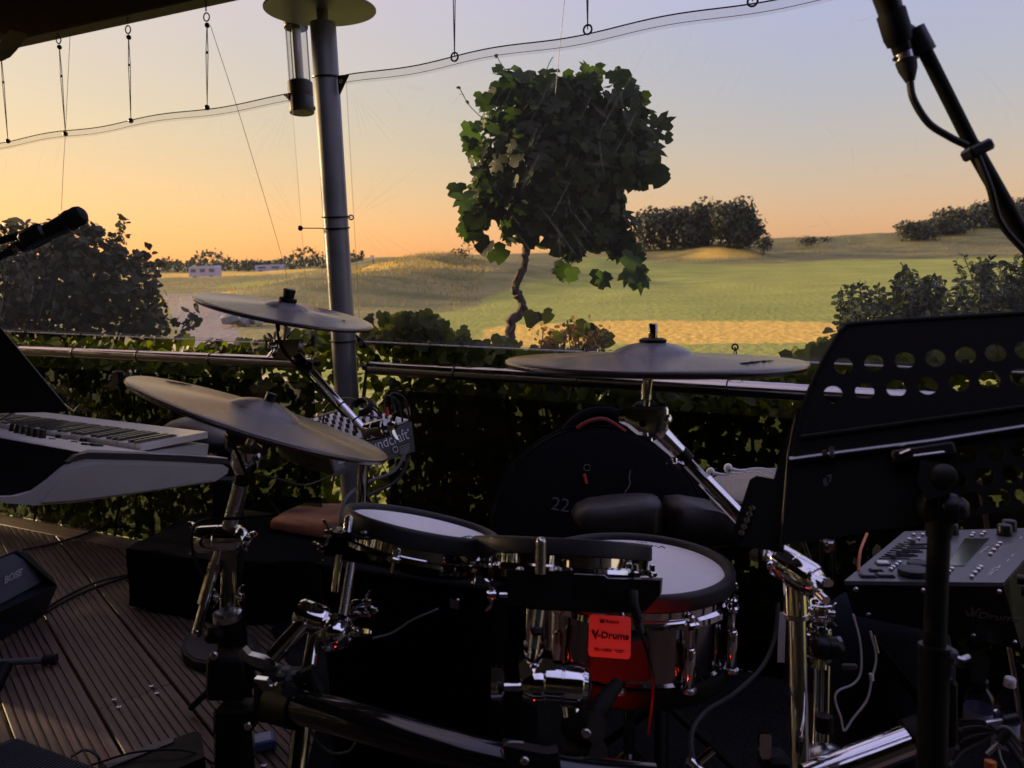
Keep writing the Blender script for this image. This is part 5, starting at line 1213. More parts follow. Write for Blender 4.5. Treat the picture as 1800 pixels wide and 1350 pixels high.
# second chrome pole with wing collars
r = thing('hihat_stand', P(1442, 1345, 1.16), 'slim chrome stand with wing collars right of the tall boom stand', 'hi-hat stand')
rod(r, 'outer_tube', P(1443, 1045, 1.2), P(1440, 1175, 1.18), .0125, 'chrome'); rod(r, 'inner_rod', P(1436, 1170, 1.18), P(1433, 1330, 1.14), .0045, 'chrome'); rod(r, 'lower_tube', P(1450, 1170, 1.18), P(1447, 1325, 1.14), .0085, 'dark_chrome')
for y, mt in ((1076, 'chrome'), (1118, 'dark_chrome'), (1150, 'dark_chrome')): barrel(r, P(1440, y, 1.19), cU, .020, .026, 'collar', mt); 
for x, y in ((1424, 1070), (1456, 1078), (1420, 1116)): wing(r, P(x, y, 1.17), (cR if x > 1440 else -cR)-cF*.4, cU, .013)
barrel(r, P(1452, 1138, 1.16), cR, .017, .032, 'red_lit_knob', 'black_plastic'); B().lathe([(0, 0), (.012, 0), (.012, .006), (.005, .008), (0, .008)], frame(cR, P(1470, 1132, 1.16)), 8).build('hex_nut', 'brushed', r, ang=20)
b = B()
for i in range(8): b.tube([P(1449, 1258+i*3.6, 1.135), P(1449, 1260+i*3.6, 1.135)], .0125, 14)
b.build('spring_boot', 'rubber', r)
B().lathe([(.030, 0), (.026, .004), (.010, .012), (0, .013)], frame((0, 0, 1), P(1452, 1326, 1.13)), 24).build('foot_cup', 'brushed', r)
pblock(r, 'pull_frame', 1441, 950, 1447, 1030, 1.24, .006, 'matte_black', .001); pblock(r, 'pull_frame', 1464, 952, 1469, 1034, 1.24, .006, 'matte_black', .001); pblock(r, 'clutch', 1448, 950, 1466, 972, 1.24, .02, 'dark_chrome', .003)
# diagonal chrome rack tube, bottom right
r = thing('rack_tube', P(1500, 1330, .98), 'thick chrome rack tube slanting across the bottom right', 'rack tube')
B().tube([P(1418, 1372, .98), P(1605, 1300, 1.0)], .0205, 28).build('tube', 'chrome', r); B().tube([P(1600, 1302, 1.0), P(1625, 1292, 1.0)], .026, 20).build('end_clamp', 'matte_black', r)
pblock(r, 'wing_clamp', 1336, 1322, 1386, 1356, 1.0, .04, 'matte_black', .006); f = at_cam(P(1344, 1310, 1.0)); b = B(); b.loft([[f @ Vector((x*s_, y, z)) for x, z in ((-.008, -.004), (.008, -.004), (.008, .004), (-.008, .004))] for y, s_ in ((.016, .8), (.010, 1), (-.010, .9), (-.016, .6))]); b.build('wing_nut', 'chrome', r)
rod(r, 'small_bar', P(1228, 1340, 1.0), P(1254, 1318, 1.0), .0058); B().tube([P(1210, 1336, 1.0), P(1236, 1360, 1.0)], .007, 12).build('small_bar', 'chrome', r)

# ---- grey hi-hat pads with earbuds on top
hh, hm, _ = cymbal('light grey hi-hat pad partly hidden by the music stand', 1372, 852, 1.55, .285, 2, .26, spin=0, knob='small', mt='grey_rubber', bell=.04, bh=.004, drop=.012, name='hihat_pad', group='hi-hat pads')
h2, hm2, _ = cymbal('dark lower hi-hat pad under the grey one', 1375, 878, 1.55, .285, 4, .26, knob='small', mt='rubber', bell=.04, bh=.002, drop=.006, name='hihat_pad', group='hi-hat pads')
eb = thing('earbuds', P(1265, 828, 1.46), 'white wired earbuds lying on the grey hi-hat pad', 'earbuds')
for x, y in ((1249, 830), (1280, 823)):
    q = P(x, y, 1.46); e_ = B().ball((0, 0, 0), .0085, Matrix.Translation(q) @ Matrix.Diagonal((1, .9, 1.1, 1)), 16).build('bud', 'white_plastic', eb)
    B().lathe([(0, 0), (.0022, 0), (.0022, .0004), (0, .0004)], frame(cV-cU*.4, q+cV*.0086-cU*.003), 8).build('bud_grille', 'matte_black', e_)
    B().tube([q, q+cR*.018-cU*.004-cF*.004, q+cR*.034-cU*.004], [.0036, .0030, .0022], 10).build('bud_stem', 'white_plastic', eb)
cable(eb, 'wire', [P(1268, 834, 1.455), P(1300, 831, 1.47), P(1330, 829, 1.48), P(1350, 838, 1.5)], .0012, 'white_plastic'); cable(eb, 'wire', [P(1300, 827, 1.46), P(1325, 823, 1.47), P(1345, 824, 1.5), P(1360, 832, 1.5)], .0012, 'white_plastic')
# ---- right music stand (seen from behind)
r = thing('music_stand', P(1645, 1345, .82), 'black perforated music stand seen from behind at the right', 'music stand')
MD = .86
n_d = (cV*.92+cU*.22-cR*.36).normalized(); p_d = P(1560, 740, MD)
def ms(x, y, off=0.): return onpl(x, y, p_d+n_d*off, n_d)
outl = [(1506, 568), (1800, 549), (2080, 530), (2060, 980), (1480, 960), (1290, 955), (1298, 925), (1342, 820), (1392, 690), (1462, 598), (1478, 578)]
outl = [(1508, 569), (1660, 559), (1900, 545), (2080, 534), (2010, 860), (1640, 918), (1378, 958), (1380, 900), (1400, 760), (1432, 665), (1466, 602), (1484, 577)]
# plate in its own plane, with the round holes cut through
mf = frame(n_d, p_d, cR); inv = mf.inverted()
def loc(x, y): q = inv @ ms(x, y); return Vector((q.x, q.y))
bm = bmesh.new(); ov = [bm.verts.new((*loc(x, y), 0)) for x, y in outl]; eds = [bm.edges.new((ov[i], ov[(i+1) % len(ov)])) for i in range(len(ov))]
holes = []
for i in range(9): holes.append((1482+54.5*i-.55*i*i*.35, 643-4.5*i))
for i in range(9): holes.append((1464+56*i-.55*i*i*.3, 693-5.0*i))
for j, (yy, x0) in enumerate(((800, 1700), (842, 1682), (885, 1660))):
    for i in range(7): holes.append((x0+48*i, yy-5*i))
hr_ = .0100
for hx, hy in holes:
    c = loc(hx, hy); vs = [bm.verts.new((c.x+hr_*math.cos(2*math.pi*k/20), c.y+hr_*math.sin(2*math.pi*k/20), 0)) for k in range(20)]
    eds += [bm.edges.new((vs[k], vs[(k+1) % 20])) for k in range(20)]
bmesh.ops.triangle_fill(bm, use_beauty=True, edges=eds)
for fc in list(bm.faces):
    c = fc.calc_center_median()
    if any((c.xy-loc(hx, hy)).length < hr_*.98 for hx, hy in holes): bm.faces.remove(fc)
me = bpy.data.meshes.new('desk_plate'); bm.to_mesh(me); bm.free(); me.materials.append(MAT['matte_black'])
dk = link('desk_plate', me, r, mf); sm0 = dk.modifiers.new('thickness', 'SOLIDIFY'); sm0.thickness = .0022; sm0.offset = 0; bv = dk.modifiers.new('edge', 'BEVEL'); bv.width = .0006; bv.segments = 1
# rolled rim round the desk
B().tube(bez([ms(x, y, .0) for x, y in outl[6:]+outl[:4]], 60), .0032, 8).build('rolled_rim', 'matte_black', r)
# folded side wing and lower lip further left
b = B(); q = [(1398, 722), (1384, 800), (1376, 958), (1290, 955), (1300, 925), (1345, 820)]; q = [(1402, 715), (1372, 800), (1352, 870), (1300, 960), (1378, 972), (1384, 900)]
b.loft([[ms(x, y, -.02) for x, y in q], [ms(x, y, -.024) for x, y in q]]); b.build('side_wing', 'matte_black', r)
q = [(1318, 843), (1330, 836), (1362, 842), (1330, 945), (1298, 958), (1286, 940)]; b = B(); b.loft([[ms(x, y, -.05) for x, y in q], [ms(x, y, -.07) for x, y in q]]); b.build('page_clip', 'matte_black', r)
for i in range(5): bolt(r, ms(1322-4.5*i, 893+11*i, -.048), n_d, .0035, 'rivet')
B().tube([ms(1402, 720, .001), ms(1386, 800, .001), ms(1374, 962, .001)], .0020, 8).build('rim_edge', 'black_plastic', r)
# stiffener beads, cross bar and bracket
B().tube([ms(1408, 768, .004), ms(1600, 742, .004), ms(1850, 708, .004)], .0022, 8).build('pressed_bead', 'black_plastic', r)
B().tube([ms(1388, 808, .006), ms(1460, 798, .006), ms(1640, 775, .006), ms(1800, 750, .006), ms(1900, 735, .006)], .0032, 10).build('cross_bar', 'dark_chrome', r)
for x, y in ((1462, 790), (1462, 800), (1450, 796)): bolt(r, ms(x, y, .008), n_d, .0032)
blk(r, 'bracket_plate', (0, 0, 0), .062, .014, .012, frame(n_d, ms(1622, 796, .010), ms(1700, 785)-ms(1600, 800)), 'black_plastic', .002)
for x0, x1, y in ((1606, 1660, 802), (1582, 1600, 798)): B().tube([ms(x0, y, .018), ms(x1, y-7, .018)], .0016, 6).build('bracket_edge', 'brushed', r)
b = B(); b.lathe([(0, 0), (.013, 0), (.014, .004), (.012, .012), (.006, .015), (0, .015)], frame(n_d, ms(1656, 838, .02)), 22); b.build('tilt_knob', 'black_plastic', r)
b = B(); q = [(1618, 808), (1650, 812), (1672, 868), (1628, 880), (1612, 846)]; b.loft([[ms(x, y, .012) for x, y in q], [ms(x, y, .03) for x, y in q]]); b.build('tilt_bracket', 'matte_black', r)
f7 = frame(n_d, ms(1455, 843, .003), cR-cU*-.06); text('g7', .012, f7 @ Matrix.Rotation(.09, 4, 'Z'), 'print_grey', r, ext=.0002)
# pole: head, upper tube, sleeve with clutch
hd_ = P(1652, 893, .82)
barrel(r, hd_, cR*.9-cF*.4, .0165, .032, 'pole_head', 'black_plastic'); B().tube([P(1652, 905, .82), P(1650, 945, .82)], [.0150, .0125], 18).build('head_socket', 'matte_black', r)
rod(r, 'upper_tube', P(1651, 930, .82), P(1642, 1150, .82), .0112, 'matte_black', 24); rod(r, 'sleeve', P(1643, 1138, .82), P(1637, 1380, .82), .0150, 'matte_black', 24)
B().tube([P(1643, 1134, .82), P(1642.7, 1140, .82)], .0158, 24).build('sleeve_ring', 'black_plastic', r)
pblock(r, 'clutch_lever', 1660, 1140, 1682, 1160, .815, .012, 'synth_grey', .003); B().tube(bez([P(1672, 1158, .82), P(1690, 1164, .82), P(1706, 1160, .82)], 8), .006, 10).build('lever_pin', 'brushed', r)
b = B(); b.loft([[P(x, y, d_) for x, y in ((1706, 1144), (1728, 1146), (1740, 1160), (1738, 1180), (1732, 1202), (1708, 1200))] for d_ in (.80, .83)]); b.build('clutch_knob', 'black_plastic', r, ang=40)
pblock(r, 'sleeve_bracket', 1656, 1190, 1678, 1310, .84, .02, 'matte_black', .004)

# ---- right microphone and boom
r = thing('microphone', P(1590, 110, .9), 'black handheld microphone pointing up at the top right', 'microphone', 'microphones')
md = (P(1535, -60, .88)-P(1586, 95, .9)).normalized()
B().tube([P(1588, 92, .9), P(1572, 40, .895), P(1550, -30, .885)], [.0108, .0128, .0150], 24).build('handle', 'black_plastic', r); B().ball(P(1540, -62, .88), .026).build('grille_ball', 'brushed', r)
B().tube([P(1588, 92, .9), P(1593, 112, .9)], .0105, 20).build('connector_socket', 'brushed', r); B().tube([P(1592, 106, .9), P(1596, 122, .9), P(1600, 143, .9)], [.0118, .0105, .0052], 18).build('cable_plug', 'rubber', r)
pblock(r, 'plug_latch', 1570, 100, 1578, 107, .89, .006, 'black_plastic', .001)
B().tube([P(1566, 22, .895), P(1578, 62, .897), P(1582, 74, .9)], [.0160, .0160, .0145], 20).build('clip_ring', 'matte_black', r)
cable(r, 'mic_cable', [P(1599, 140, .9), P(1606, 175, .9), P(1632, 216, .9), P(1668, 240, .9), P(1700, 256, .9)], .0042)
r = thing('boom_stand', P(1800, 440, .95), 'black microphone boom arm crossing the top right sky', 'mic stand', 'microphone stands')
rod(r, 'boom_tube', P(1616, 70, .9), P(1712, 262, .92), .0080, 'matte_black', 20); rod(r, 'boom_tube', P(1708, 255, .92), P(1830, 470, .95), .0090, 'matte_black', 20)
B().tube([P(1604, 54, .9), P(1625, 94, .9)], .0135, 18).build('end_joint', 'black_plastic', r); B().tube([P(1588, 52, .9), P(1610, 66, .9)], .009, 12).build('clip_thread', 'black_plastic', r)
blk(r, 'cable_clip', (0, 0, 0), .030, .014, .024, at_cam(P(1718, 264, .915)) @ Matrix.Rotation(.45, 4, 'Z'), 'black_plastic', .003)
cable(r, 'hanging_cable', [P(1716, 268, .91), P(1740, 330, .91), P(1758, 390, .92), P(1800, 440, .93), P(1830, 470, .94)], .0042)
# ---- left microphone and boom
r = thing('microphone', P(20, 440, 1.4), 'black handheld microphone at the left picture edge', 'microphone', 'microphones')
B().tube([P(36, 434, 1.4), P(80, 410, 1.4), P(116, 392, 1.4)], [.0115, .0140, .0170], 24).build('handle', 'black_plastic', r)
B().lathe([(0, -.022), (.0175, -.020), (.0185, -.014), (.0185, -.010), (.0175, -.006), (.0178, .004), (.0150, .012), (.0085, .0165), (0, .0175)], frame(P(160, 368, 1.4)-P(100, 400, 1.4), P(135, 381, 1.4)), 28).build('grille', 'matte_black', r)
B().tube([P(46, 429, 1.4), P(26, 438, 1.4)], .0105, 18).build('connector', 'brushed', r); B().tube([P(30, 437, 1.4), P(10, 445, 1.4), P(-30, 470, 1.4)], [.0105, .007, .004], 14).build('cable_plug', 'rubber', r)
blk(r, 'mic_clip', (0, 0, 0), .050, .030, .036, at_cam(P(62, 416, 1.4)) @ Matrix.Rotation(.48, 4, 'Z'), 'black_plastic', .006)
r = thing('boom_stand', P(-10, 430, 1.4), 'black boom arm end holding the left microphone', 'mic stand', 'microphone stands')
rod(r, 'boom_tube', P(-60, 440, 1.42), P(40, 412, 1.41), .0065, 'matte_black'); B().tube([P(30, 416, 1.41), P(56, 410, 1.4)], .009, 14).build('end_joint', 'black_plastic', r)

# ---- keyboard
kA = P(140, 796, 1.36); kF = P(403, 806, 1.60); e1 = (kF-kA).normalized(); kW = (kF-kA).length
e2h = Vector((-e1.y, e1.x, 0)).normalized(); K0 = P(352, 786, 1.57)
rr2 = ray(8, 737); det = rr2.x*(-e2h.y)+rr2.y*e2h.x; tt = (K0.x*(-e2h.y)+K0.y*e2h.x)/det; G = CAM+rr2*tt
e2 = (G-K0).normalized(); KL = 1.30
nC = e1.cross(Vector((0, 0, 1))).normalized()          # across the cheek
kr = thing('keyboard', kA, 'white and black synthesiser keyboard seen from its end', 'keyboard')
def ck(x, y, off=0.): return onpl(x, y, kA+nC*off, nC)
cheek = [(118, 812), (132, 800), (152, 795), (240, 797), (330, 801), (396, 806), (404, 812), (406, 822), (404, 832), (376, 846), (300, 858), (200, 873), (120, 884), (60, 888), (10, 884), (-40, 876), (-20, 872), (20, 871), (52, 862), (78, 843), (100, 822)]
sgn = 1 if nC.dot(e2) > 0 else -1
def extr(poly, o0, o1): 
    b = B(); b.loft([[ck(x, y)+e2*o0 for x, y in poly], [ck(x, y)+e2*o1 for x, y in poly]]); return b
extr(cheek, .010, KL).build('body', 'synth_black', kr, ang=40)
extr([(146, 806), (240, 808), (330, 812), (390, 816), (400, 823), (398, 832), (376, 846), (300, 858), (200, 873), (120, 884), (60, 888), (10, 884), (-30, 876), (-10, 873), (24, 872), (58, 863), (86, 843), (108, 824), (126, 811)], -.004, .010).build('end_cheek', 'shaded_white', kr, ang=40)
extr([(118, 812), (132, 800), (152, 795), (240, 797), (330, 801), (396, 806), (404, 812), (405, 820), (396, 815), (330, 811), (240, 807), (150, 805), (130, 810)], -.006, .012).build('end_trim', 'navy_panel', kr, ang=40)
# raised inner panel of the cheek
extr([(130, 822), (160, 815), (250, 816), (376, 820), (382, 826), (374, 843), (300, 855), (200, 869), (120, 879), (70, 882), (90, 858), (110, 836)], -.009, -.003).build('cheek_panel', 'shaded_white', kr, ang=40)
kZ = e1.cross(e2).normalized(); kZ = kZ if kZ.z > 0 else -kZ
def kp(u, v, h=0.): return kA+e1*(u*kW)+e2*v+kZ*h       # u across (0 back, 1 player), v along
km = Matrix((e1, e2, kZ)).transposed().to_4x4(); km.translation = kA
B().loft([[kp(u, v, h) for u, h in ((.02, .001), (.06, .006), (.44, .006), (.46, .000), (.46, -.01), (.02, -.01))] for v in (.010, KL)]).build('top_panel', 'synth_white', kr, ang=30)
B().loft([[kp(u, v, h) for u, h in ((.44, -.012), (.99, -.012), (.99, .0), (.955, .0), (.955, -.010), (.44, -.010))] for v in (.030, KL)]).build('key_bed', 'synth_grey', kr, ang=30)
B().loft([[kp(u, v, h) for u, h in ((.42, -.01), (1.0, -.01), (1.0, .001), (.42, .004))] for v in (.006, .052)]).build('key_block', 'synth_white', kr, ang=30)
B().loft([[kp(u, v, h) for u, h in ((.455, -.011), (.90, -.011), (.90, .026), (.455, .0005))] for v in (.034, KL)]).build('key_slip', 'shaded_white', kr, ang=30)
kw = .0232
wk = B(); wk.box((.152, 0, .004), .146, kw-.0014, .014, None, .0012); wme = bpy.data.meshes.new('white_key'); wme.from_pydata([tuple(v) for v in wk.v], [], wk.f); wme.materials.append(MAT['key_white'])
bk = B(); bk.loft([[Vector((x, y, z)) for y, z in ((-.0055, .008), (.0055, .008), (.0045, zt), (-.0045, zt))] for x, zt in ((.082, .0165), (.158, .0165), (.168, .012))]); bme = bpy.data.meshes.new('black_key'); bme.from_pydata([tuple(v) for v in bk.v], [], bk.f); bme.materials.append(MAT['key_black'])
off_u = kW*.46-.079
for i in range(50):
    v = .056+kw*(i+.5)
    if v > KL-.02: break
    m_ = km @ Matrix.Translation((off_u+.079, v, .006)) @ Matrix.Rotation(-.24, 4, 'Y') @ Matrix.Translation((-.079, 0, 0)); link('white_key', wme, kr, m_)
    if i % 7 in (0, 1, 3, 4, 5): link('black_key', bme, kr, m_ @ Matrix.Translation((0, kw/2, 0)))
def knob(u, v, r_, h_, mt='black_plastic', name='knob', n=16): return B().lathe([(r_, .004), (r_*.92, h_*.9), (r_*.85, h_), (0, h_)], km @ Matrix.Translation((u*kW, v, .0)), n).build(name, mt, kr)
def kuv(x, y):
    q = onpl(x, y, kA+kZ*.006, kZ)-kA; return q.dot(e1)/kW, q.dot(e2)
for x, y in ((15, 758), (25, 761), (36, 763), (47, 766), (58, 768), (70, 770)): knob(*kuv(x, y), .0075, .024)
for x, y, r_, h_ in ((98, 770, .006, .014), (143, 776, .008, .013), (147, 782, .007, .010), (167, 784, .014, .011)): knob(*kuv(x, y), r_, h_)
u_, v_ = kuv(320, 791); knob(u_, v_, .0058, .032, name='stick')
for x, y in ((88, 772), (110, 772), (128, 777), (172, 778), (185, 780), (200, 779), (190, 782), (215, 784), (222, 786), (235, 784), (240, 787), (255, 785), (276, 787), (294, 789), (205, 776), (182, 775)):
    u_, v_ = kuv(x, y); B().box((u_*kW, v_, .0065), .010, .012, .004, km, .001).build('button', 'synth_grey', kr)
u_, v_ = kuv(203, 779.5); B().box((u_*kW-.012, v_+.02, .0065), .009, .010, .005, km, .001).build('red_button', 'red_plastic', kr)
# keyboard stand: X legs in shadow
r = thing('keyboard_stand', P(400, 1000, 1.88), 'black column keyboard stand under the synthesiser', 'keyboard stand')
pblock(r, 'column', 382, 838, 420, 1010, 1.85, .08)
# ---- left music stand
r = thing('music_stand', P(30, 760, 1.95), 'plain black music stand at the left edge above the keys', 'music stand')
b = B(); q = [(-160, 400), (0, 576), (118, 718), (112, 724), (-180, 730)]; b.loft([[P(x, y, 1.95) for x, y in q], [P(x, y, 1.954) for x, y in q]]); b.build('desk_plate', 'matte_black', r)
B().tube([P(0, 576, 1.95), P(120, 720, 1.95)], .0025, 8).build('rolled_rim', 'black_plastic', r)
b = B(); q = [(112, 708), (143, 708), (129, 723)]; b.tube([P(x, y, 1.93) for x, y in q], .0022, 6, closed=True); b.build('page_holder', 'dark_chrome', r)
rod(r, 'desk_arm', P(-10, 745, 1.96), P(28, 722, 1.96), .004, 'dark_chrome'); rod(r, 'pole', P(-10, 740, 1.97), P(-20, 1400, 1.97), .011, 'matte_black')

# ---- stool behind the keyboard
r = thing('stool', P(385, 900, 2.1), 'brown-black vinyl saddle stool behind the keyboard', 'stool')
sc_ = P(388, 762, 2.1); b = B(); rings = []
for k in range(13):
    t_ = k/12; a = math.pi*t_; h_ = -.036*math.cos(a); s_ = max(.02, math.sin(a))**.45
    ring_ = []
    for q in range(36):
        ph = 2*math.pi*q/36; rx = .145*s_*(1+.08*math.cos(2*ph)); ry = .12*s_; dip = -.018*math.exp(-((math.cos(ph)*rx-.05)/.06)**2)*max(0, -math.cos(a))
        ring_.append(Vector((sc_.x+rx*math.cos(ph), sc_.y+ry*math.sin(ph), sc_.z+h_+dip+(.012*math.cos(ph) if h_ > 0 else 0)*-1)))
    rings.append(ring_)
b.loft(rings); b.build('seat_cushion', 'vinyl', r, ang=70)
rod(r, 'post', Vector((sc_.x, sc_.y, sc_.z-.03)), Vector((sc_.x, sc_.y, .12)), .020, 'matte_black')
B().tube([P(420, 795, 2.1), P(415, 860, 2.1)], .02, 12).build('height_bracket', 'matte_black', r)
for a in (.5, 2.6, 4.7): B().tube([(sc_.x, sc_.y, .25), (sc_.x+.26*math.cos(a), sc_.y+.26*math.sin(a), .02)], .010, 10).build('leg', 'matte_black', r)

# ---- mixer
r = thing('mixing_desk', P(650, 840, 2.0), 'dark blue mixing desk with white lettering beside the post', 'mixing desk')
a, b_, c, d_ = P(577, 793, 1.92), P(722, 741, 2.08), P(728, 794, 2.08), P(588, 838, 1.92)
nS = (b_-a).cross(d_-a).normalized(); nS = nS if nS.dot(cV) > 0 else -nS
ext = (P(438, 812, 2.02)-a); ext = ext-nS*ext.dot(nS)*0; 
left = Vector((-(b_-a).y, (b_-a).x, 0)).normalized(); left = left if left.x < 0 else -left
L0 = .30
ex = left*L0+Vector((0, 0, -.004))
B().loft([[a, b_, c, d_], [p+ex for p in (a, b_, c, d_)]]).build('case', 'matte_black', r, smooth=False)
B().loft([[p+nS*.006-(b_-a)*.002 for p in (a, b_, c, d_)], [p-nS*.006 for p in (a, b_, c, d_)]]).build('side_cheek', 'navy_panel', r, smooth=False)
sx_ = (b_-a).normalized(); sy_ = nS.cross(sx_); sfm = Matrix((sx_, sy_, nS)).transposed().to_4x4()
def sf(x, y, o=.0068): m_ = sfm.copy(); m_.translation = onpl(x, y, a+nS*o, nS); return m_
text('Soundcraft', .043, sf(676, 778), 'print_white', r, sx=.80, off=-.0003); text('®', .010, sf(717, 756), 'print_white', r)
for k, (y, wdt) in enumerate(((783, .034), (787, .030), (790, .032), (793, .034), (796, .026), (799, .018))): B().box((0, 0, 0), wdt, .0022, .0006, sf(711, y), 0).build('small_print', 'print_grey', r)
b2 = B(); f = sf(695, 790); ring(b2, f.translation, .0075, .0010, nS); b2.build('round_mark', 'print_white', r)
for k in range(13): B().box((0, 0, 0), .030-.004*random.random(), .0022, .0006, sf(591+k*.55, 795+k*2.4), 0).build('small_print', 'print_grey', r)
for x, y in ((606, 799), (618, 809)):
    f = sf(x, y); B().prism([(-.006, -.005), (.006, -.005), (0, .006)], 0, .0006, f).build('warning_mark', 'print_white', r)
    for k in range(3): B().box((0, 0, 0), .022, .002, .0006, sf(x+(16 if y < 805 else -16), y-2+3*k), 0).build('small_print', 'print_white', r)
up = Vector((0, 0, 1)); tn = (b_-a).cross(left); tn = tn.normalized() if tn.z > 0 else -tn.normalized()
def mt_(s_, l_, h_=0.): return a+(b_-a)*s_+left*l_+tn*h_
B().loft([[mt_(.01, .005, .001), mt_(.99, .005, .001), mt_(.99, L0-.004, .001), mt_(.01, L0-.004, .001)], [mt_(.01, .005, .006), mt_(.99, .005, .006), mt_(.99, L0-.004, .006), mt_(.01, L0-.004, .006)]]).build('top_panel', 'synth_white', r, smooth=False)
random.seed(8)
for i in range(7):
    for j in range(9):
        s_ = .08+.1*j; l_ = .03+.038*i
        if j < 3: m_ = frame(tn, mt_(s_, l_, .006), left); B().box((0, 0, .006), .010, .016, .012, m_, .002).build('fader_cap', 'synth_grey' if i % 2 else 'white_plastic', r)
        else: B().lathe([(.0055, 0), (.005, .013), (0, .0135)], frame(tn, mt_(s_, l_, .006)), 10).build('knob', ('black_plastic', 'synth_grey', 'navy_panel')[(i+j) % 3], r)
# jack leads standing in the desk
r = thing('jack_leads', P(690, 745, 2.05), 'jack plugs standing in the mixer, one with a red sleeve', 'cables')
for x, y, mt1 in ((684, 750, 'red_plastic'), (696, 745, 'black_plastic')):
    q = P(x, y, 2.02); tp_ = P(x-5, y-34, 2.02); rod(r, 'plug_shaft', q, q.lerp(tp_, .6), .0022, 'brushed'); B().tube([q.lerp(tp_, .55), tp_], [.0055, .0045], 12).build('plug_sleeve', mt1, r)
    cable(r, 'lead', [tp_, tp_+Vector((0, 0, .03)), P(x+14, y-46, 2.04), P(x+22, y-20, 2.06), P(x+24, y+0, 2.08)], .0028)
cable(r, 'lead', [P(672, 733, 2.0), P(650, 715, 2.0), P(610, 700, 2.05), P(575, 715, 2.1), P(565, 760, 2.1)], .0032); cable(r, 'lead', [P(672, 736, 2.0), P(640, 729, 2.0), P(600, 722, 2.05), P(560, 732, 2.1)], .0032, 'grey_cable'); cable(r, 'lead', [P(672, 728, 2.0), P(660, 714, 2.0), P(646, 705, 2.02)], .003)
cable(r, 'lead', [P(720, 800, 2.04), P(708, 830, 2.02), P(690, 850, 2.0), P(650, 870, 1.95), P(612, 890, 1.9), P(600, 930, 1.9)], .0045); cable(r, 'lead', [P(712, 800, 2.04), P(690, 830, 2.02), P(640, 850, 1.98), P(606, 880, 1.93), P(596, 930, 1.9)], .0045, 'grey_cable')
# coil of cable tied with yellow tape
r = thing('cable_coil', P(635, 730, 1.98), 'black cable coil tied with yellow tape beside the mixer', 'cable coil')
b = B(); f = frame(cV*.6+cU*.35-cR*.3, P(636, 715, 1.98))
for k in range(5): b.tube([f @ Vector(((.024+.0035*(k % 3))*math.cos(t_), (.020+.003*(k % 2))*math.sin(t_), .004*(k-2)+.002*math.sin(3*t_))) for t_ in (2*math.pi*i/28 for i in range(28))], .0042, 8, closed=True)
b.build('coil', 'rubber', r)
for x, y, s_ in ((602, 710, .5), (625, 724, 1.)): b = B(); f = at_cam(P(x, y, 1.955)); b.prism([(-.007*s_, -.012*s_), (.007*s_, -.010*s_), (.008*s_, .012*s_), (0, .009*s_), (-.004*s_, .012*s_)], -.0006, .0006, f); b.build('tape_flag', 'yellow_tape', r)

# ---- black cloth covered bench with folded orange cloth
r = thing('covered_bench', P(380, 1060, 2.6), 'low bench draped in black cloth behind the cymbal stand', 'bench')
def bz(x, y): return onz(x, y, .42)
top = [onz(222, 962, .26), onz(330, 905, .26), onz(480, 868, .26), onz(640, 880, .26), onz(640, 960, .26), onz(560, 985, .26), onz(380, 985, .26)]
cx_ = sum(top, Vector())/len(top); rg = []
for h_, k_ in ((.26, .96), (.255, 1.0), (.22, 1.01), (.1, 1.012), (.04, 1.02), (.013, 1.03)):
    ln_ = []
    for i in range(len(top)):
        for s_ in range(6):
            p = top[i].lerp(top[(i+1) % len(top)], s_/6); q = cx_+(p-cx_)*k_*(1+(.012*math.sin(i*6+s_*2.1) if h_ < .19 else 0)); ln_.append(Vector((q.x, q.y, h_+(.006*math.sin(s_*1.9+i) if h_ > .18 else 0))))
    rg.append(ln_)
B().loft(rg).build('cloth_cover', 'cloth_black', r, ang=60)
pc0 = onz(478, 912, .22); oc = thing('orange_cloth', pc0, 'folded rust-orange cloth lying on the black bench', 'cloth')
op = [(478, 922), (500, 905), (536, 891), (575, 894), (602, 890), (628, 876), (640, 900), (628, 930), (560, 938)]; rg = []
for h_, k_ in ((.268, 1.03), (.276, 1.05), (.298, 1.03), (.312, .95), (.317, .75)):
    c_m = onz(556, 915, .29); rg.append([Vector((*(c_m+(onz(x, y, .29)-c_m)*k_).xy, h_+.006*math.sin(x*.07))) for x, y in op])
B().loft(rg).build('cloth_fold', 'orange_cloth', oc, ang=50)

# ---- round black drum bag against the glass
r = thing('drum_bag', P(1045, 950, 1.98), 'big round black drum bag marked 22 behind the snare', 'drum bag')
bc = P(1050, 935, 2.0); bn = (cV+cU*.12).normalized(); bf2 = frame(bn, bc, cR)
B().lathe([(0, -.12), (.255, -.12), (.275, -.105), (.28, -.08), (.28, .03), (.272, .05), (.25, .062), (.12, .070), (0, .072)], bf2, 64).build('bag_body', 'cloth_black', r, ang=60)
for r_ in (.262, .270, .279): B().tube([bf2 @ Vector((r_*math.cos(t_), r_*math.sin(t_), .053-.25*(r_-.262) )) for t_ in (2*math.pi*i/60 for i in range(60))], .003, 6, closed=True).build('piping', 'cloth_black', r)
B().tube(bez([bf2 @ Vector((x, y, z)) for x, y, z in ((-.085, .262, .03), (-.04, .300, .035), (.01, .312, .036), (.06, .300, .035), (.095, .258, .03))], 24), .014, 10).build('carry_handle', 'cloth_black', r)
B().tube(bez([bf2 @ Vector((x, y, z)) for x, y, z in ((-.055, .266, .05), (-.02, .285, .055), (.02, .288, .055), (.07, .258, .05))], 20), .006, 8).build('red_lining', 'red_trim', r)
text('22', .048, frame(bn, onpl(985, 888, bc+bn*.0725, bn), cR-cU*.16), 'faint_print', r, ext=.0004)
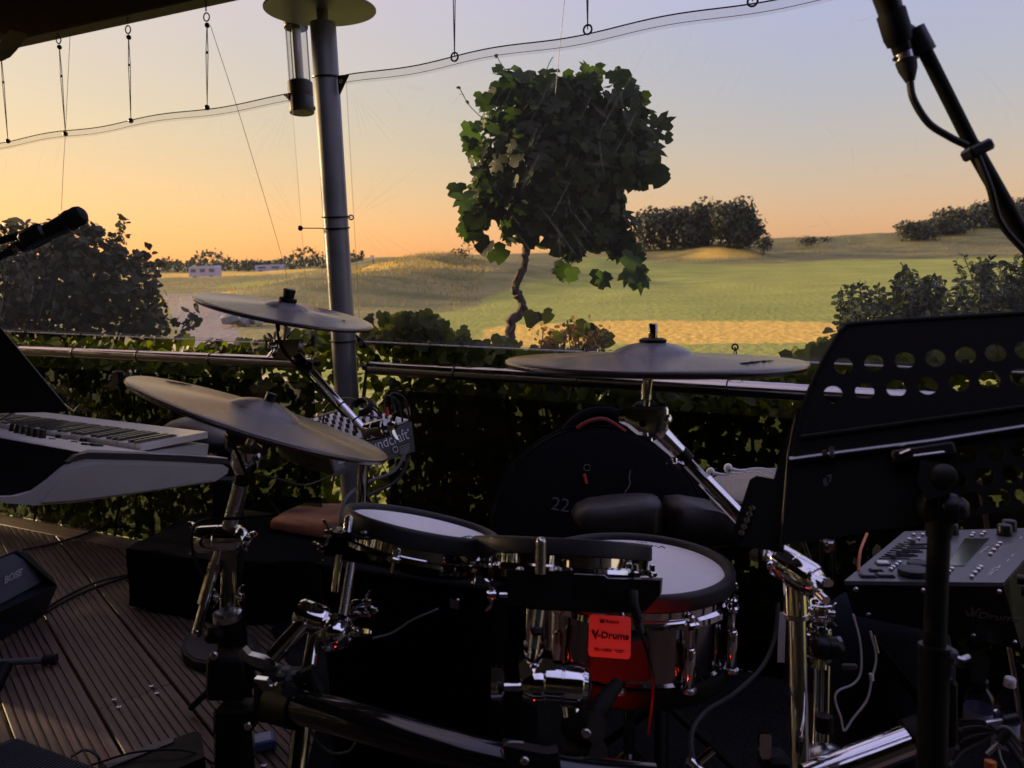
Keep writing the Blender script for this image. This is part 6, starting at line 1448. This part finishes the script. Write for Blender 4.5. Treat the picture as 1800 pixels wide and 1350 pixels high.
blk(r, 'zip_pull', (0, 0, 0), .008, .026, .004, frame(bn, onpl(1029, 842, bc+bn*.074, bn), cR-cU*-.25), 'red_plastic', .001); b = B(); ring(b, onpl(1032, 822, bc+bn*.074, bn), .008, .0012, bn); b.build('zip_ring', 'brushed', r)
cable(r, 'loop_cord', [onpl(1108, 826, bc+bn*.08, bn), onpl(1106, 840, bc+bn*.08, bn), onpl(1107, 852, bc+bn*.08, bn), onpl(1098, 866, bc+bn*.08, bn)], .0014, 'wire')
# ---- drummer's throne: split saddle seat
r = thing('drum_throne', P(1150, 1000, 1.82), 'split black saddle drum throne just behind the snare', 'drum throne')
def cushion(pts, d, h, name):
    c_ = P(sum(x for x, y in pts)/len(pts), sum(y for x, y in pts)/len(pts), d); ring0 = [P(x, y, d+dd) for (x, y), dd in zip(pts, [.0]*len(pts))]; rg = []
    for t_, k_, z_ in ((0, .80, -1), (.2, .97, -.7), (.5, 1.0, 0), (.8, .95, .7), (1, .75, 1.0)): rg.append([c_+(p-c_)*k_+cV*(h*z_*.5) for p in ring0])
    B().loft(rg).build(name, 'vinyl', r, ang=70)
cushion([(1004, 905), (1014, 890), (1036, 880), (1080, 874), (1130, 871), (1156, 873), (1160, 884), (1158, 930), (1150, 945), (1040, 950), (1014, 930)], 1.78, .16, 'seat_half'); cushion([(1169, 890), (1174, 876), (1200, 874), (1250, 882), (1300, 902), (1330, 930), (1320, 952), (1200, 955), (1168, 940)], 1.78, .16, 'seat_half')
q = P(1165, 960, 1.8); rod(r, 'post', q, Vector((q.x, q.y, .1)), .018, 'matte_black')
for a in (.3, 2.4, 4.5): B().tube([(q.x, q.y, .3), (q.x+.25*math.cos(a), q.y+.25*math.sin(a), .02)], .010, 10).build('leg', 'matte_black', r)
# ---- black gear case in the shadow below the toms
r = thing('gear_case', P(720, 1200, 1.95), 'black cloth-sided gear case in deep shadow below the toms', 'case')
gm_ = frame((0, 0, 1), P(715, 1010, 1.95), (.93, -.36, 0)); hh_ = gm_.translation.z
B().box((0, .12, -hh_/2+.012), .50, .30, hh_-.02, gm_, .012).build('case_body', 'cloth_black', r)
B().box((0, .12, .004), .51, .31, .016, gm_, .004).build('case_lid', 'cloth_black', r)
for x_ in (-.15, .15): B().box((x_, -.034, -.04), .03, .012, .03, gm_, .003).build('case_latch', 'dark_chrome', r)
# ---- thin leads between the clamps
r = thing('trigger_leads', P(640, 1120, 1.1), 'thin pad leads hanging between the left clamps', 'cables')
cable(r, 'kick_cable', [P(655, 1122, 1.1), P(690, 1112, 1.15), P(725, 1090, 1.25), P(770, 1070, 1.4)], .0018, 'grey_cable', 24); cable(r, 'loop_cable', [P(545, 1270, 1.03), P(552, 1295, 1.03), P(580, 1322, 1.02), P(610, 1322, 1.02), P(624, 1306, 1.02)], .0016, 'grey_cable', 24)

# ---- drum sound module
r = thing('drum_module', P(1640, 1100, 1.2), 'grey drum sound module with screen, faders and black sides', 'drum module')
MA, MB, MC, MDp = P(1484, 1021, 1.14), P(1590, 934, 1.38), P(1850, 927, 1.36), P(1764, 1024, 1.10)
nM = (MDp-MA).cross(MB-MA).normalized(); nM = nM if nM.z > 0 else -nM
def mp(x, y, o=0.): return onpl(x, y, MA+nM*o, nM)
MC = mp(1850, 927); MDp = mp(1764, 1024); MB = mp(1590, 934); MC2 = mp(1905, 936)
nFm = (MDp-MA).cross(P(1650, 1112, 1.16)-MA).normalized(); nFm = nFm if nFm.dot(cV) > 0 else -nFm
lo = [P(1500, 1082, 1.16), P(1800, 1142, 1.13), P(1850, 1050, 1.36), P(1600, 1010, 1.40)]
lo[0] = onpl(1500, 1082, MA-nM*.006, nFm); lo[1] = onpl(1796, 1142, MA-nM*.006, nFm)
B().loft([lo, [MA-nM*.006, MDp-nM*.006, MC-nM*.006, MB-nM*.006]]).build('case', 'gloss_black' if False else 'black_plastic', r, smooth=False)
B().loft([[p for p in (MA, MDp, MC, MB)], [p-nM*.006 for p in (MA, MDp, MC, MB)]]).build('top_panel', 'module_grey', r, smooth=False)
ux = (MDp-MA).normalized(); vy = nM.cross(ux).normalized(); vy = vy if vy.dot(MB-MA) > 0 else -vy
vb = (MB-MA).normalized()
def mfr(x, y, o=.0006, xa=None): return frame(nM, mp(x, y, o), xa or ux)
for i in range(4):      # fader slots with caps
    y0 = 957+i*6.7; x0, x1 = 1584-9*i, 1640-9*i
    B().tube([mp(x0, y0, .0005), mp(x1, y0, .0005)], .0018, 6).build('fader_slot', 'matte_black', r)
for i in range(8):
    x0 = 1582-4.6*i; y0 = 956+3.7*i
    B().box((0, 0, 0), .046, .0022, .0012, mfr(x0+22, y0), 0).build('fader_slot', 'matte_black', r); B().box((0, 0, .004), .008, .005, .008, mfr(x0+22-6*math.sin(i*1.3), y0), .001).build('fader_cap', 'synth_grey', r)
B().box((0, 0, 0), .075, .058, .0016, mfr(1716, 971, .001, ux), 0).build('screen_bezel', 'matte_black', r) if False else None
sc4 = [mp(1664, 994, .0012), mp(1694, 994, .0012), mp(1739, 946, .0012), mp(1696, 946, .0012)]
B().loft([sc4, [p-nM*.001 for p in sc4]]).build('screen', 'gloss_black', r, smooth=False)
for x, y, w1, h1, mt1 in ((1526, 1013, .019, .010, 'matte_black'), (1540, 1003, .016, .009, 'matte_black'), (1556, 1012, .021, .012, 'matte_black'), (1552, 991, .017, .012, 'white_plastic')):
    B().box((0, 0, 0), w1+.004, h1+.004, .002, mfr(x, y), 0).build('pad_frame', 'matte_black', r); B().box((0, 0, .002), w1, h1, .004, mfr(x, y), .001).build('pad_button', 'module_grey' if mt1 == 'matte_black' else mt1, r)
for x, y in ((1566, 1002), (1570, 998), (1576, 994), (1581, 990), (1598, 949), (1606, 941), (1615, 948), (1622, 941), (1663, 1012), (1668, 1006), (1673, 1001), (1708, 1015), (1714, 1008), (1720, 1002), (1724, 998), (1741, 975), (1747, 968), (1753, 961), (1758, 956), (1708, 943), (1711, 939), (1726, 941), (1730, 937)):
    B().lathe([(.0034, 0), (.0034, .003), (.0024, .0042), (0, .0044)], mfr(x, y), 12).build('push_button', 'brushed', r)
B().lathe([(.021, 0), (.0225, .003), (.021, .009), (.013, .0085), (.004, .0075), (0, .0075)], mfr(1606, 1010), 36).build('jog_dial', 'black_plastic', r); B().lathe([(.014, 0), (.014, .004), (.009, .006), (0, .006)], mfr(1612, 992), 28).build('cursor_pad', 'black_plastic', r)
for x, y in ((1766, 940), (1774, 932), (1672, 938)):
    B().lathe([(.012, 0), (.0115, .016), (.010, .018), (.006, .017), (0, .017)], mfr(x, y), 20).build('knob', 'black_plastic', r)
f = mfr(1748, 1002, .0006, (mp(1735, 1015)-mp(1764, 985))); text('V-Drums', .011, frame(nM, mp(1746, 1004, .0006), mp(1738, 1014)-mp(1756, 994)), 'print_white', r, ext=.0002, sx=1.2)
for x, y in ((1756, 996), (1772, 985), (1780, 976), (1735, 962), (1730, 966), (1725, 970), (1640, 985), (1795, 945)): B().box((0, 0, 0), .014, .0012, .0004, frame(nM, mp(x, y, .0006), mp(1738, 1014)-mp(1756, 994)), 0).build('small_print', 'print_white', r)
for k in range(3): B().box((0, 0, 0), .03, .0008, .0004, mfr(1738, 958+k*5), 0).build('panel_line', 'print_grey', r)
def ff(x, y, o=.0008): return frame(nFm, onpl(x, y, MA-nM*.006+nFm*o, nFm), ux-cU*.14)
text('V-Drums', .0165, ff(1744, 1084), 'print_grey', r, sx=1.25, off=.0003); text('V', .026, ff(1712, 1078), 'print_grey', r, sx=.8, off=.0006)
for x, y in ((1504, 1034), (1526, 1078), (1710, 1115), (1755, 1038), (1622, 1036), (1782, 1127)): bolt(r, ff(x, y).translation, nFm, .0035, 'screw')
for x, y in ((1776, 1010), (1783, 1030), (1790, 1050), (1796, 1072)): B().lathe([(.0075, 0), (.007, .010), (0, .011)], frame(cR*.8+cV*.5, P(x+12, y+8, 1.12)), 14).build('side_knob', 'black_plastic', r)
rod(r, 'mount_rod', P(1640, 1110, 1.25), P(1640, 1370, 1.2), .014, 'matte_black')
cable(r, 'red_cable', [P(1509, 1004, 1.18), P(1512, 970, 1.2), P(1524, 938, 1.24)], .0022, 'orange_plastic')
# earphone lead hanging below the module
r = thing('earphone_lead', P(1480, 1290, 1.05), 'grey headphone lead hanging in a pointed loop below the module', 'cable')
cable(r, 'lead', [P(1500, 1080, 1.12), P(1512, 1130, 1.12), P(1513, 1180, 1.12), P(1500, 1202, 1.12), P(1474, 1214, 1.12), P(1468, 1230, 1.12), P(1478, 1262, 1.12), P(1484, 1284, 1.12), P(1500, 1262, 1.12), P(1524, 1230, 1.12), P(1532, 1195, 1.12), P(1540, 1155, 1.12), P(1530, 1110, 1.12)], .0016, 'print_white', 90)
B().tube([P(1531, 1184, 1.12), P(1533, 1196, 1.12)], .003, 10).build('joint', 'white_plastic', r); rod(r, 'jack_tip', P(1535, 1116, 1.12), P(1543, 1148, 1.12), .0022, 'brushed')
# ---- black backpack behind the stands
r = thing('backpack', P(1530, 1300, 1.5), 'dark navy backpack slumped behind the chrome stands', 'backpack')
c_ = P(1540, 1190, 1.5); rg = []
for h_, k_ in ((-.26, .8), (-.24, 1), (-.1, 1.05), (.04, .98), (.12, .8), (.16, .5)): rg.append([Vector((c_.x+.15*k_*math.cos(t_)*(1+.06*math.sin(3*t_+h_*9)), c_.y+.10*k_*math.sin(t_), c_.z+h_)) for t_ in (2*math.pi*i/24 for i in range(24))])
B().loft(rg).build('bag_body', 'bag_cloth', r, ang=70)
B().tube(bez([c_+Vector((-.05, -.09, .12)), c_+Vector((.02, -.13, .02)), c_+Vector((.06, -.12, -.12)), c_+Vector((.05, -.1, -.24))], 16), .010, 8).build('strap', 'cloth_black', r); blk(r, 'buckle', (0, 0, 0), .026, .010, .008, at_cam(P(1493, 1172, 1.36)), 'synth_grey', .002)
tg = B().box((0, 0, 0), .012, .085, .0008, at_cam(P(1374, 1120, 1.3)) @ Matrix.Rotation(-.03, 4, 'Z'), 0).build('paper_tag', 'white_plastic'); tag(tg, 'white paper tag hanging beside the chrome stand', 'tag')
# ---- bottles
def bottle(px, pcap, pbot, d, lab, capmt, labmt, rr=.033):
    base = P(px, pbot, d); top_ = P(px, pcap, d); h_ = (top_-base).length; r = thing('water_bottle', base, lab, 'bottle', 'water bottles'); f = Matrix.Translation(base)
    B().lathe([(0, 0), (rr*.9, 0), (rr, .006), (rr, h_*.62), (rr*.85, h_*.74), (rr*.42, h_*.86), (rr*.40, h_*.93)], f, 32).build('body', 'bottle_glass', r)
    B().lathe([(rr*.44, h_*.90), (rr*.46, h_*.905), (rr*.46, h_*.985), (rr*.40, h_), (0, h_)], f, 28).build('cap', capmt, r); B().lathe([(rr*.50, h_*.90), (rr*.50, h_*.915)], f, 28, False).build('cap_ring', capmt, r)
    B().lathe([(rr*1.01, h_*.14), (rr*1.01, h_*.46)], f, 32, False).build('label_band', labmt, r)
bottle(1764, 1180, 1326, 1.15, 'water bottle with white cap near the right edge', 'white_plastic', 'bottle_label', .017)
bottle(1718, 1186, 1286, 1.35, 'water bottle with pale label left of the other bottle', 'black_plastic', 'bottle_label', .024)
# ---- cable bundle with jack plugs
r = thing('cable_loom', P(1740, 1290, 1.0), 'bundle of black leads with silver jack plugs at lower right', 'cables')
for k in range(9): cable(r, 'lead', [P(1670+4*k, 1345-9*k, 1.02), P(1690, 1322-7*k, 1.02), P(1730, 1300-4*k, 1.01), P(1765, 1278+k*3, 1.0), P(1790+k, 1300+k*6, 1.0)], .0024, 'rubber' if k % 3 else 'grey_cable', 30)
for (x0, y0, x1, y1) in ((1733, 1271, 1762, 1266), (1735, 1326, 1756, 1306), (1748, 1252, 1756, 1248)):
    rod(r, 'jack_tip', P(x0, y0, .98), P(x1, y1, .98), .0030, 'brushed'); B().tube([P(x1, y1, .98), P(2*x1-x0*1.0-4, 2*y1-y0, .98)], .0058, 14).build('jack_sleeve', 'black_plastic', r)
B().tube([P(1741, 1338, .97), P(1740, 1362, .97)], .0068, 12).build('orange_sleeve', 'orange_plastic', r)
cable(r, 'thin_lead', [P(1756, 1318, .98), P(1760, 1335, .98), P(1768, 1352, .98), P(1775, 1375, .98)], .0012, 'print_white')
r = thing('curved_cable', P(1300, 1240, 1.2), 'dark cable curving down left of the tall chrome stand', 'cable')
cable(r, 'lead', [P(1368, 1060, 1.25), P(1362, 1120, 1.22), P(1340, 1172, 1.18), P(1290, 1220, 1.12), P(1240, 1252, 1.08), P(1216, 1290, 1.03), P(1220, 1340, 1.0), P(1240, 1375, .98)], .0034, 'rubber', 60)

# ---- floor monitors and floor things at the left
r = thing('floor_monitor', onz(40, 1110, 0), 'dark wedge floor monitor with grille at the left edge', 'speaker', 'floor monitors')
fl = lambda x, y, z: onz(x, y, z)
g0, g1, g2 = fl(-120, 1128, .15), fl(92, 1013, .17), fl(28, 968, .33); _n = (g1-g0).cross(g2-g0).normalized(); g3 = onpl(-80, 1010, g0, _n)
bt0, bt1, bt2 = fl(-100, 1190, 0), fl(80, 1082, 0), fl(104, 1036, .08)
wd_ = g1-g0
front_lo0, front_lo1 = g0, g1
b = B(); vs = [g0, g1, g2, g3, Vector((g0.x, g0.y, 0)), Vector((g1.x+.02, g1.y-.02, 0)), bt2, Vector((g2.x+.12, g2.y+.15, .0)), Vector((g3.x, g3.y+.2, 0)), fl(36, 966, .36)]
b = B().loft([[g0, g1, fl(101, 1030, .16), fl(80, 1080, .004), fl(-120, 1196, .004)], [g3, g2, fl(50, 972, .28), fl(40, 985, .1), fl(-90, 1010, .10)]]); b.build('cabinet', 'navy_panel', r, smooth=False)
ng = (g1-g0).cross(g2-g0).normalized(); ng = ng if ng.dot(CAM-g0) > 0 else -ng
inn = [g0.lerp(g2, .02), g1.lerp(g3, .03), g2.lerp(g0, .04), g3.lerp(g1, .03)]
B().loft([[p+ng*.002 for p in inn], [p+ng*.007 for p in inn]]).build('grille', 'grille_grey', r, smooth=False)
text('BOSE', .036, frame(ng, onpl(22, 1014, inn[0]+ng*.014, ng), g1-g0), 'print_white', r, shear=.35, off=.0008, sx=.9); B().box((0, 0, 0), .030, .003, .0008, frame(ng, onpl(34, 1003, inn[0]+ng*.014, ng), g1-g0), 0).build('logo_bar', 'print_white', r); 
r = thing('floor_monitor', onz(80, 1345, 0), 'ribbed black speaker cabinet in the bottom left corner', 'speaker', 'floor monitors')
fr_ = [fl(-60, 1335, .14), fl(30, 1296, .14), fl(200, 1360, .14), fl(120, 1420, .14)]
B().loft([[Vector((p.x, p.y, .0)) for p in fr_], [Vector((p.x, p.y, .135)) for p in fr_], [p+(sum(fr_, Vector())/4-p)*.03 for p in fr_]]).build('cabinet', 'matte_black', r, smooth=False)
for k in range(36):
    t_ = k/35; p0, p1 = fr_[1].lerp(fr_[2], t_), fr_[0].lerp(fr_[3], t_); p0 = p0+(p1-p0)*.05; B().tube([p0+Vector((0, 0, .001)), p1+Vector((0, 0, .001))], .0022, 5).build('grille_rib', 'synth_grey', r)
r = thing('pedal_board', onz(270, 1330, 0), 'long black box with a grey top strip beside the rack leg', 'pedal board')
q4 = [fl(172, 1345, .07), fl(345, 1284, .07), fl(354, 1290, .07), fl(360, 1330, .07), fl(200, 1400, .07)]
B().loft([[Vector((p.x, p.y, .002)) for p in q4], q4]).build('case', 'matte_black', r, smooth=False); B().loft([[p+Vector((0, 0, .001)) for p in (fl(180, 1341, .07), fl(305, 1297, .07), fl(305, 1306, .07), fl(190, 1352, .07))], [p+Vector((0, 0, .004)) for p in (fl(180, 1341, .07), fl(305, 1297, .07), fl(305, 1306, .07), fl(190, 1352, .07))]]).build('top_strip', 'synth_grey', r, smooth=False)
cable(r, 'lead', [fl(125, 1330, .1), fl(150, 1318, .11), fl(172, 1330, .08), fl(176, 1350, .03)], .004, 'grey_cable'); cable(r, 'lead', [fl(160, 1345, .08), fl(240, 1322, .085), fl(330, 1320, .08), fl(380, 1345, .02)], .003)
bx0 = onz(466, 1310, .01); r = thing('small_box', bx0, 'small grey and blue box on the deck by the rack leg', 'box'); fb = Matrix.Translation(bx0) @ Matrix.Rotation(.35, 4, 'Z'); B().box((0, 0, .012), .06, .05, .028, fb, .003).build('case', 'blue_label', r); B().box((-.004, 0, .027), .044, .042, .002, fb, 0).build('face_label', 'bottle_label', r)
r = thing('foot_pedal', onz(385, 1150, .03), 'rounded black pedal plate on the deck behind the rack leg', 'pedal')
pp = [fl(x, y, .03) for x, y in ((318, 1138), (324, 1120), (345, 1110), (400, 1108), (450, 1118), (462, 1150), (440, 1172), (385, 1172), (340, 1164), (322, 1152))]; cp = sum(pp, Vector())/len(pp)
B().loft([[Vector((p.x, p.y, .002)) for p in pp], [Vector((p.x, p.y, .026)) for p in pp], [cp+(p-cp)*.97+Vector((0, 0, .002)) for p in pp]]).build('base_plate', 'rubber', r); B().loft([[cp+(p-cp)*.88+Vector((0, 0, .002)) for p in pp], [cp+(p-cp)*.86+Vector((0, 0, .006)) for p in pp]]).build('foot_pad', 'navy_panel', r)
r = thing('mic_stand_base', onz(20, 1180, 0), 'mic stand leg with rubber foot at the left edge', 'mic stand')
rod(r, 'leg', fl(-60, 1168, .06), fl(82, 1160, .018), .012, 'synth_grey'); B().tube([fl(76, 1160, .02), fl(100, 1158, .018)], [.0165, .018], 16).build('rubber_foot', 'rubber', r); B().tube([fl(-10, 1210, .02), fl(10, 1170, .05)], .022, 12).build('hub', 'matte_black', r)
for i, (pts, lab) in enumerate(((((60, 1092), (100, 1064), (160, 1035), (232, 1012), (300, 1000)), 'lower black cable crossing the deck boards to the bench'), (((70, 1078), (110, 1052), (170, 1026), (232, 1008), (300, 992)), 'upper black cable crossing the deck boards to the bench'), (((40, 968), (110, 952), (170, 932), (205, 926), (250, 930)), 'thin black cable near the deck edge below the keyboard'))):
    o = B().tube(bez([fl(x, y, .006)+rv(.002) for x, y in pts], 40), .0055, 8).build('floor_cable', 'rubber'); tag(o, lab, 'cable', 'cables on the deck')

# ---- small red stage light on the rug (its glow shows on the badge and chrome)
lp = Vector((-.12, .66, .30)); aim = (bp_-lp).normalized()
r = thing('stage_light', Vector((lp.x, lp.y, .0)), 'small red LED stage light standing low before the kit', 'stage light')
f = frame(aim, lp); B().lathe([(.010, -.09), (.030, -.085), (.034, -.02), (.036, .0), (.032, .0), (.030, -.010), (0, -.010)], f, 28).build('housing', 'matte_black', r)
mled = bpy.data.materials.new('red_led'); mled.use_nodes = True; MAT['red_led'] = mled; e_ = mled.node_tree.nodes['Principled BSDF']; e_.inputs['Base Color'].default_value = (.4, .01, .01, 1); e_.inputs['Emission Color'].default_value = (1, .03, .02, 1); e_.inputs['Emission Strength'].default_value = 2
B().lathe([(0, -.006), (.029, -.006), (.029, -.004), (0, -.003)], f, 24).build('lens', 'red_led', r)
B().tube([lp-Vector((0, 0, .02)), Vector((lp.x, lp.y, .02))], .010, 12).build('stem', 'matte_black', r); B().lathe([(0, .0), (.08, .0), (.08, .008), (.02, .016), (0, .016)], Matrix.Translation((lp.x, lp.y, .012)), 28).build('base', 'matte_black', r)
rl_ = bpy.data.lights.new('red_spot', 'SPOT'); rl_.energy = 17; rl_.color = (1, .022, .012); rl_.spot_size = R_(26); rl_.spot_blend = 1; rl_.shadow_soft_size = .025
ro = bpy.data.objects.new('red_spot', rl_); COL.objects.link(ro); ro.parent = r; ro.matrix_basis = WM[r].inverted() @ (Matrix.Translation(lp+aim*.006) @ aim.to_track_quat('-Z', 'Y').to_matrix().to_4x4())
